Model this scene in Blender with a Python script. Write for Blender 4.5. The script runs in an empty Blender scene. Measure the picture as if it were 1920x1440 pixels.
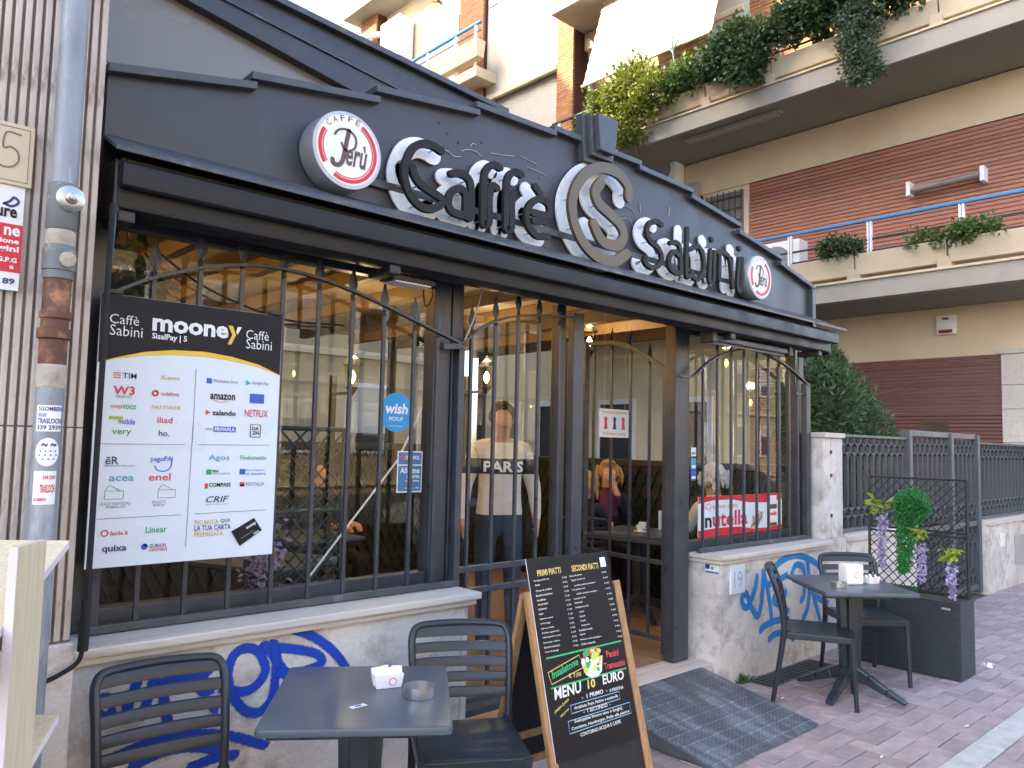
import bpy, bmesh, math, random
from mathutils import Vector, Matrix
rnd = random.Random(7)
R = math.radians
scene = bpy.context.scene
col = scene.collection

# ---------------------------------------------------------------- camera
cam_d = bpy.data.cameras.new('camera'); cam = bpy.data.objects.new('camera', cam_d); col.objects.link(cam)
cam_d.sensor_width = 36.0; cam_d.lens = 36.0 * 1470 / 1920; cam_d.clip_start = 0.05; cam_d.clip_end = 400
CAMROWS = [[0.73666445, -0.06717247, -0.67291407], [-0.67589816, -0.04065678, -0.73587275], [0.02207187, 0.99691268, -0.07535215]]
m3 = Matrix(CAMROWS)
cam.matrix_world = Matrix.Translation((0, 0, 1.65)) @ m3.to_4x4()
scene.camera = cam

# ---------------------------------------------------------------- sky, sun, exposure
SUN_AZ, SUN_EL = R(-60), R(30)          # azimuth clockwise from +Y
w = bpy.data.worlds.new('World'); scene.world = w; w.use_nodes = True
nt = w.node_tree; bg = nt.nodes['Background']
sky = nt.nodes.new('ShaderNodeTexSky'); sky.sky_type = 'NISHITA'; sky.sun_disc = False
sky.sun_elevation = SUN_EL; sky.sun_rotation = SUN_AZ; sky.air_density = 0.75; sky.dust_density = 3.0; sky.ozone_density = 0.0
nt.links.new(sky.outputs[0], bg.inputs[0]); bg.inputs[1].default_value = 0.15
sd = bpy.data.lights.new('sun', 'SUN'); sd.energy = 2.1; sd.angle = R(0.5); sd.color = (1.0, 0.88, 0.68)
sun = bpy.data.objects.new('sun', sd); col.objects.link(sun)
S = Vector((math.sin(SUN_AZ) * math.cos(SUN_EL), math.cos(SUN_AZ) * math.cos(SUN_EL), math.sin(SUN_EL)))
sun.rotation_euler = S.to_track_quat('Z', 'Y').to_euler(); sun.location = (-5, 5, 30)
vs = scene.view_settings
vs.view_transform = 'Standard'; vs.look = 'None'; vs.gamma = 1.0; vs.use_curve_mapping = False; vs.exposure = 2.95
scene.render.engine = 'CYCLES'
scene.cycles.max_bounces = 8; scene.cycles.diffuse_bounces = 4; scene.cycles.transparent_max_bounces = 24

# ---------------------------------------------------------------- materials
def mat(name, c, rough=.6, metal=0., var=.12, scale=6., bump=0., bscale=60., dirt=None, island=0., spec=.5, coat=0., emit=0., stretch=(1, 1, 1), detail=6., rvar=.1):
    m = bpy.data.materials.new(name); m.use_nodes = True; n = m.node_tree.nodes; l = m.node_tree.links
    b = n['Principled BSDF']
    tc = n.new('ShaderNodeTexCoord'); mp = n.new('ShaderNodeMapping'); mp.inputs['Scale'].default_value = stretch
    l.new(tc.outputs['Object'], mp.inputs[0])
    no = n.new('ShaderNodeTexNoise'); no.inputs['Scale'].default_value = scale; no.inputs['Detail'].default_value = detail
    l.new(mp.outputs[0], no.inputs['Vector'])
    mr = n.new('ShaderNodeMapRange'); mr.inputs[1].default_value = .3; mr.inputs[2].default_value = .7
    mr.inputs[3].default_value = 1 - var; mr.inputs[4].default_value = 1 + var
    l.new(no.outputs[0], mr.inputs[0])
    vm = n.new('ShaderNodeVectorMath'); vm.operation = 'SCALE'; vm.inputs[0].default_value = c[:3]
    l.new(mr.outputs[0], vm.inputs['Scale']); out = vm.outputs[0]
    if island:
        g = n.new('ShaderNodeNewGeometry'); oi = n.new('ShaderNodeObjectInfo')
        ad = n.new('ShaderNodeMath'); ad.operation = 'ADD'; l.new(g.outputs['Random Per Island'], ad.inputs[0]); l.new(oi.outputs['Random'], ad.inputs[1])
        fr = n.new('ShaderNodeMath'); fr.operation = 'FRACT'; l.new(ad.outputs[0], fr.inputs[0])
        hs = n.new('ShaderNodeHueSaturation'); l.new(out, hs.inputs['Color'])
        m2 = n.new('ShaderNodeMapRange'); m2.inputs[3].default_value = 1 - island; m2.inputs[4].default_value = 1 + island; l.new(fr.outputs[0], m2.inputs[0]); l.new(m2.outputs[0], hs.inputs['Value'])
        f7 = n.new('ShaderNodeMath'); f7.operation = 'MULTIPLY'; f7.inputs[1].default_value = 7.3; l.new(fr.outputs[0], f7.inputs[0])
        f8 = n.new('ShaderNodeMath'); f8.operation = 'FRACT'; l.new(f7.outputs[0], f8.inputs[0])
        m3_ = n.new('ShaderNodeMapRange'); m3_.inputs[3].default_value = .5 - .06 * island; m3_.inputs[4].default_value = .5 + .06 * island; l.new(f8.outputs[0], m3_.inputs[0]); l.new(m3_.outputs[0], hs.inputs['Hue'])
        out = hs.outputs[0]
    if dirt:
        dc, ds, lo, hi = dirt
        n2 = n.new('ShaderNodeTexNoise'); n2.inputs['Scale'].default_value = ds; n2.inputs['Detail'].default_value = 9; n2.inputs['Roughness'].default_value = .65
        l.new(mp.outputs[0], n2.inputs['Vector'])
        r2 = n.new('ShaderNodeMapRange'); r2.inputs[1].default_value = lo; r2.inputs[2].default_value = hi; l.new(n2.outputs[0], r2.inputs[0])
        mx = n.new('ShaderNodeMix'); mx.data_type = 'RGBA'; l.new(r2.outputs[0], mx.inputs[0]); l.new(out, mx.inputs[6]); mx.inputs[7].default_value = (*dc, 1)
        out = mx.outputs[2]
    l.new(out, b.inputs['Base Color'])
    rr = n.new('ShaderNodeMapRange'); rr.inputs[1].default_value = .3; rr.inputs[2].default_value = .7; rr.inputs[3].default_value = max(.02, rough - rvar); rr.inputs[4].default_value = min(1, rough + rvar)
    l.new(no.outputs[0], rr.inputs[0]); l.new(rr.outputs[0], b.inputs['Roughness'])
    b.inputs['Metallic'].default_value = metal
    b.inputs['Specular IOR Level'].default_value = spec
    b.inputs['Coat Weight'].default_value = coat
    if emit:
        b.inputs['Emission Color'].default_value = (*c[:3], 1); b.inputs['Emission Strength'].default_value = emit
    if bump:
        n3 = n.new('ShaderNodeTexNoise'); n3.inputs['Scale'].default_value = bscale; n3.inputs['Detail'].default_value = 8
        l.new(mp.outputs[0], n3.inputs['Vector'])
        bp = n.new('ShaderNodeBump'); bp.inputs['Strength'].default_value = bump; bp.inputs['Distance'].default_value = .01
        l.new(n3.outputs[0], bp.inputs['Height']); l.new(bp.outputs[0], b.inputs['Normal'])
    return m

def glass_mat(name, tint=(.95, .97, .97), ior=1.6, rough=0.0):
    m = bpy.data.materials.new(name); m.use_nodes = True; n = m.node_tree.nodes; l = m.node_tree.links; n.remove(n['Principled BSDF'])
    o = n['Material Output']; t = n.new('ShaderNodeBsdfTransparent'); t.inputs[0].default_value = (*tint, 1)
    g = n.new('ShaderNodeBsdfGlossy'); g.inputs['Roughness'].default_value = rough
    f = n.new('ShaderNodeFresnel'); f.inputs[0].default_value = ior; mx = n.new('ShaderNodeMixShader')
    ge = n.new('ShaderNodeNewGeometry'); sb_ = n.new('ShaderNodeMath'); sb_.operation = 'SUBTRACT'; sb_.inputs[0].default_value = 1; l.new(ge.outputs['Backfacing'], sb_.inputs[1])
    mu = n.new('ShaderNodeMath'); mu.operation = 'MULTIPLY'; l.new(f.outputs[0], mu.inputs[0]); l.new(sb_.outputs[0], mu.inputs[1])
    l.new(mu.outputs[0], mx.inputs[0]); l.new(t.outputs[0], mx.inputs[1]); l.new(g.outputs[0], mx.inputs[2]); l.new(mx.outputs[0], o.inputs[0])
    return m

def spray_mat(name, c):
    m = mat(name, c, .75, var=.15, scale=30); n = m.node_tree.nodes; l = m.node_tree.links; b = n['Principled BSDF']
    uv = n.new('ShaderNodeUVMap'); sp = n.new('ShaderNodeSeparateXYZ'); l.new(uv.outputs[0], sp.inputs[0])
    ab = n.new('ShaderNodeMath'); ab.operation = 'ABSOLUTE'; l.new(sp.outputs[1], ab.inputs[0])
    tc = n.new('ShaderNodeTexCoord'); no = n.new('ShaderNodeTexNoise'); no.inputs['Scale'].default_value = 90; l.new(tc.outputs['Object'], no.inputs[0])
    ml = n.new('ShaderNodeMath'); ml.operation = 'MULTIPLY_ADD'; ml.inputs[1].default_value = .5; l.new(no.outputs[0], ml.inputs[0]); l.new(ab.outputs[0], ml.inputs[2])
    mr = n.new('ShaderNodeMapRange'); mr.inputs[1].default_value = .92; mr.inputs[2].default_value = 1.28; mr.inputs[3].default_value = 1; mr.inputs[4].default_value = 0
    l.new(ml.outputs[0], mr.inputs[0]); l.new(mr.outputs[0], b.inputs['Alpha'])
    return m

def wicker_mat(name, c):
    m = mat(name, c, .45, var=.3, scale=40); n = m.node_tree.nodes; l = m.node_tree.links; b = n['Principled BSDF']
    tc = n.new('ShaderNodeTexCoord'); mp = n.new('ShaderNodeMapping'); mp.inputs['Scale'].default_value = (1, 1, 1); l.new(tc.outputs['Object'], mp.inputs[0])
    br = n.new('ShaderNodeTexBrick'); br.inputs['Scale'].default_value = 14; br.inputs['Mortar Size'].default_value = .03; br.inputs['Mortar Smooth'].default_value = .8
    br.inputs['Brick Width'].default_value = .5; br.inputs['Row Height'].default_value = .16
    sx = n.new('ShaderNodeSeparateXYZ'); l.new(mp.outputs[0], sx.inputs[0]); ad = n.new('ShaderNodeMath'); ad.operation = 'ADD'; l.new(sx.outputs[0], ad.inputs[0]); l.new(sx.outputs[1], ad.inputs[1])
    cb = n.new('ShaderNodeCombineXYZ'); l.new(ad.outputs[0], cb.inputs[0]); l.new(sx.outputs[2], cb.inputs[1]); l.new(cb.outputs[0], br.inputs['Vector'])
    bp = n.new('ShaderNodeBump'); bp.inputs['Strength'].default_value = 1.0; bp.inputs['Distance'].default_value = .025; bp.invert = True
    l.new(br.outputs['Fac'], bp.inputs['Height']); l.new(bp.outputs[0], b.inputs['Normal'])
    return m

def leaf_mat(name, c, trans=.25):
    m = mat(name, c, .5, var=.25, scale=3, island=.38); b = m.node_tree.nodes['Principled BSDF']; l = m.node_tree.links; n = m.node_tree.nodes
    o = n['Material Output']; t = n.new('ShaderNodeBsdfTranslucent'); t.inputs[0].default_value = (c[0] * 1.6, c[1] * 1.6, c[2] * .9, 1); mx = n.new('ShaderNodeMixShader'); mx.inputs[0].default_value = trans
    l.new(b.outputs[0], mx.inputs[1]); l.new(t.outputs[0], mx.inputs[2]); l.new(mx.outputs[0], o.inputs[0])
    return m

M = {}
def defm(k, *a, **kw): M[k] = mat(k, *a, **kw)
defm('gun', (.036, .042, .053), .40, .0, .14, 3, bump=.04, bscale=25, dirt=((.055, .06, .068), 4, .55, .8), spec=.5, stretch=(1, 1, .25))
defm('gun_rail', (.040, .047, .059), .36, .0, .2, 9, dirt=((.11, .115, .12), 14, .62, .8))
defm('gun_worn', (.055, .062, .074), .42, .0, .22, 7, dirt=((.17, .17, .17), 9, .58, .75))
defm('fence_grey', (.075, .086, .102), .42, var=.15, scale=9)
defm('black', (.018, .019, .021), .42, var=.2, scale=15)
defm('awning_box', (.014, .017, .023), .45, var=.15, scale=6, spec=.3)
defm('acrylic', (.8, .82, .82), .3, var=.05, scale=9)
defm('face_black', (.012, .012, .013), .6, var=.15, scale=20, spec=.3)
defm('face_brown', (.018, .015, .0135), .6, var=.15, scale=20, spec=.3)
defm('brass', (.115, .085, .048), .42, .3, .25, 9)
defm('ivory', (.83, .79, .70), .35, var=.04, scale=5)
defm('alu', (.42, .43, .44), .4, .6, .08, 8)
defm('red', (.62, .015, .035), .4, var=.08)
defm('logo_brown', (.10, .055, .05), .5, var=.05)
defm('stone', (.62, .58, .53), .72, var=.2, scale=3.2, bump=.5, bscale=55, dirt=((.27, .23, .19), 6, .49, .74))
defm('stone_side', (.44, .41, .36), .75, var=.16, scale=3, bump=.35, bscale=70, dirt=((.22, .19, .15), 3, .5, .75))
defm('sill', (.60, .56, .50), .55, var=.14, scale=5, bump=.2, bscale=50, dirt=((.36, .32, .26), 5, .47, .74), stretch=(.25, 3, 3))
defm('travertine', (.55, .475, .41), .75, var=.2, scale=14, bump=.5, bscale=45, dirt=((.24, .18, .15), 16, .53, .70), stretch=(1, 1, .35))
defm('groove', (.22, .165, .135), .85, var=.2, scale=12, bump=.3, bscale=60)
defm('paver', (.33, .265, .262), .8, var=.16, scale=14, bump=.35, bscale=140, island=.17, dirt=((.20, .18, .17), 2.2, .55, .75))
defm('grout', (.085, .072, .068), .9, var=.2, scale=20)
defm('kerb', (.45, .46, .43), .62, var=.12, scale=9, bump=.25, bscale=60, dirt=((.33, .33, .31), 7, .5, .7))
defm('asphalt', (.055, .055, .058), .85, var=.2, scale=25, bump=.4, bscale=200)
defm('steel', (.10, .118, .132), .5, .25, .3, 6, bump=.15, bscale=40, dirt=((.27, .30, .31), 6, .5, .72), stretch=(2, .6, 1))
defm('steel_worn', (.24, .29, .31), .45, .3, .25, 8, dirt=((.1, .11, .12), 7, .55, .75))
defm('plastic', (.020, .026, .035), .36, var=.05, scale=8, rvar=.02)
defm('table_top', (.085, .105, .125), .34, var=.04, scale=8, rvar=.02)
defm('table_leg', (.026, .033, .042), .33, var=.1, scale=10)
defm('wood', (.36, .20, .085), .6, var=.3, scale=9, stretch=(6, 6, .6), bump=.15, bscale=40, dirt=((.18, .10, .05), 9, .6, .75))
defm('pale_wood', (.62, .53, .36), .5, var=.12, scale=6, stretch=(14, 14, .8))
defm('edge_white', (.66, .60, .62), .5, var=.05)
defm('slate', (.006, .006, .008), .6, var=.2, scale=6, bump=.05)
defm('menu_black', (.008, .0065, .008), .5, var=.1, scale=6, spec=.25)
defm('cream', (.68, .56, .38), .8, var=.07, scale=1.5, bump=.1, bscale=90, dirt=((.58, .46, .29), .9, .55, .8))
defm('cream_pale', (.60, .50, .35), .75, var=.06, scale=2, dirt=((.46, .38, .27), 2.5, .58, .8))
defm('slab_grey', (.36, .33, .28), .8, var=.07, scale=2, dirt=((.28, .25, .21), 1.4, .55, .8))
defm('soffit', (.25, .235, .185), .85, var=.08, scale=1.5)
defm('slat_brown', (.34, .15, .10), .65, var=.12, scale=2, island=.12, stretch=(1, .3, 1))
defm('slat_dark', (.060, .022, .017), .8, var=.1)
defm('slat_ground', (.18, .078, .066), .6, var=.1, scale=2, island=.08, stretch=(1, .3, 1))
defm('brick', (.36, .165, .065), .75, var=.15, scale=2, island=.15, stretch=(1, .4, 1))
defm('white_wall', (.58, .54, .44), .8, var=.05, scale=1, dirt=((.6, .55, .45), 1.3, .6, .85))
defm('white_paint', (.78, .79, .79), .45, var=.05)
defm('blind', (.52, .48, .36), .8, var=.05, scale=2)
defm('shutter', (.50, .48, .43), .6, var=.06, scale=3)
defm('blue', (.035, .24, .52), .4, var=.06)
defm('rail_dark', (.03, .022, .03), .45, var=.1)
defm('grey_glass', (.20, .19, .175), .22, var=.06, scale=2)  # on the clerestory, a reflected soffit put into the base colour
defm('sky_reflection', (.28, .36, .46), .15, var=.04, scale=2)  # reflected sky painted as a bluish base colour
defm('window_dark', (.03, .035, .04), .12, var=.2)
defm('pipe_metal', (.26, .285, .31), .6, .35, .22, 9, dirt=((.5, .52, .54), 5, .52, .7), stretch=(2, 2, .5))
defm('pipe_grey', (.15, .165, .165), .6, .15, .2, 9, dirt=((.42, .40, .35), 16, .62, .72))
defm('pipe_rust', (.115, .045, .028), .65, .1, .35, 12, dirt=((.36, .17, .07), 14, .50, .66))
defm('pipe_mortar', (.40, .35, .28), .85, var=.25, scale=20, bump=.6, bscale=60)
defm('white', (.78, .80, .80), .4, var=.03)
defm('board_white', (.68, .75, .80), .32, var=.02, scale=3)
defm('ink_black', (.012, .012, .015), .5, var=.05, spec=.25)
defm('ink_navy', (.03, .03, .16), .45, var=.05)
defm('ink_red', (.65, .04, .05), .45, var=.05)
defm('ink_green', (.03, .36, .10), .45, var=.05)
defm('ink_blue', (.03, .10, .48), .45, var=.05)
defm('ink_grey', (.24, .26, .29), .45, var=.05)
defm('ink_yellow', (.80, .50, .05), .45, var=.05)
defm('ink_orange', (.62, .42, .16), .45, var=.05)
defm('ink_cyan', (.06, .36, .50), .45, var=.05)
defm('ink_lime', (.55, .62, .10), .45, var=.05)
defm('chalk_white', (.78, .76, .70), .7, var=.1, scale=40)
defm('chalk_yellow', (.74, .55, .16), .7, var=.2, scale=40)
defm('chalk_green', (.05, .42, .14), .7, var=.15, scale=40)
defm('chalk_red', (.60, .07, .07), .7, var=.15, scale=40)
defm('chalk_blue', (.22, .46, .66), .7, var=.15, scale=40)
defm('wish_blue', (.01, .30, .62), .4, var=.03)
defm('police_blue', (.05, .17, .33), .4, var=.05)
defm('metal_ash', (.5, .5, .5), .34, .9, .02, 20, rvar=.02)
defm('trellis', (.013, .015, .018), .5, var=.2)
defm('green_mesh', (.015, .075, .03), .55, var=.2)
defm('lattice', (.012, .035, .032), .5, var=.2)
defm('lattice_dark', (.025, .018, .013), .7, var=.3, scale=12)
defm('fabric_tan', (.30, .225, .13), .85, var=.1, scale=3)
defm('beam_wood', (.16, .105, .05), .6, var=.2, scale=4)
defm('floor_wood', (.25, .17, .10), .6, var=.25, scale=5, stretch=(4, .6, 1))
defm('wall_ochre', (.38, .28, .15), .85, var=.12, scale=2)
defm('skin', (.52, .30, .21), .5, var=.08)
defm('lip', (.33, .13, .10), .5)
defm('hoodie', (.62, .60, .57), .85, var=.06, scale=20)
defm('band_dark', (.03, .03, .035), .85)
defm('denim', (.025, .045, .085), .85, var=.2, scale=30)
defm('coat', (.012, .012, .022), .85, var=.2)
defm('scarf', (.12, .025, .085), .9, var=.2, scale=30)
defm('pale_shirt', (.55, .56, .54), .85, var=.1, scale=20)
defm('hair_blond', (.36, .22, .09), .55, var=.35, scale=40, bump=.5, bscale=60)
defm('hair_white', (.55, .56, .56), .55, var=.25, scale=40, bump=.5, bscale=60)
defm('hair_dark', (.02, .014, .01), .5, var=.3, scale=40)
defm('shoe', (.02, .02, .02), .5)
defm('car_silver', (.42, .45, .48), .3, .5, .04, 3, coat=.8)
defm('car_dark', (.03, .035, .045), .3, .2, .04, 3, coat=.8)
defm('rubber', (.012, .012, .012), .8)
defm('lamp_red', (.4, .02, .02), .3)
defm('rope', (.45, .42, .36), .8, var=.1)
defm('siren_red', (.25, .03, .03), .4)
defm('bark', (.09, .065, .045), .85, var=.25, scale=20, bump=.5, bscale=40)
defm('soil', (.05, .035, .022), .95)
defm('house_yellow', (.42, .33, .20), .85, var=.06, scale=1)
defm('wood_box', (.24, .12, .05), .6, var=.2)
M['led'] = mat('led', (1.0, .52, .12), .5, emit=5)
M['bulb'] = mat('bulb', (1.0, .78, .45), .5, emit=7)
M['glass'] = glass_mat('glass')
M['pane_far'] = glass_mat('pane_far', (.12, .13, .14), 1.6)
M['lamp_glass'] = glass_mat('lamp_glass', (.9, .8, .6))
M['spray_blue'] = spray_mat('spray_blue', (.003, .05, .42))
M['spray_cyan'] = spray_mat('spray_cyan', (.012, .20, .52))
M['wicker'] = wicker_mat('wicker', (.036, .044, .058))
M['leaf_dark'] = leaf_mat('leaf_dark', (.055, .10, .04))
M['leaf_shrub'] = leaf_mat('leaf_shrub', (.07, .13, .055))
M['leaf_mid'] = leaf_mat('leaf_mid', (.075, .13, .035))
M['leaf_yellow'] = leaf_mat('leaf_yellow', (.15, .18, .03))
M['leaf_lime'] = leaf_mat('leaf_lime', (.28, .36, .03))
M['leaf_plastic'] = leaf_mat('leaf_plastic', (.03, .21, .05))
M['leaf_grey'] = leaf_mat('leaf_grey', (.085, .125, .085))
M['petal'] = leaf_mat('petal', (.42, .36, .62))

# ---------------------------------------------------------------- builders
XF = {}
def tag(o, label=None, cat=None, group=None, kind=None):
    if label: o['label'] = label
    if cat: o['category'] = cat
    if group: o['group'] = group
    if kind: o['kind'] = kind
    return o
def thing(name, label, cat, loc=(0, 0, 0), rz=0., group=None):
    o = bpy.data.objects.new(name, None); col.objects.link(o); o.empty_display_size = .1
    o.location = loc; o.rotation_euler = (0, 0, rz)
    XF[o.name] = Matrix.Translation(loc) @ Matrix.Rotation(rz, 4, 'Z')
    return tag(o, label, cat, group)
def rootof(o):
    while o.parent: o = o.parent
    return o
def link(me, name, material, parent=None, world=True):
    mats = material if isinstance(material, (list, tuple)) else [material]
    for m in mats: me.materials.append(M[m] if isinstance(m, str) else m)
    o = bpy.data.objects.new(name, me); col.objects.link(o)
    if parent is not None:
        if world:
            r = rootof(parent)
            if r.name in XF: me.transform(XF[r.name].inverted())
        o.parent = parent
    return o
def share(src, name, parent, loc=None, mtx=None):
    o = bpy.data.objects.new(name, src.data); col.objects.link(o); o.parent = parent
    if mtx is not None: o.matrix_local = mtx
    elif loc is not None: o.location = loc
    return o
def dup_tree(o, parent=None):
    c = o.copy(); col.objects.link(c); c.parent = parent
    if o.name in XF: XF[c.name] = XF[o.name].copy()
    for ch in o.children: dup_tree(ch, c)
    return c

def catmull(pts, k=6, closed=False):
    P = [Vector(p) for p in pts]
    if len(P) < 3: return P
    out = []; n = len(P)
    rng = range(n) if closed else range(n - 1)
    for i in rng:
        p0 = P[(i - 1) % n] if (closed or i > 0) else P[0] * 2 - P[1]
        p1 = P[i]; p2 = P[(i + 1) % n]
        p3 = P[(i + 2) % n] if (closed or i + 2 < n) else P[-1] * 2 - P[-2]
        for j in range(k):
            t = j / k; t2 = t * t; t3 = t2 * t
            out.append(.5 * ((2 * p1) + (p2 - p0) * t + (2 * p0 - 5 * p1 + 4 * p2 - p3) * t2 + (3 * p1 - p0 - 3 * p2 + p3) * t3))
    if not closed: out.append(P[-1])
    return out

class MB:
    def __init__(s): s.v = []; s.f = []; s.mi = []; s.m = 0; s.uv = None
    def face(s, idx): s.f.append(tuple(idx)); s.mi.append(s.m)
    def box(s, x0, x1, y0, y1, z0, z1):
        b = len(s.v)
        s.v += [(x0, y0, z0), (x1, y0, z0), (x1, y1, z0), (x0, y1, z0), (x0, y0, z1), (x1, y0, z1), (x1, y1, z1), (x0, y1, z1)]
        for q in ((3, 2, 1, 0), (4, 5, 6, 7), (0, 1, 5, 4), (1, 2, 6, 5), (2, 3, 7, 6), (3, 0, 4, 7)): s.face([b + i for i in q])
        return s
    def hexa(s, pts):
        b = len(s.v); s.v += [tuple(p) for p in pts]
        for q in ((3, 2, 1, 0), (4, 5, 6, 7), (0, 1, 5, 4), (1, 2, 6, 5), (2, 3, 7, 6), (3, 0, 4, 7)): s.face([b + i for i in q])
        return s
    def bar(s, p0, p1, w, h, up=(0, 0, 1), w1=None, h1=None):
        p0 = Vector(p0); p1 = Vector(p1); d = (p1 - p0).normalized(); u = Vector(up)
        if abs(d.dot(u)) > .98: u = Vector((0, 1, 0))
        r = d.cross(u).normalized(); u = r.cross(d).normalized(); w1 = w if w1 is None else w1; h1 = h if h1 is None else h1
        q = []
        for p, a, c in ((p0, w, h), (p1, w1, h1)): q += [p - r * a / 2 - u * c / 2, p + r * a / 2 - u * c / 2, p + r * a / 2 + u * c / 2, p - r * a / 2 + u * c / 2]
        b = len(s.v); s.v += [tuple(x) for x in q]
        for f in ((0, 1, 2, 3), (7, 6, 5, 4), (0, 4, 5, 1), (1, 5, 6, 2), (2, 6, 7, 3), (3, 7, 4, 0)): s.face([b + i for i in f][::-1])
        return s
    def tube(s, pts, r, n=8, cap=True):
        P = [Vector(p) for p in pts]; rs = r if isinstance(r, (list, tuple)) else [r] * len(P)
        b = len(s.v); up = None
        for i, p in enumerate(P):
            d = (P[min(i + 1, len(P) - 1)] - P[max(i - 1, 0)]).normalized()
            if up is None:
                up = Vector((0, 0, 1)) if abs(d.z) < .9 else Vector((1, 0, 0))
            a = d.cross(up).normalized(); up = a.cross(d).normalized()
            for k in range(n):
                t = 2 * math.pi * k / n; s.v.append(tuple(p + (a * math.cos(t) + up * math.sin(t)) * rs[i]))
        for i in range(len(P) - 1):
            for k in range(n):
                k2 = (k + 1) % n; s.face((b + i * n + k, b + i * n + k2, b + (i + 1) * n + k2, b + (i + 1) * n + k))
        if cap:
            s.face([b + k for k in range(n)][::-1]); e = b + (len(P) - 1) * n; s.face([e + k for k in range(n)])
        return s
    def prism(s, poly, fn):
        """poly: 2D outline; fn(u, v, side) -> 3D, side 0 front / 1 back"""
        b = len(s.v); n = len(poly)
        s.v += [tuple(fn(u, v, 0)) for u, v in poly] + [tuple(fn(u, v, 1)) for u, v in poly]
        s.face([b + i for i in range(n)]); s.face([b + n + i for i in range(n)][::-1])
        for i in range(n):
            j = (i + 1) % n; s.face((b + j, b + i, b + n + i, b + n + j))
        return s
    def lathe(s, prof, c, n=24, axis='z', cap=True):
        b = len(s.v); c = Vector(c)
        for r, h in prof:
            for k in range(n):
                t = 2 * math.pi * k / n; a, d = r * math.cos(t), r * math.sin(t)
                s.v.append(tuple(c + (Vector((a, d, h)) if axis == 'z' else Vector((a, -h, d)) if axis == '-y' else Vector((h, a, d)))))
        for i in range(len(prof) - 1):
            for k in range(n):
                k2 = (k + 1) % n; s.face((b + i * n + k, b + i * n + k2, b + (i + 1) * n + k2, b + (i + 1) * n + k))
        if cap:
            s.face([b + k for k in range(n)][::-1]); e = b + (len(prof) - 1) * n; s.face([e + k for k in range(n)])
        return s
    def stroke(s, pts, hw, fn, smooth=6, closed=False, caps=True):
        """flat stroke of half width hw through 2D pts; fn(u, v, side)"""
        P = [Vector(p) for p in (catmull(pts, smooth) if smooth else pts)]
        L = []; Rr = []
        for i, p in enumerate(P):
            d = (P[min(i + 1, len(P) - 1)] - P[max(i - 1, 0)]); d = d.normalized() if d.length else Vector((1, 0)); n = Vector((-d.y, d.x)); L.append(p + n * hw); Rr.append(p - n * hw)
        b = len(s.v)
        for sd in (0, 1):
            for a in L: s.v.append(tuple(fn(a.x, a.y, sd)))
            for a in Rr: s.v.append(tuple(fn(a.x, a.y, sd)))
        n = len(P); F = lambda i: b + i; G = lambda i: b + n + i; F2 = lambda i: b + 2 * n + i; G2 = lambda i: b + 3 * n + i
        for i in range(n - 1):
            s.face((G(i), G(i + 1), F(i + 1), F(i))); s.face((F2(i), F2(i + 1), G2(i + 1), G2(i)))
            s.face((F(i), F(i + 1), F2(i + 1), F2(i))); s.face((G(i + 1), G(i), G2(i), G2(i + 1)))
        if caps:
            for e, sg in ((0, -1), (n - 1, 1)):
                d = (P[e] - P[e - sg]); d = d.normalized() if d.length else Vector((1, 0)); nn = Vector((-d.y, d.x))
                arc = [P[e] + (nn * math.cos(t) + d * math.sin(t)) * hw for t in [math.pi * k / 6 for k in range(7)]]
                c0 = len(s.v); s.v += [tuple(fn(a.x, a.y, 0)) for a in arc] + [tuple(fn(a.x, a.y, 1)) for a in arc]
                s.face([c0 + k for k in range(7)]); s.face([c0 + 7 + k for k in range(7)][::-1])
                for k in range(6): s.face((c0 + k + 1, c0 + k, c0 + 7 + k, c0 + 8 + k))
        return s
    def leaves(s, n, fn, size, rg, bend=.3, asp=.5):
        for _ in range(n):
            p, out = fn(); p = Vector(p)
            d = Vector((rg.gauss(0, 1), rg.gauss(0, 1), rg.gauss(0, .8))) + Vector(out) * 1.2
            d.normalize(); q = d.cross(Vector((rg.gauss(0, 1), rg.gauss(0, 1), rg.gauss(0, 1))))
            if q.length < 1e-3: continue
            q.normalize(); nn = d.cross(q); L = size * rg.uniform(.6, 1.35); W = L * asp
            b = len(s.v); s.v += [tuple(p), tuple(p + d * L * .5 + q * W * .5 + nn * L * bend * .3), tuple(p + d * L - nn * L * bend * .2), tuple(p + d * L * .5 - q * W * .5 + nn * L * bend * .3)]
            s.face((b, b + 1, b + 2, b + 3))
        return s
    def mesh(s, name, bevel=0., smooth=False, seg=2):
        me = bpy.data.meshes.new(name); me.from_pydata(s.v, [], s.f)
        me.polygons.foreach_set('material_index', s.mi)
        if bevel or smooth:
            bm = bmesh.new(); bm.from_mesh(me)
            if bevel:
                bmesh.ops.remove_doubles(bm, verts=bm.verts, dist=1e-5)
                ed = [e for e in bm.edges if len(e.link_faces) == 2 and e.calc_face_angle(0) > .5]
                bmesh.ops.bevel(bm, geom=ed, offset=bevel, segments=seg, profile=.6, affect='EDGES', clamp_overlap=True)
            bmesh.ops.recalc_face_normals(bm, faces=bm.faces)
            if smooth:
                for f in bm.faces: f.smooth = True
                for e in bm.edges:
                    if len(e.link_faces) == 2 and e.calc_face_angle(0) > .7: e.smooth = False
            bm.to_mesh(me); bm.free()
        me.update(); return me
    def build(s, name, material, parent=None, bevel=0., smooth=False, world=True, seg=2):
        return link(s.mesh(name, bevel, smooth, seg), name, material, parent, world)

def boxo(name, material, parent, *a, bevel=.004, world=True): return MB().box(*a).build(name, material, parent, bevel, world=world)

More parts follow.
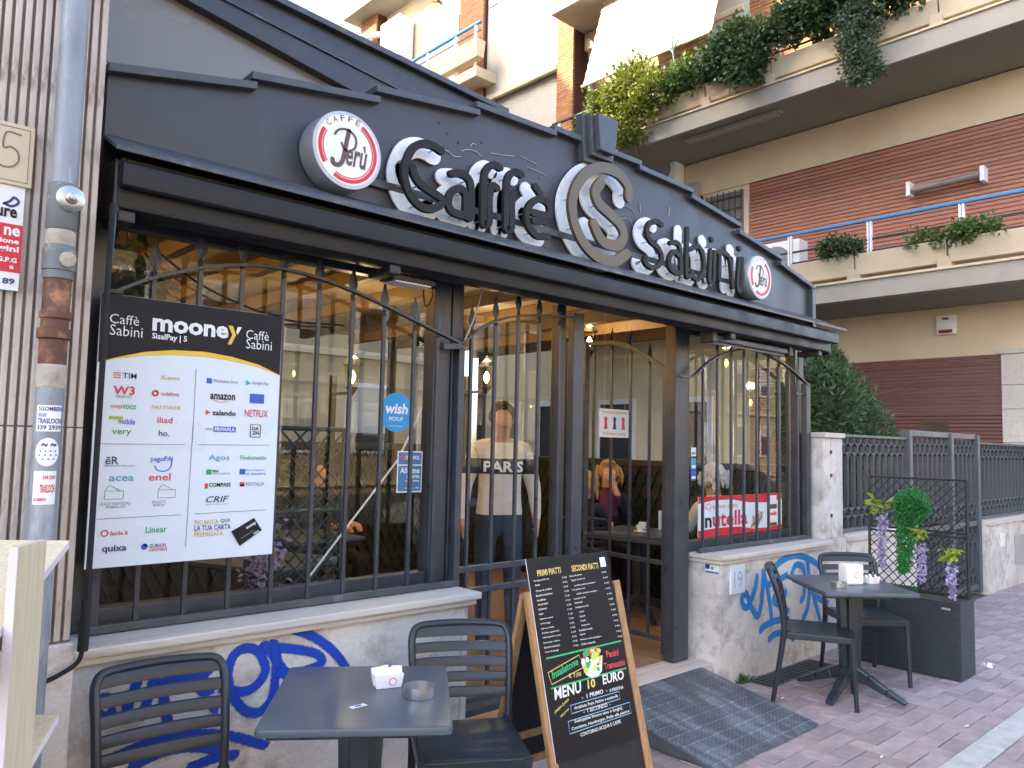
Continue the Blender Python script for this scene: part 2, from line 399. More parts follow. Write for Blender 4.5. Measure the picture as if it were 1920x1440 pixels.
FONT = {}
def glyphs(txt, bold=0., shear=0.):
    k = (txt, bold, shear)
    if k not in FONT:
        c = bpy.data.curves.new('t', 'FONT'); c.body = txt; c.size = 1; c.resolution_u = 2; c.offset = bold; c.shear = shear; c.extrude = 0
        o = bpy.data.objects.new('t', c); col.objects.link(o); bpy.context.view_layer.update()
        me = bpy.data.meshes.new_from_object(o.evaluated_get(bpy.context.evaluated_depsgraph_get()))
        bpy.data.objects.remove(o); bpy.data.curves.remove(c); FONT[k] = me
    return FONT[k]
def lettering(txt, u0, v0, wd, ht, material, parent, fr, dv=0., bold=.012, shear=0., eps=.002, name='lettering'):
    """text fitted to the box (u0, v0, wd, ht) in frame fr = (origin, right, up, normal); dv: rise over the width"""
    me = glyphs(txt, bold, shear).copy(); O, U, V, Nn = fr
    xs = [v.co.x for v in me.vertices]; ys = [v.co.y for v in me.vertices]
    if not xs: return None
    x0, x1, y0, y1 = min(xs), max(xs), min(ys), max(ys); sx = (wd / (x1 - x0)) if wd else ht / (y1 - y0); sy = ht / (y1 - y0)
    for v in me.vertices:
        a = (v.co.x - x0) * sx; c = (v.co.y - y0) * sy
        v.co = O + U * (u0 + a) + V * (v0 + c + (dv * a / wd if wd else 0)) + Nn * eps
    return link(me, name, material, parent)
X3, Y3, Z3 = Vector((1, 0, 0)), Vector((0, 1, 0)), Vector((0, 0, 1))
def xz(y0, y1): return lambda u, v, sd: (u, y1 if sd else y0, v)
# ================================================================ the setting
def structure(o): o['kind'] = 'structure'; return o
structure(MB().box(-150, 200, -150, 200, -.6, -.14).build('ground', 'asphalt'))
structure(MB().box(-40, 60, -1.3, 8.0, -.139, -.012).build('pavement', 'grout', bevel=.01))
pv = bpy.data.objects['pavement']
KY0, KY1 = 1.445, 1.60
# herringbone pavers
UNIT, G = .118, .0065
def pavers():
    out = []
    for j in range(3, 27):
        for i in range(17, 150):
            k = (i - j) % 4
            if k == 0: r = (i, i + 2, j, j + 1)
            elif k == 3: r = (i, i + 1, j, j + 2)
            else: continue
            x0, x1, y0, y1 = r[0] * UNIT + .03, r[1] * UNIT + .03, r[2] * UNIT + .06, r[3] * UNIT + .06
            if y1 > 3.09:
                y1 = 3.09
            if y1 - y0 < .03: continue
            if y0 < KY0 < y1 or y0 < KY1 < y1 or (y0 >= KY0 and y1 <= KY1):
                if y0 < KY0 - .03: y1 = KY0
                elif y1 > KY1 + .03: y0 = KY1
                else: continue
            out.append((x0 + G / 2, x1 - G / 2, y0 + G / 2, y1 - G / 2))
    return out
mi = cam.matrix_world.inverted()
def seen(x, y):
    c = mi @ Vector((x, y, 0))
    if c.z > -.3: return None
    u, v = c.x / -c.z * 1470, c.y / -c.z * 1470
    return -c.z if abs(u) < 980 and -760 < v < 740 else None
PV = pavers(); near = []; rest = []
for q in PV:
    d = seen((q[0] + q[1]) / 2, (q[2] + q[3]) / 2)
    hidden = (q[1] < 2.4) or (3.6 < q[0] < 4.5 and q[2] > 2.4)
    (near if d and not hidden else rest).append((d or 99, q))
near.sort(key=lambda t: t[0]); rest += near[300:]; near = near[:300]
pmesh = {}
for d, q in near:
    key = (round(q[1] - q[0], 3), round(q[3] - q[2], 3))
    if key not in pmesh:
        hx, hy = key[0] / 2, key[1] / 2
        me = MB().box(-hx, hx, -hy, hy, -.03, 0).mesh('paver', .004, seg=1); me.materials.append(M['paver']); pmesh[key] = me
    o = bpy.data.objects.new('paver', pmesh[key]); col.objects.link(o); o.parent = pv
    o.location = ((q[0] + q[1]) / 2, (q[2] + q[3]) / 2, rnd.uniform(-.002, .0015)); o.rotation_euler = (rnd.uniform(-.006, .006), rnd.uniform(-.006, .006), rnd.uniform(-.006, .006))
mb = MB()
for d, q in rest: mb.box(*q, -.03, rnd.uniform(-.002, .0015))
tag(mb.build('paver_field', 'paver', pv), kind='stuff')
kerbs = structure(MB().box(-3, 1.9, KY0 + .002, KY1 - .002, -.05, .006).build('kerb', 'kerb', bevel=.005))
for k in range(9):
    x = 1.905 + k * 1.62
    MB().box(x, x + 1.614, KY0 + .002, KY1 - .002, -.05, .005 + rnd.uniform(-.001, .002)).build('kerb_stone', 'kerb', kerbs, bevel=.005)

# ================================================================ fluted stone building
sb = thing('stone_building', 'fluted travertine corner of tall building beside the drainpipe', 'building', (-3, 3.2, 0))
MB().prism([(2.976, .955), (22, .955), (22, 11.3), (12.5, 15.4), (9, 16.9), (2.976, 16.9)], lambda u, v, s: (.735 if s else -14, u, v)).build('wall', 'groove', sb)  # unseen sloping roofline shaped to set the shadow edge on the apartments
boxo('added_shade_block', 'groove', sb, -14, .73, 22.01, 38, -.1, 21.5, bevel=0)  # unseen block added to keep the far balconies in shade
MB().box(-14, .742, 2.94, 3.3, -.01, .953).build('plinth', 'stone', sb, .006)
def rib(z0, z1):
    return MB().prism([(-.0108, 0), (-.0088, -.013), (.0088, -.013), (.0108, 0)], lambda u, v, s: (u, v, z1 if s else z0)).mesh('rib', .002, seg=1)
ra, rb2 = rib(.962, 1.668), rib(1.672, 4.3)
for me in (ra, rb2): me.materials.append(M['travertine'])
for k in range(17):
    x = .722 - k * .0288
    for me in (ra, rb2):
        o = bpy.data.objects.new('rib', me); col.objects.link(o); o.parent = sb; o.location = Vector((x, 2.976, 0)) - Vector((-3, 3.2, 0))
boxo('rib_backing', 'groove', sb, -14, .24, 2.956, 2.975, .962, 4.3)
FS = (Vector((0, 2.953, 0)), X3, Z3, -Y3)
np_ = thing('number_plate', 'carved stone house number plate reading 5 on the fluted wall', 'plate', (.43, 2.95, 2.45))
MB().box(.33, .527, 2.935, 2.955, 2.448, 2.652).build('slab', 'cream_pale', np_, .003)
MB().stroke([(.345, 2.462), (.513, 2.462), (.513, 2.638), (.345, 2.638)], .0012, xz(2.9335, 2.936), smooth=0, caps=False).build('carved_border', 'groove', np_)
MB().stroke([(.487, 2.617), (.447, 2.617), (.441, 2.566), (.462, 2.572), (.482, 2.558), (.485, 2.53), (.468, 2.507), (.44, 2.504), (.425, 2.515)], .003, xz(2.9335, 2.936), smooth=3).build('numeral', 'groove', np_)
rs = thing('security_sign', 'white and red security company sign below the number plate', 'sign', (.43, 2.95, 2.11))
MB().box(.30, .512, 2.944, 2.951, 2.106, 2.452).build('panel', 'white', rs, .002)
MB().box(.30, .5125, 2.9425, 2.9438, 2.165, 2.322).build('red_field', 'red', rs)
FR_ = (Vector((0, 2.942, 0)), X3, Z3, -Y3)
for t, u, v, wd, ht, c in (('ure', .435, 2.342, .058, .03, 'ink_black'), ('ne', .46, 2.283, .045, .028, 'white'), ('zione', .436, 2.258, .068, .016, 'white'), ('gini', .45, 2.226, .055, .024, 'white'), ('G.P.G', .446, 2.196, .055, .016, 'white'), ('a', .482, 2.176, .012, .01, 'white'), ('89', .465, 2.125, .034, .02, 'ink_navy')):
    lettering(t, u, v, wd, ht, c, rs, FR_, bold=.03, eps=.0012)
MB().stroke([(.455, 2.385), (.47, 2.395), (.482, 2.41), (.495, 2.40), (.49, 2.388), (.475, 2.38), (.458, 2.385)], .004, xz(2.9425, 2.9438)).build('emblem', 'ink_navy', rs)
# drainpipe
PX, PY = .606, 2.868
dp = thing('drainpipe', 'grey metal and rusty cast iron drainpipe on the fluted wall', 'drainpipe', (PX, PY, 0))
def cyl(name, z0, z1, r, m, prof=None, parent=dp):
    return MB().lathe(prof or [(r, z0), (r, z1)], (PX, PY, 0), 28).build(name, m, parent, smooth=True)
cyl('upper_pipe', 2.44, 4.3, .041, 'pipe_metal')
cyl('joint_sleeve', 0, 0, 0, 'pipe_grey', [(.041, 2.31), (.046, 2.318), (.046, 2.46), (.041, 2.465)])
mb = MB(); mb.lathe([(.041, 0), (.043, .008), (.036, .014), (.020, .017), (.018, .03), (.012, .034), (.011, .043), (.001, .046)], (PX + .012, PY - .043, 2.41), 20, '-y'); mb.build('inspection_cap', 'metal_ash', dp, smooth=True)
cyl('collar', 0, 0, 0, 'pipe_mortar', [(.040, 2.26), (.043, 2.27), (.044, 2.30), (.040, 2.31)])
cyl('clamp', 0, 0, 0, 'pipe_grey', [(.043, 2.148), (.045, 2.15), (.045, 2.175), (.049, 2.178), (.049, 2.245), (.044, 2.25), (.043, 2.26)])
MB().lathe([(.024, 0), (.025, .006), (.018, .01), (.001, .012)], (PX + .014, PY - .049, 2.21), 18, '-y').build('plug', 'pipe_mortar', dp, smooth=True)
cyl('rusty_pipe', 0, 0, 0, 'pipe_rust', [(.041, 1.87), (.041, 2.015), (.046, 2.02), (.047, 2.04), (.041, 2.048), (.041, 2.148)])
cyl('rusty_flange', 0, 0, 0, 'pipe_rust', [(.041, 1.95), (.049, 1.955), (.049, 1.985), (.041, 1.99)])
cyl('mortar_sleeve', 0, 0, 0, 'pipe_mortar', [(.042, 1.795), (.044, 1.80), (.044, 1.862), (.041, 1.87)])
cyl('lower_pipe', -.01, 1.795, .042, 'pipe_metal')
def sticker(name, label, z0, z1, a0, a1, rows, base='white'):
    t = thing(name, label, 'sticker', (PX, PY, z0), 0, 'stickers on the drainpipe'); r = .0432
    def pt(a, z, rr=r): return (PX + rr * math.cos(a), PY + rr * math.sin(a), z)
    mb = MB(); n = 10
    if name == 'round_sticker':
        ring_ = [(.5 + .5 * math.cos(R(q)), .5 + .5 * math.sin(R(q))) for q in range(0, 360, 15)]
        mb.v = [pt(a0 + (a1 - a0) * .5, (z0 + z1) / 2)] + [pt(a0 + (a1 - a0) * (.5 + (fx - .5) * q), z0 + (z1 - z0) * (.5 + (fy - .5) * q)) for q in (.5, 1.) for fx, fy in ring_]
        for q in range(24): mb.face((0, 1 + q, 1 + (q + 1) % 24)); mb.face((1 + q, 25 + q, 25 + (q + 1) % 24, 1 + (q + 1) % 24))
        n = 0
    for k in range(n):
        b0, b1 = a0 + (a1 - a0) * k / n, a0 + (a1 - a0) * (k + 1) / n
        b = len(mb.v); mb.v += [pt(b0, z0), pt(b1, z0), pt(b1, z1), pt(b0, z1), pt(b0, z0, r - .0007), pt(b1, z0, r - .0007), pt(b1, z1, r - .0007), pt(b0, z1, r - .0007)]
        for q in ((0, 1, 2, 3), (7, 6, 5, 4)): mb.face([b + i for i in q])
    mb.build('paper', base, t)
    for txt, c, f0, f1, g0, g1 in rows:
        me = glyphs(txt, .03).copy(); xs = [v.co.x for v in me.vertices]; ys = [v.co.y for v in me.vertices]
        for v in me.vertices:
            fx = f0 + (f1 - f0) * (v.co.x - min(xs)) / (max(xs) - min(xs)); fy = g0 + (g1 - g0) * (v.co.y - min(ys)) / (max(ys) - min(ys))
            v.co = pt(a0 + (a1 - a0) * fx, z0 + (z1 - z0) * fy, r + .0006)
        link(me, 'lettering', c, t)
    return t
sticker('moving_sticker', 'white and blue removals sticker SGOM TRASLO at the top', 1.655, 1.738, R(-150), R(-48), (('SGOMBERI', 'ink_navy', .08, 1.0, .78, .95), ('TRASLOCHI', 'ink_navy', .06, 1.0, .3, .5), ('339 2939', 'ink_navy', .06, .98, .06, .24), ('==', 'ink_blue', .08, .4, .56, .68)))
s2 = sticker('round_sticker', 'white round sticker with blue dots on the pipe', 1.545, 1.635, R(-145), R(-50), (('. . . .', 'ink_blue', .2, .85, .5, .56), ('. . . .', 'ink_blue', .15, .9, .36, .42), ('. . .', 'ink_blue', .3, .8, .22, .28), ('~ ~', 'ink_navy', .25, .85, .68, .82)))
sticker('red_sticker', 'white and red removals sticker TRASLOCHI, the lowest', 1.425, 1.53, R(-145), R(-55), (('TRASLOCHI', 'ink_red', .3, .95, .35, .6), ('SGOMBERO', 'ink_red', .05, .6, .1, .2), ('338 2201', 'ink_red', .4, .95, .75, .87)))
cb = thing('black_cable', 'black cable sleeve bending round the corner at the sill', 'cable', (.76, 2.93, .95))
MB().tube(catmull([(.50, 2.925, .80), (.62, 2.925, .835), (.70, 2.92, .865), (.752, 2.92, .90), (.762, 2.92, .96)]), .008, 8).build('cable', 'rubber', cb, smooth=True)
MB().tube([(.762, 2.92, .93), (.765, 2.92, 1.10)], .017, 10).build('sleeve', 'rubber', cb, smooth=True)
MB().tube([(.767, 2.922, 1.10), (.772, 2.925, 2.45)], .010, 8).build('upper_cable', 'rubber', cb, smooth=True)

# ================================================================ low walls
def low_wall(label, x0, x1, joints, endx):
    t = thing('low_wall', label, 'wall', ((x0 + x1) / 2, 3.2, 0))
    xs = [x0] + joints + [x1]
    for a, b in zip(xs[:-1], xs[1:]):
        MB().box(a + .0015, b - .0015, 3.08, 3.36, -.01, .842).build('slab', 'stone', t, .003)
    MB().box(x0 - (.03 if endx < 0 else 0), x1 + (.03 if endx > 0 else 0), 3.052, 3.37, .842, .868).build('moulding', 'sill', t, .007)
    MB().box(x0 - (.045 if endx < 0 else 0), x1 + (.045 if endx > 0 else 0), 3.03, 3.375, .871, .905).build('sill', 'sill', t, .007)
    return t
lw = low_wall('stained stone low wall with dark blue graffiti under the price board window', .760, 2.555, [2.512], 1)
rw = low_wall('stained stone low wall with cyan graffiti under the red poster window', 4.815, 6.42, [4.842], -1)
def uvribbon(strokes, hw, y, name, material, parent):
    me = bpy.data.meshes.new(name); V = []; F = []; UV = []
    for si, st in enumerate(strokes):
        h = hw
        if isinstance(st[0], (int, float)): h = st[0]; st = st[1]
        P = catmull(st, 7); n = len(P); b = len(V); yy = y - .00012 * si
        ext = h * 1.0
        d0 = (P[0] - P[1]).normalized(); d1 = (P[-1] - P[-2]).normalized()
        Q = [P[0] + d0 * ext] + list(P) + [P[-1] + d1 * ext]
        for i, p in enumerate(Q):
            d = (Q[min(i + 1, n + 1)] - Q[max(i - 1, 0)]).normalized(); nn = Vector((-d.y, d.x))
            for sg in (-1, 0, 1): V.append((p.x + nn.x * h * 1.4 * sg, yy - .0011 * i / n, p.y + nn.y * h * 1.4 * sg))
        for i in range(n + 1):
            for c in range(2):
                F.append((b + i * 3 + c, b + i * 3 + c + 1, b + (i + 1) * 3 + c + 1, b + (i + 1) * 3 + c))
                ends = lambda k: 1.0 if k in (0, n + 1) else 0
                val = lambda k, cc: max(abs(cc - 1), ends(k))
                UV += [(0, val(i, c)), (0, val(i, c + 1)), (0, val(i + 1, c + 1)), (0, val(i + 1, c))]
    me.from_pydata(V, [], F); uv = me.uv_layers.new(name='UVMap')
    for i, c in enumerate(UV): uv.data[i].uv = c
    return link(me, name, material, parent)
uvribbon([[(0.915, 0.661), (0.894, 0.642), (0.865, 0.664), (0.858, 0.696), (0.879, 0.714), (0.909, 0.705)], [(1.002, 0.781), (1.004, 0.779)], [(0.999, 0.777), (0.985, 0.726), (0.965, 0.677), (0.966, 0.623)], [(1.068, 0.797), (1.045, 0.726), (1.028, 0.665), (1.009, 0.626)], [(1.077, 0.728), (1.15, 0.742), (1.236, 0.74), (1.287, 0.775)], [(1.083, 0.722), (1.095, 0.651), (1.111, 0.574)], [(1.242, 0.737), (1.212, 0.706), (1.242, 0.668), (1.274, 0.675)], [(1.284, 0.613), (1.281, 0.591)], [(1.313, 0.667), (1.396, 0.638), (1.458, 0.657), (1.488, 0.712), (1.455, 0.783), (1.404, 0.807), (1.355, 0.79), (1.332, 0.73), (1.342, 0.659), (1.374, 0.601), (1.419, 0.556), (1.473, 0.545), (1.519, 0.586), (1.532, 0.659), (1.532, 0.743), (1.52, 0.813)], [(1.476, 0.812), (1.517, 0.764), (1.56, 0.702), (1.603, 0.64)], [(1.534, 0.767), (1.543, 0.717), (1.578, 0.681)], [(1.529, 0.791), (1.617, 0.769), (1.709, 0.739), (1.746, 0.701), (1.712, 0.681), (1.622, 0.673), (1.547, 0.686)], [(1.506, 0.873), (1.579, 0.861), (1.684, 0.818), (1.773, 0.754), (1.826, 0.701), (1.866, 0.643), (1.892, 0.567)], [(0.874, 0.485), (0.957, 0.506), (1.059, 0.526), (1.168, 0.522), (1.283, 0.499), (1.374, 0.468), (1.502, 0.406)], [(0.985, 0.451), (1.088, 0.476), (1.198, 0.472), (1.304, 0.436)], [(1.197, 0.395), (1.311, 0.408), (1.378, 0.398)]], .016, 3.0785, 'graffiti', 'spray_blue', lw)
uvribbon([[(5.201, 0.518), (5.129, 0.511), (5.087, 0.569), (5.141, 0.61), (5.201, 0.549), (5.268, 0.631), (5.299, 0.717)], [(5.182, 0.536), (5.249, 0.467), (5.304, 0.428), (5.348, 0.493), (5.374, 0.62), (5.387, 0.745)], [(5.387, 0.745), (5.437, 0.626), (5.475, 0.504), (5.507, 0.363)], [(5.45, 0.638), (5.594, 0.656), (5.729, 0.683)], [(5.634, 0.609), (5.53, 0.514), (5.633, 0.466), (5.747, 0.408)], [(5.721, 0.559), (5.676, 0.507)], [(5.502, 0.695), (5.582, 0.773), (5.772, 0.818), (5.969, 0.807), (6.175, 0.747), (6.35, 0.642)], [(5.798, 0.666), (5.855, 0.739), (5.933, 0.743), (6.004, 0.691), (6.002, 0.511), (5.951, 0.462)], [(5.985, 0.326), (6.051, 0.38), (6.085, 0.502), (6.077, 0.671), (6.057, 0.785)], [(6.142, 0.51), (6.222, 0.359), (6.271, 0.261)], [(6.179, 0.477), (6.292, 0.43), (6.401, 0.391)], [(5.338, 0.322), (5.423, 0.348), (5.579, 0.36), (5.747, 0.344)], [(5.464, 0.239), (5.558, 0.264), (5.712, 0.25), (5.835, 0.184)]], .020, 3.0785, 'graffiti', 'spray_cyan', rw)
FW = (Vector((0, 3.0785, 0)), X3, Z3, -Y3)
h19 = thing('number_tile', 'white ceramic tile with faint number 19 on the low wall corner', 'tile', (5.02, 3.08, .62))
MB().box(4.925, 5.108, 3.064, 3.0795, .622, .822).build('tile_body', 'white', h19, .006)
lettering('19', 4.965, .665, .105, .115, 'kerb', h19, (Vector((0, 3.0635, 0)), X3, Z3, -Y3), bold=-.01, eps=.001)
bell = thing('door_bell', 'small cream oval bell button beside the number tile', 'bell', (5.15, 3.08, .78))
MB().box(5.118, 5.19, 3.066, 3.0795, .765, .805).build('plate', 'cream_pale', bell, .01); MB().box(5.14, 5.168, 3.062, 3.0665, .778, .792).build('button', 'ink_lime', bell, .003)
ws = thing('wall_sticker', 'white and blue sticker with green mark on the side of the low wall', 'sticker', (4.81, 3.13, .8))
MB().box(4.8125, 4.8145, 3.09, 3.20, .775, .832).build('paper', 'white', ws); MB().box(4.8118, 4.8124, 3.09, 3.20, .775, .786).build('blue_edge', 'ink_blue', ws); MB().box(4.8118, 4.8124, 3.165, 3.20, .80, .832).build('blue_corner', 'ink_navy', ws)
MB().lathe([(.011, 0), (.011, .0006)], (4.8123, 3.145, .808), 14, 'x').build('green_mark', 'ink_green', ws)

# ================================================================ the veranda
cv = thing('cafe_veranda', 'dark grey cafe veranda with arched sign gable and glazed front', 'veranda', (3.6, 3.3, 0))
half = [(.80, 3.02), (1.36, 3.14), (1.36, 3.18), (1.975, 3.275), (1.975, 3.325), (2.60, 3.405), (2.60, 3.445), (3.19, 3.46), (3.19, 3.49), (3.59, 3.485)]
XC = 3.59; mir = [(2 * XC - x, z) for x, z in half[:-1]][::-1]
top = half + mir
MB().prism([(.80, 2.60)] + top + [(6.38, 2.60)], xz(3.20, 3.27)).build('gable_panel', 'gun', cv)
def seg(a, b):
    p0 = Vector((a[0], 0, a[1])); p1 = Vector((b[0], 0, b[1])); h = .032
    MB().hexa([(a[0] - .012, 3.155, a[1] - .002), (b[0] + .012, 3.155, b[1] - .002), (b[0] + .012, 3.30, b[1] - .002), (a[0] - .012, 3.30, a[1] - .002), (a[0] - .012, 3.155, a[1] + h), (b[0] + .012, 3.155, b[1] + h), (b[0] + .012, 3.30, b[1] + h), (a[0] - .012, 3.30, a[1] + h)]).build('coping', 'gun_worn', cv, .004)
for i in (0, 2, 4, 6): seg(half[i], half[i + 1])
seg((3.19, 3.49), (3.46, 3.487)); seg((3.72, 3.487), (2 * XC - 3.19, 3.49))
for i in (6, 4, 2, 0): seg((2 * XC - half[i + 1][0], half[i + 1][1]), (2 * XC - half[i][0], half[i][1]))
boxo('edge_trim', 'gun_rail', cv, 6.345, 6.40, 3.16, 3.29, 2.60, 3.03)
boxo('edge_light_strip', 'white_paint', cv, 6.401, 6.425, 3.20, 3.28, 2.60, 3.04)
for k, (e, y0, y1, zb) in enumerate(((.0, 3.145, 3.199, 3.37), (.034, 3.11, 3.144, 3.405), (.062, 3.07, 3.109, 3.435))):
    MB().prism([(3.43 + e, zb), (3.69 - e, zb), (3.715 - e, 3.66 - e * .1), (3.405 + e, 3.66 - e * .1)], xz(y0, y1)).build('keystone_layer', 'gun_worn', cv, .005)
boxo('mounting_bar', 'gun_worn', cv, 1.93, 5.16, 3.175, 3.199, 2.865, 2.905)
# loose wiring strands and scratches on the gable
for pts in ([(2.36, 3.17), (2.43, 3.165), (2.47, 3.15), (2.52, 3.16)], [(2.52, 3.19), (2.56, 3.21), (2.62, 3.215), (2.66, 3.20)], [(2.58, 3.235), (2.6, 3.255), (2.62, 3.25)], [(2.72, 3.235), (2.82, 3.25), (2.9, 3.265)], [(2.95, 3.28), (3.03, 3.27), (3.08, 3.265)], [(3.0, 3.23), (3.08, 3.225), (3.16, 3.22)], [(3.84, 3.20), (3.95, 3.19), (4.0, 3.15)], [(4.03, 3.26), (4.04, 3.19)], [(3.85, 3.11), (3.92, 3.12), (3.96, 3.09)], [(4.35, 3.23), (4.36, 3.30)]):
    MB().tube([(x, 3.196, z) for x, z in catmull(pts, 4)], .0022, 5).build('wire_strand', 'rope', cv)
for x, z in ((2.43, 3.26), (2.5, 3.235), (2.66, 3.28), (3.1, 3.19), (2.37, 3.30)): MB().lathe([(.008, 0), (.006, .002)], (x, 3.199, z), 10, '-y').build('screw_hole', 'black', cv)
MB().hexa([(.765, 2.90, 2.640), (6.415, 2.90, 2.640), (6.40, 3.20, 2.775), (.79, 3.20, 2.775), (.765, 2.90, 2.656), (6.415, 2.90, 2.656), (6.40, 3.20, 2.791), (.79, 3.20, 2.791)]).build('flashing', 'gun_worn', cv, .003)
# awning cassette
aw = thing('awning_cassette', 'long black rolled up awning cassette under the sign gable', 'awning', (3.5, 3.0, 2.45))
MB().prism([(2.985, 2.46), (3.10, 2.45), (3.16, 2.47), (3.16, 2.625), (3.04, 2.635), (2.985, 2.60)], lambda u, v, s: (6.31 if s else .80, u, v)).build('cassette', 'awning_box', aw, .012, True)
MB().prism([(2.93, 2.532), (2.95, 2.525), (2.978, 2.53), (2.978, 2.618), (2.945, 2.622), (2.93, 2.612)], lambda u, v, s: (6.335 if s else .80, u, v)).build('front_rail', 'awning_box', aw, .006, True)
MB().tube([(.82, 3.035, 2.612), (6.30, 3.035, 2.612)], .045, 12).build('cloth_roll', 'fabric_tan', aw, smooth=True)
for x in (.80, 6.30): MB().box(x - .012, x + .012, 2.99, 3.19, 2.44, 2.64).build('end_plate', 'black', aw, .01)
for x in (.84, 2.0, 4.85, 6.15): MB().box(x - .03, x + .03, 3.0, 3.19, 2.415, 2.46).build('bracket', 'black', aw, .008)
MB().tube(catmull([(.80, 3.0, 2.47), (.795, 2.985, 2.40), (.79, 2.985, 2.2), (.785, 2.985, 1.75)]), .007, 6).build('crank_rod', 'gun_rail', aw)
# posts and frames
for x0, x1, z0 in ((.80, .865, .905), (2.445, 2.555, .905), (2.565, 2.64, .17), (4.565, 4.735, .17), (6.27, 6.33, .905), (6.34, 6.42, .17)):
    MB().box(x0, x1, 3.285, 3.375, z0, 2.62).build('post', 'gun_rail', cv, .006)
boxo('lintel', 'gun', cv, .80, 6.42, 3.27, 3.385, 2.525, 2.6)
for x0, x1 in ((.866, 2.444), (4.736, 6.269)):
    boxo('bottom_rail', 'gun_rail', cv, x0, x1, 3.30, 3.36, .906, .985); boxo('top_rail', 'gun_rail', cv, x0, x1, 3.30, 3.36, 2.465, 2.523)
    boxo('window_pane', 'glass', cv, x0, x1, 3.328, 3.334, .986, 2.464, bevel=0)
boxo('door_pane', 'glass', cv, 2.641, 3.46, 3.40, 3.406, .25, 2.52, bevel=0)
boxo('door_stile', 'gun_rail', cv, 3.462, 3.53, 3.37, 3.43, .17, 2.52)
MB().prism([(.70, 3.80), (2.6, 3.49), (3.25, 3.44), (3.25, 3.765), (.70, 3.925)], xz(3.70, 3.95)).build('clerestory_beam', 'gun', cv, .004)
MB().prism([(.70, 3.925), (3.27, 3.767), (3.27, 3.80), (.70, 3.96)], xz(3.66, 4.0)).build('clerestory_cap', 'gun_worn', cv, .003)
MB().prism([(.70, 3.858), (3.0, 3.60), (3.0, 3.612), (.70, 3.870)], xz(3.688, 3.699)).build('clerestory_ridge', 'gun_worn', cv)
boxo('clerestory_pane', 'grey_glass', cv, .79, 2.62, 3.76, 3.772, 2.90, 3.79, bevel=0); boxo('clerestory_sky_reflection', 'sky_reflection', cv, 2.21, 2.60, 3.752, 3.758, 2.90, 3.60, bevel=0)  # blue patch painted as a sky reflection over the grey pane
boxo('clerestory_post', 'gun', cv, .745, .785, 3.71, 3.84, 2.80, 3.92)
MB().bar((1.55, 3.754, 3.18), (1.93, 3.754, 3.42), .05, .004, Y3).build('clerestory_strut', 'gun_rail', cv)
boxo('roof', 'gun', cv, .76, 6.42, 3.9, 7.6, 2.86, 2.90)
# ceiling with beams
boxo('ceiling', 'fabric_tan', cv, .78, 6.42, 3.39, 7.6, 2.80, 2.82)
for k in range(10):
    x = 1.0 + k * .58
    MB().box(x - .035, x + .035, 3.40, 7.55, 2.70, 2.798).build('ceiling_beam', 'beam_wood', cv, .004)
    if k in (0, 1, 2, 3, 5, 7): MB().box(x + .04, x + .058, 3.5, 7.4, 2.775, 2.785).build('light_strip', 'led', cv)
boxo('interior_floor', 'floor_wood', cv, .78, 6.42, 3.385, 7.6, .12, .168, bevel=0)
boxo('back_wall', 'lattice_dark', cv, .78, 6.42, 7.52, 7.58, .17, 1.55)
boxo('back_rail', 'gun', cv, .78, 6.42, 7.5, 7.6, 1.552, 1.62)
for x in (.8, 2.2, 3.6, 5.0, 6.36): boxo('back_post', 'gun', cv, x, x + .06, 7.5, 7.6, 1.622, 2.79)
boxo('back_pane', 'glass', cv, .86, 6.36, 7.55, 7.556, 1.621, 2.79, bevel=0)
boxo('side_wall', 'lattice_dark', cv, 6.345, 6.40, 3.5, 7.49, .17, 1.45); boxo('side_rail', 'gun', cv, 6.33, 6.41, 3.45, 7.49, 1.452, 1.51)
boxo('side_pane', 'glass', cv, 6.37, 6.376, 3.5, 7.49, 1.511, 2.79, bevel=0)
for y in (4.6, 5.9): boxo('side_post', 'gun', cv, 6.345, 6.40, y, y + .06, 1.512, 2.79)
boxo('left_wall', 'wall_ochre', cv, .745, .775, 3.42, 7.6, .17, 2.79)
# lattice relief on the back and side walls
mb = MB()
for k in range(46):
    x = .85 + k * .12
    mb.bar((x, 7.51, .2), (x + .7, 7.51, 1.54), .012, .03, (0, 1, 0)) if x + .7 < 6.4 else None
    mb.bar((x, 7.50, 1.54), (x + .7, 7.50, .2), .012, .03, (0, 1, 0)) if x + .7 < 6.4 else None
for k in range(28):
    y = 3.55 + k * .12
    if y + .6 < 7.5: mb.bar((6.338, y, .2), (6.338, y + .6, 1.44), .03, .012); mb.bar((6.33, y, 1.44), (6.33, y + .6, .2), .03, .012)
tag(mb.build('wall_lattice', 'lattice', cv), kind='stuff')

# threshold and step
th = structure(MB().box(2.56, 4.81, 3.13, 3.38, -.01, .165).build('threshold', 'sill', bevel=.006))
MB().box(2.56, 3.55, 3.0, 3.127, -.01, .085).build('step', 'sill', th, .006)

# ================================================================ window grilles
def spear(mb, x, y, z, h=.165, w=.026):
    mb.lathe([(.008, 0), (.013, .008), (.009, .016), (.012, .026), (.008, .034)], (x, y, z), 8)
    b = len(mb.v); a, t = w, .007
    zs = [(z + .034, .007), (z + .034 + h * .28, a), (z + .034 + h * .85, .0015)]
    for zz, r in zs: mb.v += [(x - r, y, zz), (x, y - t * min(1, r / .006), zz), (x + r, y, zz), (x, y + t * min(1, r / .006), zz)]
    for i in range(2):
        for k in range(4): mb.face((b + i * 4 + k, b + i * 4 + (k + 1) % 4, b + (i + 1) * 4 + (k + 1) % 4, b + (i + 1) * 4 + k))
def lerp_arch(arch, x):
    for (x0, z0), (x1, z1) in zip(arch[:-1], arch[1:]):
        if x0 <= x <= x1: return z0 + (z1 - z0) * (x - x0) / (x1 - x0)
    return arch[0][1] if x < arch[0][0] else arch[-1][1]
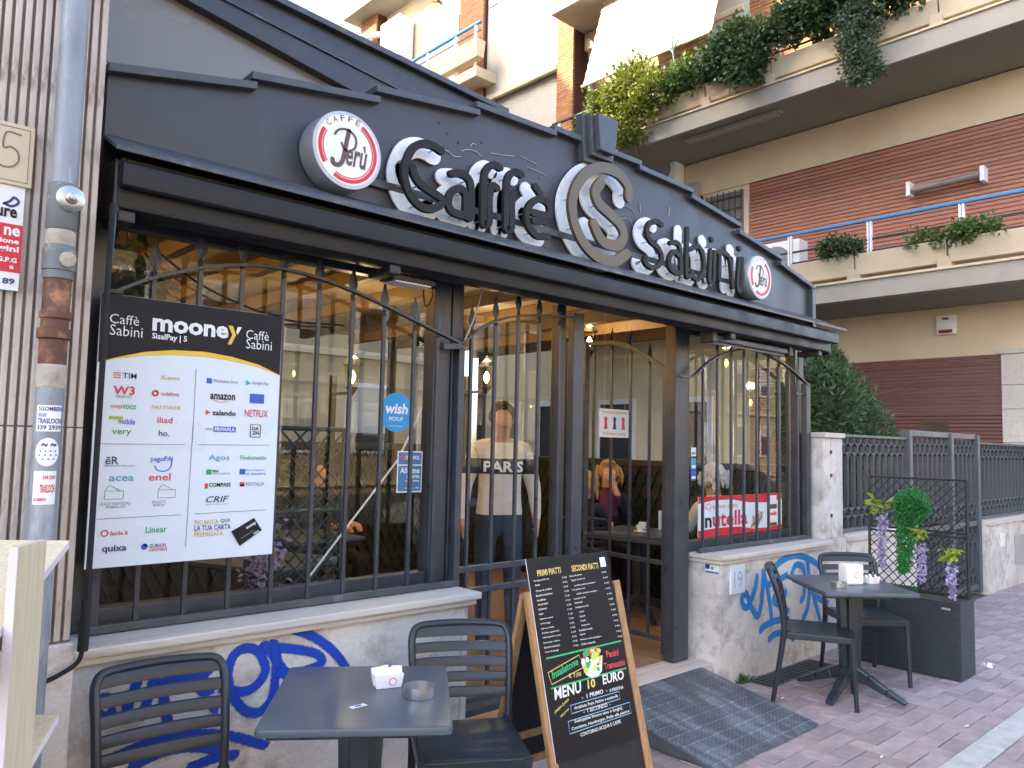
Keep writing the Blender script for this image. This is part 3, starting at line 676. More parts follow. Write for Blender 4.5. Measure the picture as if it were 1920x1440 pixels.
def grille(label, y, bars, tips, arch, rail, parts=(), axis='x', x0=0, name='window_grille', cat='grille'):
    t = thing(name, label, cat, ((rail[0] + rail[1]) / 2, y, rail[2]) if axis == 'x' else (x0, (rail[0] + rail[1]) / 2, rail[2]))
    P = (lambda u, z, o=0: (u, y - o, z)) if axis == 'x' else (lambda u, z, o=0: (x0 - o, u, z))
    for u, tp in zip(bars, tips):
        mb = MB(); zt = tp - .175 if tp else lerp_arch(arch, u)
        p0, p1 = P(u, rail[2]), P(u, zt); mb.bar(p0, p1, .017, .017, (0, 1, 0))
        b = mb.build('bar', 'gun_rail', t)
        if tp:
            m2 = MB(); spear(m2, p1[0], p1[1], zt); m2.build('spearhead', 'gun', b, smooth=False)
    ap = [P(u, z, .016) for u, z in catmull([Vector(a) for a in arch], 5)]
    mb = MB()
    for a, c in zip(ap[:-1], ap[1:]): mb.bar(a, c, .012, .03, (0, 1, 0)) if axis == 'x' else mb.bar(a, c, .03, .012, (1, 0, 0))
    mb.build('arch_bar', 'gun_rail', t)
    mb = MB(); mb.bar(P(rail[0], rail[2], .01), P(rail[1], rail[2], .01), .03, .03); mb.build('bottom_bar', 'gun_worn', t, .003)
    for nm, a, c, wd, ht in parts: mb = MB(); mb.bar(P(*a), P(*c), wd, ht, (0, 1, 0)); mb.build(nm, 'gun_rail', t, .003)
    return t
LB = [1.021, 1.201, 1.379, 1.568, 1.745, 1.922, 2.101, 2.283, 2.43]
grille('arched bar grille with spearheads behind the payment services board', 3.235, [.868] + LB, [None, 2.44, 2.515, 2.54, 2.53, 2.505, 2.48, 2.43, 2.38, 2.36], [(.864, 2.188), (.991, 2.26), (1.132, 2.317), (1.239, 2.353), (1.374, 2.383), (1.519, 2.396), (1.727, 2.384), (2.013, 2.327), (2.332, 2.236), (2.58, 2.165)], (.85, 2.60, .925), (('return_bar', (2.585, 2.155, .016), (2.45, 2.14, .016), .03, .03), ('side_post', (.872, .93), (.872, 2.19), .03, .03)))
grille("arched bar grille over the red poster window", 3.235, [4.828, 5.012, 5.197, 5.376, 5.562, 5.739, 5.907, 6.07, 6.215], [2.36, 2.47, 2.52, 2.54, 2.54, 2.52, 2.49, None, 2.41], [(4.51, 2.14), (4.67, 2.148), (4.82, 2.24), (4.992, 2.321), (5.208, 2.386), (5.436, 2.416), (5.675, 2.401), (6.014, 2.331), (6.38, 2.196)], (4.76, 6.40, .925), (('end_channel', (6.36, .93), (6.36, 2.21), .07, .05), ('short_rail', (6.18, 2.12), (6.36, 2.12), .015, .015)))
grille('closed arched gate leaf with bars beside the open doorway', 3.26, [2.677, 2.847, 3.019, 3.187, 3.359], [2.40, 2.475, 2.54, 2.53, 2.535], [(2.58, 2.165), (2.661, 2.222), (2.773, 2.294), (2.929, 2.355), (3.137, 2.393), (3.454, 2.423)], (2.58, 3.46, .30), (('stile', (3.505, .19), (3.505, 2.45), .09, .05), ('stile', (2.60, .19), (2.60, 2.16), .04, .04), ('rail', (2.60, .98), (3.46, .98), .03, .03), ('rail', (2.60, .865), (3.46, .865), .03, .03), ('bottom_rail', (2.60, .245), (3.46, .245), .035, .1)), name='gate_leaf', cat='gate')
ol = grille('gate leaf swung open into the cafe at the doorway', 0, [3.553, 3.731, 3.917, 4.096], [2.42, 2.53, 2.56, 2.55], [(3.41, 2.205), (3.572, 2.312), (3.748, 2.40), (3.92, 2.44), (4.15, 2.45)], (3.40, 4.20, .30), (('stile', (3.385, .2), (3.385, 2.22), .05, .07), ('stile', (4.19, .2), (4.19, 2.47), .05, .05), ('rail', (3.41, .965), (4.17, .95), .03, .03), ('rail', (3.41, .825), (4.17, .84), .03, .03), ('bottom_rail', (3.41, .245), (4.17, .245), .035, .1)), axis='y', x0=4.62, name='gate_leaf', cat='gate')
MB().lathe([(.03, 0), (.03, .02), (.014, .022), (.012, .05), (.001, .055)], (4.595, 4.17, .955), 14, 'x').build('lock_knob', 'brass', ol, smooth=True)
for z in (.36, .52, 1.5): MB().tube([(4.60, 3.335, z), (4.60, 3.335, z + .10)], .014, 8).build('hinge', 'pipe_rust', ol, smooth=True)
# ================================================================ sign letters
LET = {'C': [[(2.3, 3.098), (2.238, 3.112), (2.179, 3.102), (2.128, 3.066), (2.094, 2.999), (2.083, 2.935), (2.099, 2.869), (2.137, 2.817), (2.196, 2.788), (2.261, 2.797), (2.307, 2.829), (2.308, 2.856), (2.247, 2.878), (2.182, 2.898), (2.143, 2.933), (2.126, 2.972)]], 'a': [[(2.365, 3.0), (2.422, 3.015), (2.475, 3.002), (2.496, 2.956), (2.503, 2.805)], [(2.464, 2.911), (2.436, 2.935), (2.396, 2.927), (2.361, 2.891), (2.351, 2.843), (2.375, 2.809), (2.424, 2.802), (2.464, 2.801), (2.488, 2.795)], [(2.464, 2.911), (2.466, 2.804)]], 'f': [[(2.692, 3.114), (2.647, 3.119), (2.603, 3.087), (2.582, 3.024), (2.582, 2.806), (2.602, 2.789), (2.624, 2.813), (2.621, 2.962), (2.639, 3.004), (2.673, 2.998)]], 'f2': [[(2.848, 3.115), (2.798, 3.119), (2.754, 3.082), (2.741, 3.015), (2.742, 2.81), (2.763, 2.793), (2.784, 2.817), (2.78, 2.97), (2.799, 3.001)]], 'e': [[(2.947, 2.883), (3.049, 2.896)], [(2.935, 2.925), (3.039, 2.931), (3.071, 2.955), (3.055, 3.003), (2.987, 3.013), (2.92, 2.967), (2.892, 2.901), (2.91, 2.84), (2.972, 2.803), (3.06, 2.813)], [(2.951, 3.075), (2.993, 3.043)]], 'CS': [[(3.763, 3.203), (3.758, 3.27), (3.666, 3.327), (3.524, 3.33), (3.388, 3.27), (3.293, 3.168), (3.254, 3.064), (3.264, 2.971), (3.312, 2.88), (3.39, 2.811), (3.502, 2.77), (3.634, 2.773), (3.752, 2.839)], [(3.501, 3.23), (3.454, 3.17), (3.479, 3.105), (3.578, 3.061), (3.68, 3.016), (3.724, 2.952), (3.674, 2.886), (3.574, 2.867), (3.5, 2.891), (3.442, 2.966)]], 'S': [[(4.112, 3.099), (4.044, 3.109), (3.975, 3.075), (3.953, 3.014), (3.994, 2.967), (4.073, 2.938), (4.115, 2.88), (4.075, 2.82), (4.005, 2.797), (3.941, 2.818), (3.94, 2.854)]], 'sa': [[(4.208, 2.997), (4.263, 3.01), (4.313, 2.981), (4.329, 2.815)], [(4.306, 2.925), (4.246, 2.946), (4.195, 2.894), (4.201, 2.833), (4.256, 2.809), (4.312, 2.81)]], 'b': [[(4.395, 3.131), (4.388, 2.831), (4.423, 2.808), (4.456, 2.836)], [(4.426, 2.993), (4.524, 3.032), (4.584, 2.975), (4.591, 2.876), (4.525, 2.803), (4.466, 2.809)]], 'i': [[(4.676, 3.033), (4.661, 2.829), (4.694, 2.81), (4.714, 2.837), (4.722, 3.03)], [(4.68, 3.117), (4.692, 3.108)]], 'n': [[(4.786, 2.849), (4.791, 3.024)], [(4.76, 3.036), (4.856, 3.046), (4.928, 3.0), (4.959, 2.815)]], 'i2': [[(5.048, 3.039), (5.026, 2.831), (5.066, 2.819), (5.089, 3.047)], [(5.039, 3.119), (5.053, 3.111)]]}
LLAB = {'C': ('black letter C with white halo, first letter of the sign', 'face_black'), 'a': ('black letter a with white halo between C and f', 'face_black'), 'f': ('first black letter f with white halo on the sign', 'face_black'), 'f2': ('second black letter f with white halo on the sign', 'face_black'), 'e': ('black accented letter e with white halo beside the emblem', 'face_black'),
        'CS': ('big bronze intertwined C and S emblem in the middle of the sign', 'brass'), 'S': ('dark letter S with white halo after the emblem', 'face_brown'), 'sa': ('dark letter a with white halo between S and b', 'face_brown'), 'b': ('dark letter b with white halo on the sign', 'face_brown'), 'i': ('dark letter i with white halo between b and n', 'face_brown'), 'n': ('dark letter n with white halo near the end of the sign', 'face_brown'), 'i2': ('last dark letter i with white halo beside the small round sign', 'face_brown')}
for k, strokes in LET.items():
    kf = 3.108 / 3.08; strokes = [[(x * kf, 1.65 + (z - 1.65) * kf) for x, z in st0] for st0 in strokes]
    lab, fm = LLAB[k]; big = k == 'CS'
    xs = [p[0] for s in strokes for p in s]; zs = [p[1] for s in strokes for p in s]
    nm = 'sign_emblem' if big else 'sign_letter'
    t = thing(nm, lab, 'emblem' if big else 'letter', (sum(xs) / len(xs), 3.2, min(zs)), 0, None if big else 'raised letters of the cafe sign')
    cap = k in ('C',); hb = .056 if big else .052 if cap else .043 if k in 'a f f2 e'.split() else .040; hf = .034 if big else .0195 if k in 'C a f f2 e'.split() else .0165
    mb = MB(); mf = MB(); pins = MB(); grv = MB()
    for si, s in enumerate(strokes):
        y = 3.188 - .0006 * si
        mb.stroke(s, hb, xz(y - .012, y), 5)
        yf = 3.096 - .0006 * si
        mf.stroke(s, hf, xz(yf, yf + .024), 6)
        P = catmull(s, 5)
        for q in P[2::9]: pins.tube([(q.x, 3.115, q.y), (q.x, 3.18, q.y)], .004, 5)
    mb.build('halo_back', 'acrylic', t); mf.build('letter_face', fm, t); pins.build('stand_off', 'alu', t)

def round_sign(label, cx, cz, r, dy, group='round coffee brand signs'):
    t = thing('round_sign', label, 'sign', (cx, 3.19, cz - r), 0, group)
    yf = 3.195 - dy
    MB().lathe([(r * .97, 0), (r, .006), (r, dy - .006), (r * .985, dy)], (cx, 3.195, cz), 56, '-y').build('drum', 'alu', t, smooth=True)
    MB().lathe([(r * .90, 0), (r * .90, .0015)], (cx, yf - .0005, cz), 56, '-y').build('face', 'ivory', t)
    def arc(a0, a1, rad, hw, m, nm='ring'):
        n = 24; pts = [(cx + rad * math.cos(R(a0 + (a1 - a0) * i / n)), cz + rad * math.sin(R(a0 + (a1 - a0) * i / n))) for i in range(n + 1)]
        MB().stroke(pts, hw, xz(yf - .0045, yf - .0022), smooth=0, caps=False).build(nm, m, t)
    rr = r * .80
    arc(62, -118, rr, r * .045, 'red'); arc(62, -118, rr - r * .085, r * .012, 'red')
    arc(150, 215, rr, r * .045, 'red'); arc(150, 215, rr - r * .085, r * .012, 'red')
    F = (Vector((cx, yf - .0022, cz)), X3, Z3, -Y3)
    for i, ch in enumerate('CAFFÈ'):
        a = R(136 - i * 16); u = math.cos(a) * r * .74; v = math.sin(a) * r * .74; ri = Vector((math.sin(a), 0, -math.cos(a))); up = Vector((math.cos(a), 0, math.sin(a)))
        lettering(ch, -r * .06, 0, r * .12, r * (.15 if ch != 'È' else .19), 'logo_brown', t, (Vector((cx + u, yf - .0022, cz + v)), ri, up, -Y3), bold=0, eps=.001)
    st = lambda pts, hw: MB().stroke([(cx + a * r, cz + b * r) for a, b in pts], hw * r, xz(yf - .0045, yf - .0022), 6).build('script', 'logo_brown', t)
    st([(-.40, .32), (-.30, .45), (-.10, .52), (.12, .46), (.22, .30), (.18, .10), (.02, -.02), (-.12, .0), (-.20, .14)], .028)
    st([(.0, .50), (-.05, .25), (-.10, -.05), (-.16, -.32), (-.26, -.44), (-.40, -.44), (-.44, -.34)], .06)
    lettering('erù', -.06 * r, -.40 * r, .62 * r, .62 * r, 'logo_brown', t, F, bold=.02, shear=.25, eps=.0015)
    return t
round_sign('big round white and red coffee sign left of the letter C', 1.77, 2.955, .178, .125)
round_sign('round white and red coffee sign after the last letter of the name', 5.335, 2.945, .166, .125)

# ================================================================ payment services board


MOONEY = [('Caffè', 0.8502, 2.0671, 0.1042, 0.0358, 'w'), ('Sabini', 0.8534, 2.0226, 0.116, 0.04, 'w'), ('moone', 1.0036, 2.0543, 0.3013, 0.0513, 'w'), ('y', 1.3019, 2.0322, 0.0575, 0.0781, 'y'), ('SisalPay | 5', 1.0045, 2.0176, 0.1336, 0.0294, 'w'), ('Caffè', 1.3803, 2.0639, 0.1006, 0.0383, 'w'), ('Sabini', 1.3823, 2.0231, 0.1138, 0.0406, 'w'), ('TIM', 0.908, 1.8633, 0.0493, 0.0206, 'n'), ('Kena', 1.0498, 1.8686, 0.0692, 0.017, 'o'), ('W3', 0.8782, 1.8005, 0.0763, 0.0327, 'r'), ('WINDTRE', 0.887, 1.7881, 0.0572, 0.0094, 'e'), ('vodafone', 1.0483, 1.8055, 0.0711, 0.0161, 'r'), ('coop', 0.8723, 1.7449, 0.0388, 0.0154, 'r'), ('voce', 0.9118, 1.747, 0.05, 0.0172, 'g'), ('FASTWEB', 1.0162, 1.7522, 0.1111, 0.0148, 'o'), ('Poste', 0.8727, 1.7076, 0.0433, 0.0101, 'g'), ('mobile', 0.9016, 1.6894, 0.0594, 0.0216, 'b'), ('iliad', 1.0417, 1.6981, 0.0571, 0.0244, 'r'), ('very', 0.8822, 1.6441, 0.0676, 0.0236, 'g'), ('ho.', 1.0497, 1.6475, 0.0407, 0.0236, 'n'), ('PlayStation Store', 1.2546, 1.8682, 0.1014, 0.0161, 'e'), ('Google Play', 1.4163, 1.8699, 0.0746, 0.0184, 'e'), ('amazon', 1.2423, 1.8015, 0.1044, 0.0231, 'k'), ('zalando', 1.254, 1.737, 0.0983, 0.0213, 'k'), ('NETFLIX', 1.3904, 1.737, 0.1017, 0.0297, 'r'), ('sky', 1.2292, 1.6733, 0.0294, 0.0144, 'e'), ('PRIMAFILA', 1.2676, 1.6732, 0.0835, 0.0151, 'w'), ('DA', 1.4265, 1.6813, 0.0286, 0.0137, 'k'), ('ZN', 1.4274, 1.6617, 0.0286, 0.015, 'k'), ('èR', 0.8649, 1.5387, 0.046, 0.0294, 'n'), ('Agenzia entrate Riscossione', 0.8597, 1.5289, 0.1105, 0.0089, 'e'), ('pagoPA', 1.0259, 1.5438, 0.079, 0.0264, 'b'), ('acea', 0.8816, 1.4763, 0.0866, 0.019, 'c'), ('enel', 1.0227, 1.4757, 0.0808, 0.0284, 'r'), ('BOLLETTINI POSTALI', 0.8572, 1.3874, 0.1046, 0.0104, 'e'), ('PREMARCATI', 0.8764, 1.3761, 0.0669, 0.0088, 'e'), ('BOLLETTI', 1.0398, 1.3892, 0.0492, 0.0096, 'e'), ('BIANCHI', 1.0433, 1.3776, 0.0415, 0.0091, 'e'), ('facile.it', 0.8959, 1.2752, 0.0632, 0.0169, 'r'), ('Linear', 1.0217, 1.2768, 0.0783, 0.0248, 'g'), ('quixa', 0.8714, 1.2091, 0.0852, 0.0312, 'n'), ('ZURICH', 1.0385, 1.2198, 0.0604, 0.0137, 'n'), ('connect', 1.0385, 1.206, 0.0669, 0.0137, 'r'), ('Agos', 1.2492, 1.5494, 0.0849, 0.0281, 'c'), ('Findomestic', 1.3813, 1.5572, 0.1149, 0.0181, 'g'), ('BNL', 1.2686, 1.5064, 0.0253, 0.0096, 'k'), ('BANCA NAZIONALE', 1.2691, 1.4974, 0.0727, 0.007, 'e'), ('Banca Popolare', 1.4082, 1.5086, 0.081, 0.01, 'b'), ('di Sondrio', 1.4089, 1.4941, 0.0873, 0.0091, 'b'), ('COMPASS', 1.2556, 1.447, 0.0899, 0.0162, 'k'), ('FIDITALIA', 1.411, 1.4484, 0.08, 0.0149, 'e'), ('CRIF', 1.2468, 1.3847, 0.0935, 0.0254, 'n'), ('Together to the next level', 1.2413, 1.3735, 0.0978, 0.007, 'e'), ('RICARICA', 1.206, 1.2988, 0.0971, 0.0181, 'o'), ('QUI', 1.31, 1.3002, 0.037, 0.0167, 'n'), ('LA TUA CARTA', 1.2063, 1.2737, 0.1475, 0.0217, 'n'), ('PREPAGATA', 1.2068, 1.2499, 0.118, 0.0203, 'o')]

MOONEY_RECT = [(1.2631, 1.6697, 0.0925, 0.0222, 'b'), (1.4099, 1.7943, 0.0631, 0.0398, 'b'), (1.2253, 1.8653, 0.0211, 0.0211, 'b'), (0.8745, 1.88, 0.0264, 0.0033, 'r'), (0.8749, 1.8719, 0.0264, 0.0033, 'r'), (0.8754, 1.8629, 0.0264, 0.0033, 'r'), (0.8689, 1.706, 0.0489, 0.0138, 'l'), (1.2425, 1.4971, 0.0211, 0.0205, 'g'), (1.381, 1.4956, 0.0242, 0.0233, 'b'), (1.3843, 1.4554, 0.0195, 0.0089, 'r'), (1.3847, 1.4464, 0.0195, 0.0089, 'k'), (1.2397, 1.4408, 0.0118, 0.0204, 'r'), (0.8698, 1.562, 0.0119, 0.0048, 'r')]

LINES = [(1.181, 1.92, 1.181, 1.625), (1.18, 1.688, 1.176, 1.212), (0.847, 1.615, 1.154, 1.616), (1.207, 1.617, 1.508, 1.619), (0.848, 1.338, 1.152, 1.341), (1.205, 1.342, 1.505, 1.346)]

SWOOSH = [(0.82, 1.916), (0.886, 1.94), (0.982, 1.969), (1.09, 1.986), (1.21, 1.991), (1.322, 1.981), (1.441, 1.958), (1.539, 1.92)], [(0.82, 1.916), (0.887, 1.936), (0.982, 1.956), (1.091, 1.968), (1.211, 1.972), (1.323, 1.965), (1.441, 1.948), (1.539, 1.92)]

CARD = [(1.358, 1.263), (1.452, 1.314), (1.489, 1.262), (1.396, 1.203)]

RINGS = [[1.029, 1.813], [1.021, 1.226], [0.878, 1.285], [1.075, 1.537]]

MENU = [('PRIMI PIATTI', 0.0406, 1.0957, 0.1421, 0.0036, 0.027, 'y'), ('SECONDI PIATTI', 0.2514, 1.0989, 0.1724, 0.0008, 0.028, 'y'), ('Insalatone', 0.0368, 0.6608, 0.1623, 0.0363, 0.0324, 'g'), ('€ 7,00', 0.1295, 0.6476, 0.0758, -0.0017, 0.0215, 'y'), ('Panini', 0.3777, 0.6992, 0.0814, -0.0001, 0.0302, 'r'), ('Tramezzini', 0.3512, 0.6514, 0.1371, -0.0003, 0.0286, 'r'), ('MENU', 0.0318, 0.5774, 0.1633, 0.005, 0.0463, 'w'), ('10', 0.231, 0.5887, 0.0501, 0.001, 0.0373, 'y'), ('EURO', 0.3267, 0.5915, 0.1411, 0.0013, 0.0404, 'w'), ('A PERSONA', 0.3601, 0.5541, 0.0906, 0.0006, 0.0134, 'w'), ('-  1 PRIMO  -', 0.1864, 0.5531, 0.16, 0.0034, 0.0177, 'c'), ('Arrabbiata, Pesto, Pachino e mozzarella', 0.1339, 0.5187, 0.2731, 0.0044, 0.0151, 'w'), ('-  1 SECONDO  -', 0.1836, 0.4956, 0.1686, 0.0018, 0.0163, 'c'), ('Scaloppine limone vino o funghi).', 0.1233, 0.4649, 0.3009, 0.0018, 0.0172, 'w'), ('Cotoletta, Hamburger, Pollo alla piastra', 0.1002, 0.4396, 0.3611, 0.0075, 0.0159, 'w'), ('CONTORNO ACQUA E CAFFE', 0.1451, 0.4069, 0.2507, 0.0072, 0.0171, 'c'), ('chiedere il piatto', 0.0195, 0.5202, 0.0902, 0.0391, 0.0171, 'y'), ('del giorno', 0.0491, 0.4999, 0.0525, 0.023, 0.0148, 'y'), ('Parmigiana della casa', 0.0142, 1.0722, 0.0912, 0.0037, 0.0089, 'w'), ('Pasta', 0.0191, 1.0536, 0.0264, 0.0019, 0.0089, 'w'), ('Crema di verdure', 0.0168, 1.0294, 0.0945, 0.0031, 0.0088, 'w'), ('Bucatini amatriciana', 0.0145, 1.0092, 0.097, 0.0028, 0.0088, 'w'), ('Arrabbiata', 0.0147, 0.9888, 0.0525, 0.0019, 0.0087, 'w'), ('Amatriciana', 0.017, 0.9707, 0.0595, 0.0018, 0.0087, 'w'), ('Carbonara', 0.0155, 0.9506, 0.0497, 0.0015, 0.0087, 'w'), ('Ragù', 0.0156, 0.9297, 0.0244, 0.0013, 0.0086, 'w'), ('Salmone e panna', 0.0156, 0.9089, 0.0785, 0.001, 0.0086, 'w'), ('4 Formaggi', 0.0158, 0.8888, 0.0565, 0.0009, 0.0086, 'w'), ('Pepe rosa e limone', 0.015, 0.8682, 0.0747, 0.0005, 0.0085, 'w'), ('Zucchine e gamberetti', 0.0163, 0.8494, 0.1002, -0.0001, 0.0085, 'w'), ('Salmone gamberi e pesto', 0.0167, 0.8307, 0.1045, -0.0005, 0.0085, 'w'), ('Risotti funghi o salmone', 0.0165, 0.809, 0.0955, -0.0008, 0.0084, 'w'), ('Bocconcini crema di noci', 0.017, 0.7904, 0.0909, -0.001, 0.0084, 'w'), ('Crema di asparagi', 0.0171, 0.7706, 0.0777, -0.001, 0.0084, 'w'), ('€ 7,00', 0.1833, 1.0725, 0.0278, 0.0009, 0.0085, 'w'), ('€ 7,00', 0.1836, 1.0522, 0.0278, 0.0008, 0.0085, 'w'), ('€ 7,00', 0.1839, 1.032, 0.0277, 0.0007, 0.0084, 'w'), ('€ 7,00', 0.1842, 1.0118, 0.0277, 0.0006, 0.0084, 'w'), ('€ 7,00', 0.1845, 0.9917, 0.0277, 0.0005, 0.0084, 'w'), ('€ 7,00', 0.1848, 0.9716, 0.0276, 0.0004, 0.0083, 'w'), ('€ 7,00', 0.1851, 0.9516, 0.0276, 0.0003, 0.0083, 'w'), ('€ 7,00', 0.1854, 0.9317, 0.0275, 0.0002, 0.0083, 'w'), ('€ 7,00', 0.1857, 0.9118, 0.0275, 0.0001, 0.0082, 'w'), ('€ 7,00', 0.186, 0.892, 0.0275, -0.0, 0.0082, 'w'), ('€ 7,00', 0.1863, 0.8722, 0.0274, -0.0001, 0.0082, 'w'), ('€ 7,00', 0.1866, 0.8525, 0.0274, -0.0002, 0.0081, 'w'), ('€ 7,00', 0.1869, 0.8329, 0.0273, -0.0003, 0.0081, 'w'), ('€ 7,00', 0.1872, 0.8133, 0.0273, -0.0004, 0.0081, 'w'), ('€ 7,00', 0.1875, 0.7938, 0.0273, -0.0005, 0.0081, 'w'), ('€ 7,00', 0.1878, 0.7743, 0.0272, -0.0006, 0.008, 'w'), ('Petto alla piastra', 0.2307, 1.0737, 0.0802, 0.0034, 0.0092, 'w'), ('Tagliata di pollo con', 0.2348, 1.0545, 0.0908, 0.0034, 0.0092, 'w'), ('zucchine, pachino, parmigiano', 0.2508, 1.0302, 0.1351, 0.0038, 0.0092, 'w'), ('Pollo pachino e noci', 0.2344, 1.0118, 0.0808, 0.0025, 0.0091, 'w'), ('radicchio pancetta e parmigiano', 0.2552, 0.9924, 0.133, 0.0029, 0.0091, 'w'), ('Cotoletta di pollo', 0.2347, 0.9719, 0.0729, 0.0019, 0.0091, 'w'), ('Hamburger', 0.2351, 0.9534, 0.0519, 0.0016, 0.009, 'w'), ('Scaloppine di pollo', 0.2352, 0.9336, 0.0851, 0.0014, 0.009, 'w'), ('Al vino', 0.2555, 0.9129, 0.0285, 0.0012, 0.009, 'w'), ('Limone', 0.2538, 0.8934, 0.0331, 0.0011, 0.0089, 'w'), ('Funghi', 0.2536, 0.8725, 0.0331, 0.001, 0.0089, 'w'), ('Gorgonzola', 0.2537, 0.8529, 0.0537, 0.0006, 0.0089, 'w'), ('Roastbeef e rucola', 0.2355, 0.8344, 0.0826, -0.0, 0.0088, 'w'), ('Caprese', 0.2356, 0.815, 0.0346, 0.0006, 0.0088, 'w'), ('Bresaola rucola e parmigiano', 0.2353, 0.7937, 0.1319, -0.0017, 0.0087, 'w'), ('Crudo e mozzarella', 0.2354, 0.7744, 0.0869, -0.001, 0.0087, 'w'), ('€ 9,00', 0.4405, 1.0746, 0.0304, 0.0009, 0.0089, 'w'), ('€ 9,00', 0.4432, 1.0493, 0.0304, 0.0008, 0.0088, 'w'), ('€ 9,00', 0.4459, 1.0241, 0.0303, 0.0006, 0.0088, 'w'), ('€ 9,00', 0.4485, 0.9989, 0.0303, 0.0005, 0.0088, 'w'), ('€ 9,00', 0.4512, 0.9738, 0.0303, 0.0004, 0.0087, 'w'), ('€ 9,00', 0.4539, 0.9488, 0.0303, 0.0003, 0.0087, 'w'), ('€ 9,00', 0.4565, 0.9239, 0.0302, 0.0001, 0.0087, 'w'), ('€ 9,00', 0.4592, 0.8991, 0.0302, 0.0, 0.0086, 'w'), ('€ 9,00', 0.4618, 0.8743, 0.0302, -0.0001, 0.0086, 'w'), ('€ 9,00', 0.4644, 0.8495, 0.0301, -0.0002, 0.0085, 'w'), ('€ 9,00', 0.467, 0.8249, 0.0301, -0.0004, 0.0085, 'w'), ('€ 9,00', 0.4697, 0.8003, 0.0301, -0.0005, 0.0085, 'w'), ('€ 9,00', 0.4723, 0.7758, 0.03, -0.0006, 0.0084, 'w')]

MENU_LINE = [(0.0194, 0.7488, 0.4891, 0.7595), (0.0209, 0.626, 0.4908, 0.6376)]

MENU_BOX = [[(0.0176, 0.6911), (0.2109, 0.7364), (0.2322, 0.6825), (0.0283, 0.641)], [(0.1162, 0.5413), (0.4192, 0.5472), (0.4186, 0.5154), (0.114, 0.5085)], [(0.0888, 0.4816), (0.4731, 0.491), (0.4725, 0.4451), (0.0864, 0.4323)]]

SALAD = (0.284, 0.694)

INK = dict(w='white', k='ink_black', y='ink_yellow', r='ink_red', g='ink_green', b='ink_blue', e='ink_grey', n='ink_navy', o='ink_orange', c='ink_cyan', l='ink_lime')
bd = thing('payment_board', 'tall white and black payment services board with many logos on the grille', 'board', (1.18, 3.18, 1.16))
BX0, BX1, BZ0, BZ1 = .817, 1.541, 1.158, 2.178
MB().box(BX0, BX1, 3.174, 3.184, BZ0, BZ1).build('panel', 'board_white', bd, .001)
up_, lo_ = SWOOSH
fb = xz(3.1725, 3.1738)
MB().prism([(BX0 + .001, BZ1 - .001)] + [(min(max(x, BX0 + .001), BX1 - .001), z) for x, z in up_] + [(BX1 - .001, BZ1 - .001)], fb).build('black_header', 'ink_black', bd)
MB().prism([(min(max(x, BX0 + .001), BX1 - .001), z + .001) for x, z in up_] + [(min(max(x, BX0 + .001), BX1 - .001), z) for x, z in lo_[::-1]], xz(3.1718, 3.1739)).build('yellow_curve', 'ink_yellow', bd)
FB = (Vector((0, 3.1718, 0)), X3, Z3, -Y3)
for tx, u, v, wd, ht, c in MOONEY:
    if tx == 'y':
        MB().prism([(u, v + ht), (u + wd * .34, v + ht), (u + wd * .60, v + ht * .52), (u + wd * .28, v), (u + wd * .02, v), (u + wd * .33, v + ht * .52)], xz(3.1700, 3.1716)).build('chevron', 'ink_yellow', bd)
        MB().prism([(u + wd * .72, v + ht * .98), (u + wd, v + ht * .98), (u + wd * .72, v + ht * .56), (u + wd * .60, v + ht * .70)], xz(3.1700, 3.1716)).build('chevron', 'white', bd)
        continue
    b = .035 if tx == 'moone' else .022 if c in 'wk' or ht > .03 else .008
    lettering(tx, u, v, wd, ht, INK[c], bd, FB, bold=b if tx not in ('Caffè', 'Sabini') else -.005, eps=.0006, shear=.25 if tx in ('CRIF', 'FASTWEB') else 0)
for u, v, wd, ht, c in MOONEY_RECT: MB().box(u, u + wd, 3.1721, 3.1738, v, v + ht).build('logo_patch', INK[c], bd)
for x0, z0, x1, z1 in LINES: MB().stroke([(x0, z0), (x1, z1)], .0011, xz(3.172, 3.1738), smooth=0, caps=False).build('rule', 'ink_grey', bd)
MB().prism(CARD, xz(3.170, 3.1735)).build('card_picture', 'ink_black', bd)
cu = (Vector((CARD[1][0], 0, CARD[1][1])) - Vector((CARD[0][0], 0, CARD[0][1]))).normalized(); cvv = Vector((-cu.z, 0, cu.x))
FC = (Vector((CARD[3][0], 3.1698, CARD[3][1])), cu, cvv, -Y3)
lettering('mooney', .055, .042, .045, .013, 'white', bd, FC, bold=.03, eps=.0004); lettering('VISA', .07, .008, .028, .009, 'white', bd, FC, bold=.02, eps=.0004); lettering('5218 0042 3651', .018, .022, .06, .006, 'ink_grey', bd, FC, eps=.0004)
def ring(cx, cz, r, hw, m): MB().stroke([(cx + r * math.cos(R(a)), cz + r * math.sin(R(a))) for a in range(60, 421, 24)], hw, xz(3.1715, 3.1738), 0).build('logo_ring', m, bd)
ring(RINGS[0][0], RINGS[0][1], .0095, .0035, 'ink_red'); ring(RINGS[1][0], RINGS[1][1], .006, .006, 'ink_blue'); ring(RINGS[2][0], RINGS[2][1], .011, .0018, 'ink_red')
MB().stroke([(RINGS[3][0] - .033, RINGS[3][1] - .005), (RINGS[3][0] - .02, RINGS[3][1] - .022), (RINGS[3][0] + .01, RINGS[3][1] - .024), (RINGS[3][0] + .028, RINGS[3][1] - .005), (RINGS[3][0] + .031, RINGS[3][1] + .03)], .0018, xz(3.1715, 3.1738)).build('logo_swash', 'ink_blue', bd)
dz = next(m for m in MOONEY if m[0] == 'DA'); x_, z_ = dz[1] + dz[3] / 2, dz[2] - .003
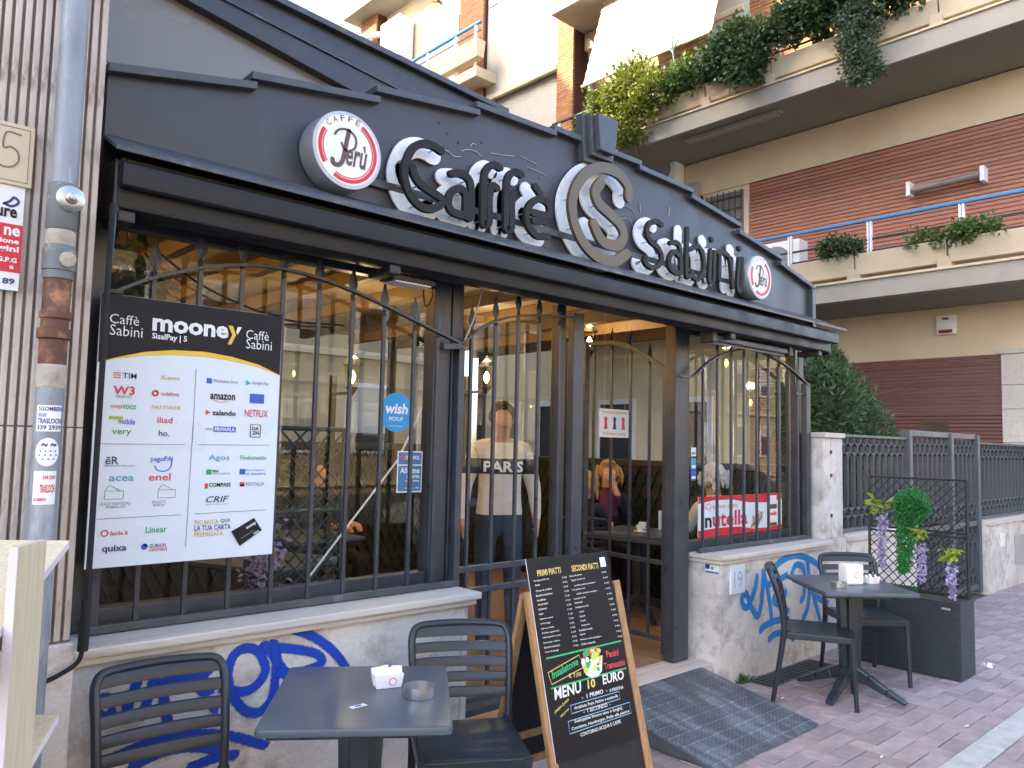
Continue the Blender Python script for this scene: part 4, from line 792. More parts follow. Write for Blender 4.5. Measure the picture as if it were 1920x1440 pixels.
MB().stroke([(x_ - .022, z_ - .026), (x_ + .022, z_ - .026), (x_ + .022, z_ + .026), (x_ - .022, z_ + .026), (x_ - .022, z_ - .026)], .0014, xz(3.1715, 3.1738), 0, caps=False).build('logo_frame', 'ink_black', bd)
am = next(m for m in MOONEY if m[0] == 'amazon'); MB().stroke([(am[1] + .018, am[2] - .003), (am[1] + .045, am[2] - .011), (am[1] + .072, am[2] - .003)], .0015, xz(3.1715, 3.1738)).build('logo_swash', 'ink_orange', bd)
za = next(m for m in MOONEY if m[0] == 'zalando'); MB().prism([(za[1] - .026, za[2] + .001), (za[1] - .007, za[2] + .011), (za[1] - .026, za[2] + .021)], xz(3.1715, 3.1738)).build('logo_patch', 'ink_red', bd)
gp = next(m for m in MOONEY if m[0] == 'Google Play'); MB().prism([(gp[1] - .025, gp[2] - .003), (gp[1] - .006, gp[2] + .008), (gp[1] - .025, gp[2] + .020)], xz(3.1715, 3.1738)).build('logo_patch', 'ink_cyan', bd)
for cx in ((.905, 1.43), (1.095, 1.43)):
    for s in ([(-.035, -.02), (.03, -.02), (.03, .01), (-.035, .01), (-.035, -.02)], [(-.035, .01), (-.02, .032), (.02, .01)]): MB().stroke([(cx[0] + a, cx[1] + b) for a, b in s], .0008, xz(3.1715, 3.1738), 0, caps=False).build('wallet_icon', 'ink_green' if cx[0] < 1 else 'ink_grey', bd)
for x in (.86, 1.51): MB().box(x - .03, x + .03, 3.16, 3.19, 2.179, 2.195).build('clip', 'black', bd, .003)

# ================================================================ notices on the glass
FG = (Vector((0, 3.325, 0)), X3, Z3, -Y3)
wi = thing('pickup_sticker', 'round bright blue pickup sticker on the left window glass', 'sticker', (2.25, 3.326, 1.69))
MB().lathe([(.099, 0), (.099, .0012)], (2.252, 3.3265, 1.793), 48, '-y').build('disc', 'wish_blue', wi)
lettering('wish', 2.185, 1.785, .135, .055, 'white', wi, FG, bold=.03, shear=.15, eps=.0008); lettering('PICKUP', 2.208, 1.75, .085, .02, 'white', wi, FG, bold=.015, eps=.0008); lettering('local as you go', 2.208, 1.72, .085, .007, 'white', wi, FG, eps=.0008)
al = thing('alarm_sticker', 'blue and white area alarm notice under the round blue sticker', 'sticker', (2.345, 3.326, 1.39))
MB().box(2.268, 2.422, 3.3255, 3.3272, 1.388, 1.598).build('paper', 'white', al)
for a, b in ((1.53, 1.592), (1.394, 1.524)): MB().box(2.274, 2.416, 3.3243, 3.3254, a, b).build('blue_field', 'police_blue', al)
F2 = (Vector((0, 3.3243, 0)), X3, Z3, -Y3)
lettering('ITALPOL', 2.315, 1.555, .09, .02, 'white', al, F2, bold=.02, eps=.0008); lettering('Allarme', 2.285, 1.485, .12, .03, 'white', al, F2, bold=.02, eps=.0008); lettering('su area', 2.325, 1.46, .08, .016, 'white', al, F2, eps=.0008); lettering('videosorvegliata', 2.315, 1.44, .09, .012, 'white', al, F2, eps=.0008); lettering('D.Lgs. 196', 2.32, 1.405, .085, .01, 'white', al, F2, eps=.0008)
MB().prism([(2.29, 1.545), (2.30, 1.56), (2.285, 1.568), (2.298, 1.572), (2.303, 1.585), (2.308, 1.572), (2.32, 1.568), (2.308, 1.56), (2.312, 1.545), (2.301, 1.555)], xz(3.3232, 3.3242)).build('star', 'ink_red', al)
nu = thing('crepe_poster', 'red and white hazelnut spread crepe poster in the window', 'poster', (5.42, 3.29, 1.0))
NX0, NX1, NZ0, NZ1, NY = 4.862, 6.055, .998, 1.292, 3.294
MB().box(NX0, NX1, NY, NY + .004, NZ0, NZ1).build('panel', 'board_white', nu)
fn = xz(NY - .0014, NY - .0004)
MB().prism([(NX0, NZ1), (NX0, NZ1 - .05), (5.05, NZ1 - .03), (5.3, NZ1 - .03), (5.55, NZ1 - .06), (5.8, NZ1 - .07), (NX1, NZ1 - .05), (NX1, NZ1)], fn).build('red_top', 'red', nu)
MB().prism([(NX0, NZ0), (NX0, NZ0 + .05), (5.1, NZ0 + .06), (5.4, NZ0 + .055), (5.6, NZ0 + .03), (5.8, NZ0 + .025), (NX1, NZ0 + .04), (NX1, NZ0)], fn).build('red_bottom', 'red', nu)
FN = (Vector((0, NY - .0012, 0)), X3, Z3, -Y3)
lettering('Crepes con', 4.95, 1.185, .42, .055, 'ink_red', nu, FN, bold=-.01, shear=.3, eps=.001)
lettering('n', 4.945, 1.065, .085, .075, 'ink_black', nu, FN, bold=.025, eps=.001); lettering('utella', 5.045, 1.065, .48, .115, 'red', nu, FN, bold=.02, eps=.001)
MB().prism([(5.56, 1.03), (5.66, 1.02), (5.74, 1.08), (5.76, 1.15), (5.69, 1.16), (5.60, 1.11)], xz(NY - .003, NY - .0014)).build('crepe_picture', 'cream_pale', nu)
for k in range(4): MB().stroke([(5.58 + k * .035, 1.04 + k * .01), (5.62 + k * .035, 1.08 + k * .012), (5.6 + k * .04, 1.12 + k * .008)], .006, xz(NY - .004, NY - .003)).build('chocolate_stripe', 'logo_brown', nu)
MB().prism([(5.83, 1.03), (5.96, 1.03), (5.985, 1.07), (5.98, 1.18), (5.955, 1.205), (5.835, 1.205), (5.81, 1.18), (5.805, 1.07)], xz(NY - .003, NY - .0014)).build('jar_picture', 'ivory', nu)
MB().box(5.828, 5.962, NY - .0042, NY - .0031, 1.205, 1.275).build('jar_lid', 'white', nu); MB().box(5.822, 5.968, NY - .0042, NY - .0031, 1.168, 1.204).build('jar_cream', 'logo_brown', nu); MB().box(5.822, 5.968, NY - .0042, NY - .0031, 1.032, 1.058).build('jar_cream', 'logo_brown', nu)
lettering('nutella', 5.825, 1.115, .14, .032, 'red', nu, (Vector((0, NY - .003, 0)), X3, Z3, -Y3), bold=.04, eps=.001)
for z0, z1, c, lab in ((1.585, 1.648, 'white', 'white sticker at the top of the column beside the poster window'), (1.49, 1.572, 'ink_cyan', 'blue and white card sticker in the middle of the column'), (1.41, 1.482, 'ink_blue', 'dark blue sticker at the bottom of the column')):
    t = thing('card_sticker', lab, 'sticker', (4.85, 3.326, z0), 0, 'card stickers on the window edge'); MB().box(4.815, 4.878, 3.3255, 3.3268, z0, z1).build('paper', c, t)
    MB().box(4.822, 4.870, 3.3245, 3.3252, z0 + .012, z0 + .03).build('print', 'white' if c != 'white' else 'ink_cyan', t)
pn = thing('door_notice', 'white paper notice with orange text and red figures hanging inside the doorway', 'notice', (4.52, 3.8, 1.7))
MB().box(4.35, 4.69, 3.80, 3.803, 1.71, 1.92).build('paper', 'white', pn)
FP = (Vector((0, 3.7995, 0)), X3, Z3, -Y3)
lettering('Vi preghiamo gentilmente', 4.37, 1.88, .30, .028, 'ink_orange', pn, FP, bold=.02, eps=.0008); lettering('di chiudere la porta', 4.39, 1.72, .26, .032, 'ink_orange', pn, FP, bold=.02, eps=.0008)
for x, c in ((4.42, 'ink_red'), (4.52, 'ink_navy'), (4.62, 'ink_red')): MB().prism([(x - .02, 1.77), (x + .02, 1.77), (x + .012, 1.82), (x + .018, 1.85), (x, 1.868), (x - .018, 1.85), (x - .012, 1.82)], xz(3.7985, 3.7994)).build('figure_print', c, pn)
MB().tube([(4.40, 3.80, 1.92), (4.40, 3.80, 2.80)], .0015, 4).build('string', 'rope', pn); MB().tube([(4.64, 3.80, 1.92), (4.64, 3.80, 2.80)], .0015, 4).build('string', 'rope', pn)
# flood light, tube light, heater, rope
fl = thing('flood_light', 'black finned flood light under the awning by the left window', 'light', (2.17, 3.17, 2.40))
MB().box(2.05, 2.30, 3.09, 3.21, 2.415, 2.44).build('body', 'black', fl, .004); MB().box(2.07, 2.28, 3.10, 3.20, 2.408, 2.414).build('lens', 'acrylic', fl)
for k in range(12): MB().box(2.06 + k * .0205, 2.066 + k * .0205, 3.10, 3.20, 2.4405, 2.462).build('fin', 'black', fl)
MB().bar((2.11, 3.15, 2.44), (2.06, 3.2, 2.53), .03, .01).build('bracket', 'black', fl)
MB().tube(catmull([(2.28, 3.2, 2.45), (2.36, 3.22, 2.48), (2.40, 3.25, 2.40), (2.37, 3.27, 2.35), (2.34, 3.26, 2.5)]), .004, 6).build('cable', 'rubber', fl)
tl = thing('tube_light', 'short white tube light over the closed gate leaf', 'light', (3.24, 3.32, 2.53))
MB().tube([(3.08, 3.30, 2.55), (3.41, 3.30, 2.55)], .028, 14).build('tube', 'acrylic', tl, smooth=True); MB().box(3.06, 3.43, 3.315, 3.345, 2.565, 2.59).build('housing', 'white_paint', tl, .004)
ht = thing('heater', 'long grey radiant heater bar under the awning by the right window', 'heater', (5.2, 3.1, 2.4))
MB().box(4.72, 5.75, 3.06, 3.14, 2.395, 2.44).build('housing', 'gun_rail', ht, .01); MB().tube([(4.74, 3.10, 2.392), (5.73, 3.10, 2.392)], .012, 8).build('element', 'alu', ht)
for x in (4.70, 5.77): MB().box(x - .03, x + .03, 3.05, 3.16, 2.385, 2.46).build('end_cap', 'black', ht, .006)
rp = thing('loose_wire', 'loose pale wire hanging in front of the dark post', 'wire', (2.62, 3.24, 2.1)); MB().tube(catmull([(2.72, 3.22, 2.52), (2.68, 3.225, 2.36), (2.64, 3.23, 2.26), (2.61, 3.235, 2.19)]), .004, 6).build('wire', 'rope', rp)
ch = thing('hanging_chain', 'thin dark chain sagging across the window above the payment board', 'chain', (1.4, 3.30, 2.2)); MB().tube(catmull([(1.02, 3.27, 2.40), (1.2, 3.27, 2.29), (1.4, 3.27, 2.22), (1.62, 3.27, 2.18), (1.9, 3.27, 2.19)]), .005, 5).build('links', 'rubber', ch)
cbw = thing('cable_bundle', 'bundle of pale cables on the wall edge above the sign', 'cable', (.80, 3.5, 3.1))
for k in range(4): MB().tube(catmull([(.775 + k * .008, 3.60, 3.62), (.79 + k * .008, 3.58, 3.42), (.785 + k * .01, 3.55, 3.28), (.83 + k * .012, 3.45, 3.15 + k * .01), (.93 + k * .03, 3.34, 3.075)]), .006, 6).build('cable', 'rope', cbw, smooth=True)
st_ = thing('leaning_stick', 'thin white stick leaning behind the left window glass', 'stick', (2.15, 3.5, .9)); MB().tube([(1.86, 3.44, .99), (2.32, 3.40, 1.55), (2.47, 3.40, 1.83)], .005, 6).build('stick', 'acrylic', st_)

# ================================================================ furniture
def rrect(w_, d_, r, n=5):
    out = []
    for cx, cy, a0 in ((w_ / 2 - r, d_ / 2 - r, 0), (-w_ / 2 + r, d_ / 2 - r, 90), (-w_ / 2 + r, -d_ / 2 + r, 180), (w_ / 2 - r, -d_ / 2 + r, 270)):
        for k in range(n + 1): a = R(a0 + 90 * k / n); out.append((cx + r * math.cos(a), cy + r * math.sin(a)))
    return out
def make_chair(label):
    t = thing('chair', label, 'chair', (0, 0, 0), 0, 'dark plastic terrace chairs'); XF.pop(t.name, None)
    # seat: dished panel
    n = 12; mb = MB(); top = []; hw, hd = .215, .215
    for j in range(n + 1):
        for i in range(n + 1):
            u, v = -1 + 2 * i / n, -1 + 2 * j / n
            sx = hw * (.94 + .06 * v); z = .462 - .012 * (1 - u * u) * (1 - v * v) - .010 * max(0, v - .6) / .4 * 1.2
            mb.v.append((u * sx, v * hd, z))
    for j in range(n):
        for i in range(n):
            a = j * (n + 1) + i; mb.face((a, a + 1, a + n + 2, a + n + 1))
    b0 = len(mb.v)
    for j in range(n + 1):
        for i in range(n + 1):
            x, y, z = mb.v[j * (n + 1) + i]; mb.v.append((x, y, z - .022))
    for j in range(n):
        for i in range(n):
            a = b0 + j * (n + 1) + i; mb.face((a + n + 1, a + n + 2, a + 1, a))
    edge = [i for i in range(n + 1)] + [(k + 1) * (n + 1) + n for k in range(n)] + [n * (n + 1) + n - 1 - k for k in range(n)] + [(n - 1 - k) * (n + 1) for k in range(n - 1)]
    for a, c in zip(edge, edge[1:] + edge[:1]): mb.face((a, b0 + a, b0 + c, c))
    mb.build('seat', 'plastic', t, smooth=True, world=False)
    fr = MB(); fr.bar((-.20, .20, .435), (.20, .20, .435), .022, .04); fr.bar((-.207, -.20, .435), (-.207, .20, .435), .022, .04); fr.bar((.207, -.20, .435), (.207, .20, .435), .022, .04); fr.bar((-.20, -.20, .435), (.20, -.20, .435), .022, .04)
    fr.build('apron', 'plastic', t, .006, world=False)
    # backrest surface: s along width [-1,1], h height
    def bp(s, z, o=0.):
        k = (z - .46) / .38; y = -.205 - .085 * k - .03 * k * k + .03 * s * s * min(1, k * 2) - .0
        w_ = .205 + .012 * k
        return Vector((s * w_, y - o, z))
    def strip(poly_s, z0, z1, nm, th=.020):
        m = MB(); k = len(poly_s)
        for s, za, zb in poly_s:
            for z in (za, zb):
                for o in (0, th): m.v.append(tuple(bp(s, z, o)))
        for i in range(k - 1):
            a = i * 4; c = a + 4
            m.face((a, c, c + 2, a + 2)); m.face((a + 1, a + 3, c + 3, c + 1)); m.face((a + 2, c + 2, c + 3, a + 3)); m.face((a, a + 1, c + 1, c))
        m.face((0, 2, 3, 1)); e = (k - 1) * 4; m.face((e, e + 1, e + 3, e + 2))
        return m.build(nm, 'plastic', t, .007, True, world=False)
    S_ = [-1 + 2 * i / 20 for i in range(21)]
    for zc, hh in ((.815, .022), (.752, .020), (.692, .020), (.632, .020), (.572, .021)): strip([(s * .95, zc - hh, zc + hh) for s in S_], 0, 0, 'slat' if zc < .8 else 'top_slat')
    pts = [Vector((-.207, -.215, .44)), bp(-1, .52, .01), bp(-1, .60, .01), bp(-1.0, .70, .01), bp(-1.0, .775, .01), bp(-.965, .812, .01), bp(-.87, .836, .01), bp(-.6, .843, .01), bp(0, .846, .01), bp(.6, .843, .01), bp(.87, .836, .01), bp(.965, .812, .01), bp(1.0, .775, .01), bp(1.0, .70, .01), bp(1, .60, .01), bp(1, .52, .01), Vector((.207, -.215, .44))]
    MB().tube(catmull(pts, 4), .0165, 12).build('back_frame', 'plastic', t, smooth=True, world=False)
    for sg in (-1, 1):
        MB().tube(catmull([(sg * .200, .198, .452), (sg * .2, .205, .30), (sg * .205, .222, .0)], 4), [.021, .020, .020, .019, .018, .017, .016, .015, .015], 10).build('leg', 'plastic', t, smooth=True, world=False)
        MB().tube(catmull([(sg * .205, -.212, .475), (sg * .203, -.235, .30), (sg * .207, -.285, .0)], 4), [.021, .020, .020, .019, .018, .017, .016, .015, .015], 10).build('leg', 'plastic', t, smooth=True, world=False)
    return t
chair = make_chair('dark grey plastic chair with blue graffiti showing through its slats')
chair.location = (1.0, 2.62, 0); chair.rotation_euler.z = R(176)
def place(o, x, y, rz, lab): o['label'] = lab; o.location = (x, y, 0); o.rotation_euler.z = R(rz); return o
place(dup_tree(chair), 2.09, 2.50, 149, 'dark grey plastic chair between the near table and the menu board')
place(dup_tree(chair), 5.17, 2.55, 207, 'dark grey plastic chair seen from the side at the far table')
place(dup_tree(chair), 5.90, 2.55, 140, 'dark grey plastic chair between the far table and the planter')
def make_table(label):
    t = thing('bistro_table', label, 'table', (0, 0, 0), 0, 'square grey terrace tables'); XF.pop(t.name, None)
    MB().prism(rrect(.62, .70, .02), lambda u, v, s: (u, v, .742 if s == 0 else .716)).build('table_top', 'table_top', t, .006, True, world=False)
    MB().prism(rrect(.56, .64, .02), lambda u, v, s: (u, v, .7155 if s == 0 else .70)).build('under_frame', 'table_leg', t, world=False)
    m = MB(); m.prism([(a * .055, b * .055) for a, b in ((1, .45), (.45, .45), (.45, 1), (-.45, 1), (-.45, .45), (-1, .45), (-1, -.45), (-.45, -.45), (-.45, -1), (.45, -1), (.45, -.45), (1, -.45))], lambda u, v, s: (u * (1.5 if s == 0 else 1.1), v * (1.5 if s == 0 else 1.1), .70 if s == 0 else .12)); m.build('column', 'table_leg', t, .006, True, world=False)
    for k in range(4):
        a = R(45 + 90 * k); d = Vector((math.cos(a), math.sin(a), 0)); m = MB()
        P = [d * .03 + Z3 * .16, d * .12 + Z3 * .125, d * .24 + Z3 * .07, d * .36 + Z3 * .022]
        for i in range(3): m.bar(P[i], P[i + 1], .062 - i * .004, .09 - i * .022, Z3, .058 - i * .004, .068 - i * .022)
        m.build('foot', 'table_leg', t, .008, world=False)
    return t
t1 = make_table('grey square table with napkin basket and ashtray near the dark blue graffiti'); t1.location = (1.575, 2.48, 0); t1.rotation_euler.z = R(-36)
t2 = dup_tree(t1); t2['label'] = 'grey square table with white napkin dispenser near the cyan graffiti'; t2.location = (5.41, 2.45, 0); t2.rotation_euler.z = R(-41)
# table top items
def ashtray(label, x, y, r=.055, h=.038):
    t = thing('ashtray', label, 'ashtray', (x, y, .742))
    MB().lathe([(r * .98, .743), (r, .747), (r, .743 + h), (r - .003, .743 + h), (r - .004, .748), (.001, .748)], (x, y, 0), 32).build('bowl', 'metal_ash', t, smooth=True)
    MB().tube([(x + r * .2, y + r * .2, .75), (x - r * .5, y + .1 * r, .752)], .004, 6).build('cigarette_end', 'white', t)
ashtray('round steel ashtray on the near table', 1.715, 2.33); ashtray('round steel ashtray on the far table', 5.20, 2.42, .05, .034)
def basket(label, x, y, rz, sx, sy, h, fill):
    t = thing('napkin_basket' if fill == 'n' else 'sugar_basket', label, 'basket', (x, y, .742), R(rz)); zz = .743
    m = MB(); a, b = sx / 2, sy / 2
    def wall(p, q):
        p, q = Vector((*p, 0)), Vector((*q, 0)); m.hexa([p * .85 + Z3 * .003, q * .85 + Z3 * .003, q * .80 + Z3 * .003, p * .80 + Z3 * .003, p + Z3 * h, q + Z3 * h, q * .95 + Z3 * h, p * .95 + Z3 * h])
    for p, q in (((-a, -b), (a, -b)), ((a, -b), (a, b)), ((a, b), (-a, b)), ((-a, b), (-a, -b))): wall(p, q)
    m.box(-a * .84, a * .84, -b * .84, b * .84, .001, .004); m.build('basket_body', 'white', t, .0015, world=False)
    MB().lathe([(.014, 0), (.014, .001)], (a * .25, -b * .94, h * .5), 16, '-y').build('logo_disc', 'ink_red', t, world=False); MB().lathe([(.011, 0), (.011, .001)], (a * .25, -b * .94 - .0012, h * .5), 16, '-y').build('logo_face', 'white', t, world=False)
    rg = random.Random(3)
    for k in range(7):
        u = -a * .7 + 1.4 * a * k / 6; tl_ = rg.uniform(-.3, .3)
        if fill == 'n': MB().bar((u, -b * .6, .012), (u + tl_ * .03, b * .5, h * 1.15 + rg.uniform(0, .015)), .012, .03, (1, 0, 0)).build('napkin', 'white', t, .004, world=False)
        else: MB().bar((u, -b * .5, .012), (u + tl_ * .03, b * .4, h * 1.1 + rg.uniform(0, .012)), .018, .008, (0, 1, 0)).build('sugar_packet', ('white', 'wood_box', 'logo_brown')[k % 3], t, .002, world=False)
basket('white plastic basket full of napkins on the near table', 1.69, 2.50, -20, .11, .075, .05, 'n')
basket('white basket of sugar packets on the far table', 5.56, 2.36, -20, .10, .06, .045, 's')
nd = thing('napkin_dispenser', 'white boxy napkin dispenser on the far table', 'dispenser', (5.42, 2.44, .742), R(-30))
MB().box(-.065, .065, -.05, .05, .001, .135).build('case', 'white', nd, .012, True, world=False); MB().box(-.067, -.0655, -.032, .032, .02, .115).build('napkin_opening', 'acrylic', nd, world=False)
MB().lathe([(.02, 0), (.02, .001)], (.01, -.0505, .065), 20, '-y').build('logo_disc', 'ink_red', nd, world=False); MB().lathe([(.017, 0), (.017, .001)], (.01, -.0517, .065), 20, '-y').build('logo_face', 'white', nd, world=False)
sk = thing('table_sticker', 'small white paper label on the near table top', 'label', (1.49, 2.37, .743)); MB().box(1.46, 1.52, 2.36, 2.385, .7425, .7432).build('paper', 'white', sk); MB().box(1.478, 1.502, 2.366, 2.379, .7434, .7438).build('print', 'ink_blue', sk)

# ================================================================ A-frame menu board
AB = Vector((2.436, 2.257, 0)); yaw, tilt, AW, AL = -.064, .269, .517, 1.036
ad_ = Vector((math.cos(yaw), math.sin(yaw), 0)); an = Vector((-math.sin(yaw), math.cos(yaw), 0)); au = an * math.sin(tilt) + Z3 * math.cos(tilt); aN = ad_.cross(au)   # towards the viewer
af = thing('menu_board', 'folding wooden A-frame with black chalk style lunch menu', 'menu board', tuple(AB + ad_ * AW / 2))
def ap(s, t, o=0.): return AB + ad_ * s + au * t + aN * o
def abar(nm, s0, t0, s1, t1, wd, dp, m='wood'): MB().bar(ap(s0, t0, 0), ap(s1, t1, 0), dp, wd, aN).build(nm, m, af, .003) if False else MB().bar(ap(s0, t0), ap(s1, t1), wd, dp, aN).build(nm, m, af, .003)
abar('front_leg', -.018, 0, -.018, AL, .042, .024); abar('front_leg', AW + .018, 0, AW + .018, AL, .042, .024)
abar('front_rail', 0, .16, AW, .16, .04, .02)
def aquad(nm, s0, t0, s1, t1, o0, o1, m): MB().hexa([ap(s0, t0, o1), ap(s1, t0, o1), ap(s1, t0, o0), ap(s0, t0, o0), ap(s0, t1, o1), ap(s1, t1, o1), ap(s1, t1, o0), ap(s0, t1, o0)]).build(nm, m, af)
aquad('chalkboard', .004, .18, AW - .004, 1.02, -.004, .004, 'slate')
aquad('menu_sheet', -.012, .335, AW - .018, 1.176, .0125, .0145, 'menu_black')
aquad('sheet_edge', -.0135, .335, -.0122, 1.176, .0122, .0148, 'acrylic')
FA = (ap(0, 0, .0152), ad_, au, aN)
CH = dict(w='chalk_white', y='chalk_yellow', g='chalk_green', r='chalk_red', c='chalk_white')
for tx, u, v, wd, dv, ht, c in MENU:
    if wd < .004 or u + wd > AW + .01: continue
    bold = .025 if ht > .025 else .012
    lettering(tx, u, v, wd, ht, CH[c], af, FA, dv=dv, bold=bold, eps=.0008, shear=.12 if tx in ('MENU', 'EURO', '10') else 0)
ax = lambda u, v, s: ap(u, v, .0156 if s == 0 else .0146)
for a in MENU_LINE: MB().stroke([a[:2], a[2:]], .0035, ax, 0, caps=False).build('green_line', 'chalk_green', af)
for k, q in enumerate(MENU_BOX):
    MB().stroke(q + [q[0]], .0016, ax, 0).build('outline', 'chalk_yellow' if k == 0 else 'chalk_blue', af)
sx, sy = SALAD
MB().prism([(sx - .068, sy + .01), (sx - .05, sy - .045), (sx - .02, sy - .065), (sx + .02, sy - .065), (sx + .05, sy - .045), (sx + .07, sy + .02)], ax).build('salad_bowl', 'white', af)
rg = random.Random(5)
for k in range(26):
    a, b = sx + rg.uniform(-.055, .055), sy + rg.uniform(-.03, .06) - abs(rg.uniform(0, .02)); c = ('ink_lime', 'ink_green', 'ink_lime', 'white', 'ink_red')[k % 5]; r_ = rg.uniform(.009, .02) * (.7 if c in ('ink_red', 'white') else 1)
    MB().prism([(a + r_ * rg.uniform(.6, 1.2) * math.cos(R(t_)), b + r_ * rg.uniform(.6, 1.2) * math.sin(R(t_))) for t_ in range(0, 360, 45)], lambda u, v, s, o=.0158 + k * .00005: ap(u, v, o if s == 0 else .0148)).build('salad_leaf', c, af)
aquad('price_tag', AW - .075, 1.105, AW - .04, 1.15, .0148, .0158, 'white'); 
bu = -an * math.sin(-tilt * .9) + Z3 * math.cos(tilt * .9); hb_ = ap(0, AL - .01, -.02)
def bp2(s, t): return hb_ + ad_ * s - (an * -math.sin(tilt * .9) + Z3 * math.cos(tilt * .9)) * t
for s in (-.018, AW + .018): MB().bar(bp2(s, 0), bp2(s, 1.025), .042, .024, an).build('rear_leg', 'wood', af, .003)
for t_ in (.03, .70, .84): MB().bar(bp2(0, t_), bp2(AW, t_), .035, .02, an).build('rear_rail', 'wood', af, .003)
MB().hexa([bp2(.004, .05), bp2(AW - .004, .05), bp2(AW - .004, .05) + an * .008, bp2(.004, .05) + an * .008, bp2(.004, .82), bp2(AW - .004, .82), bp2(AW - .004, .82) + an * .008, bp2(.004, .82) + an * .008]).build('rear_chalkboard', 'slate', af)

# ================================================================ ramp
rm = thing('access_ramp', 'grey chequer plate steel ramp up to the doorway', 'ramp', (4.1, 2.7, 0))
RX0, RX1, RY0, RY1, RZ = 3.58, 4.66, 2.30, 3.128, .163
MB().prism([(RY0, .004), (RY0, .012), (RY1, RZ), (RY1, .002), (RY0 + .05, .002)], lambda u, v, s: (RX1 if s else RX0, u, v)).build('body', 'steel', rm, .002)
rz_ = lambda y: .012 + (RZ - .012) * (y - RY0) / (RY1 - RY0)
nrib = 9
for k in range(nrib):
    y = RY0 + .05 + k * (RY1 - RY0 - .09) / (nrib - 1)
    MB().hexa([(RX0 + .01, y - .006, rz_(y)), (RX1 - .01, y - .006, rz_(y)), (RX1 - .01, y + .012, rz_(y)), (RX0 + .01, y + .012, rz_(y)), (RX0 + .01, y - .003, rz_(y) + .006), (RX1 - .01, y - .003, rz_(y) + .006), (RX1 - .01, y + .009, rz_(y) + .007), (RX0 + .01, y + .009, rz_(y) + .007)]).build('ridge', 'steel', rm)
mb = MB()
for i in range(52):
    for j in range(34):
        x = RX0 + .02 + i * .0202; y = RY0 + .03 + j * .0235 + (.01 if i % 2 else 0)
        if y > RY1 - .015: continue
        sg = 1 if (i + j) % 2 else -1; d = Vector((.0065, sg * .0065, 0)); z = rz_(y)
        p = Vector((x, y, z)); q = Vector((-d.y, d.x, 0)) * .32; b = len(mb.v); sl = Vector((0, 0, (RZ - .012) / (RY1 - RY0)))
        mb.v += [tuple(p - d + sl * (-d.y)), tuple(p + q + sl * q.y + Z3 * .0022), tuple(p + d + sl * d.y), tuple(p - q - sl * q.y + Z3 * .0022), tuple(p + Z3 * .003)]
        for f in ((0, 1, 4), (1, 2, 4), (2, 3, 4), (3, 0, 4)): mb.face([b + k for k in f])
tag(mb.build('tread_studs', 'steel_worn', rm), kind='stuff')

dg = thing('drain_grate', 'dark slotted drain grate in the paving at the foot of the graffiti wall', 'grate', (5.6, 2.96, 0))
MB().box(5.12, 6.05, 2.86, 3.06, .0005, .0045).build('frame', 'steel', dg)
for k in range(17): MB().box(5.14 + k * .053, 5.165 + k * .053, 2.875, 3.045, .0046, .0075).build('slot', 'rubber', dg)
# ================================================================ planter with trellis
pl = thing('wicker_planter', 'tall black wicker planter box with metal trellis beside the far chair', 'planter', (6.485, 2.43, 0))
MB().box(6.335, 6.64, 2.055, 2.80, .004, .545).build('wicker_box', 'wicker', pl, .008)
mb = MB(); [mb.box(*q) for q in ((6.33, 6.645, 2.05, 2.07, .546, .56), (6.33, 6.645, 2.785, 2.805, .546, .56), (6.33, 6.35, 2.071, 2.784, .546, .56), (6.625, 6.645, 2.071, 2.784, .546, .56))]; mb.build('rim', 'wicker', pl)
MB().box(6.352, 6.623, 2.072, 2.783, .5455, .550).build('soil', 'soil', pl)
MB().box(6.33, 6.334, 2.12, 2.18, .50, .515).build('metal_tag', 'alu', pl)
TX = 6.56
for y in (2.065, 2.795): MB().tube([(TX, y, .55), (TX, y, 1.45)], .012, 8).build('trellis_post', 'trellis', pl, smooth=True)
for z in (.58, 1.015, 1.045, 1.445): MB().tube([(TX, 2.065, z), (TX, 2.795, z)], .008, 8).build('trellis_rail', 'trellis', pl, smooth=True)
for z0, z1 in ((.58, 1.015), (1.045, 1.445)):
    hgt = z1 - z0
    for k in range(-5, 11):
        for sg in (1, -1):
            ya, yb = 2.065 + k * .073, 2.065 + k * .073 + hgt
            za, zb = z0, z1
            if ya < 2.065: za = z0 + (2.065 - ya); ya = 2.065
            if yb > 2.795: zb = z1 - (yb - 2.795); yb = 2.795
            if zb - za < .03: continue
            if sg < 0: ya, yb = 2.065 + 2.795 - ya, 2.065 + 2.795 - yb
            MB().tube([(TX + .004 * sg, ya, za), (TX + .004 * sg, yb, zb)], .004, 5).build('trellis_bar', 'trellis', pl)
rg = random.Random(11)
ivy = thing('hanging_ivy', 'bushy artificial bright green ivy hanging on the planter trellis', 'plant', (6.48, 2.45, 1.0))
def ivyp():
    if rg.random() < .55:
        u = Vector((rg.gauss(0, 1), rg.gauss(0, 1), rg.gauss(0, 1))).normalized() * rg.random() ** .35; return (6.47 + u.x * .09, 2.43 + u.y * .125, 1.24 + u.z * .13), (u.x, u.y, -.5)
    t_ = rg.random(); wdt = .10 * (1 - t_ * .8) + .012; a = rg.uniform(0, 6.28); r_ = math.sqrt(rg.random())
    return (6.47 + r_ * math.cos(a) * wdt * .6, 2.45 + r_ * math.sin(a) * wdt + .05 * t_, 1.20 - .48 * t_), (-.3, 0, -.8)
MB().leaves(4200, ivyp, .032, rg, asp=.38).build('foliage', 'leaf_plastic', ivy)
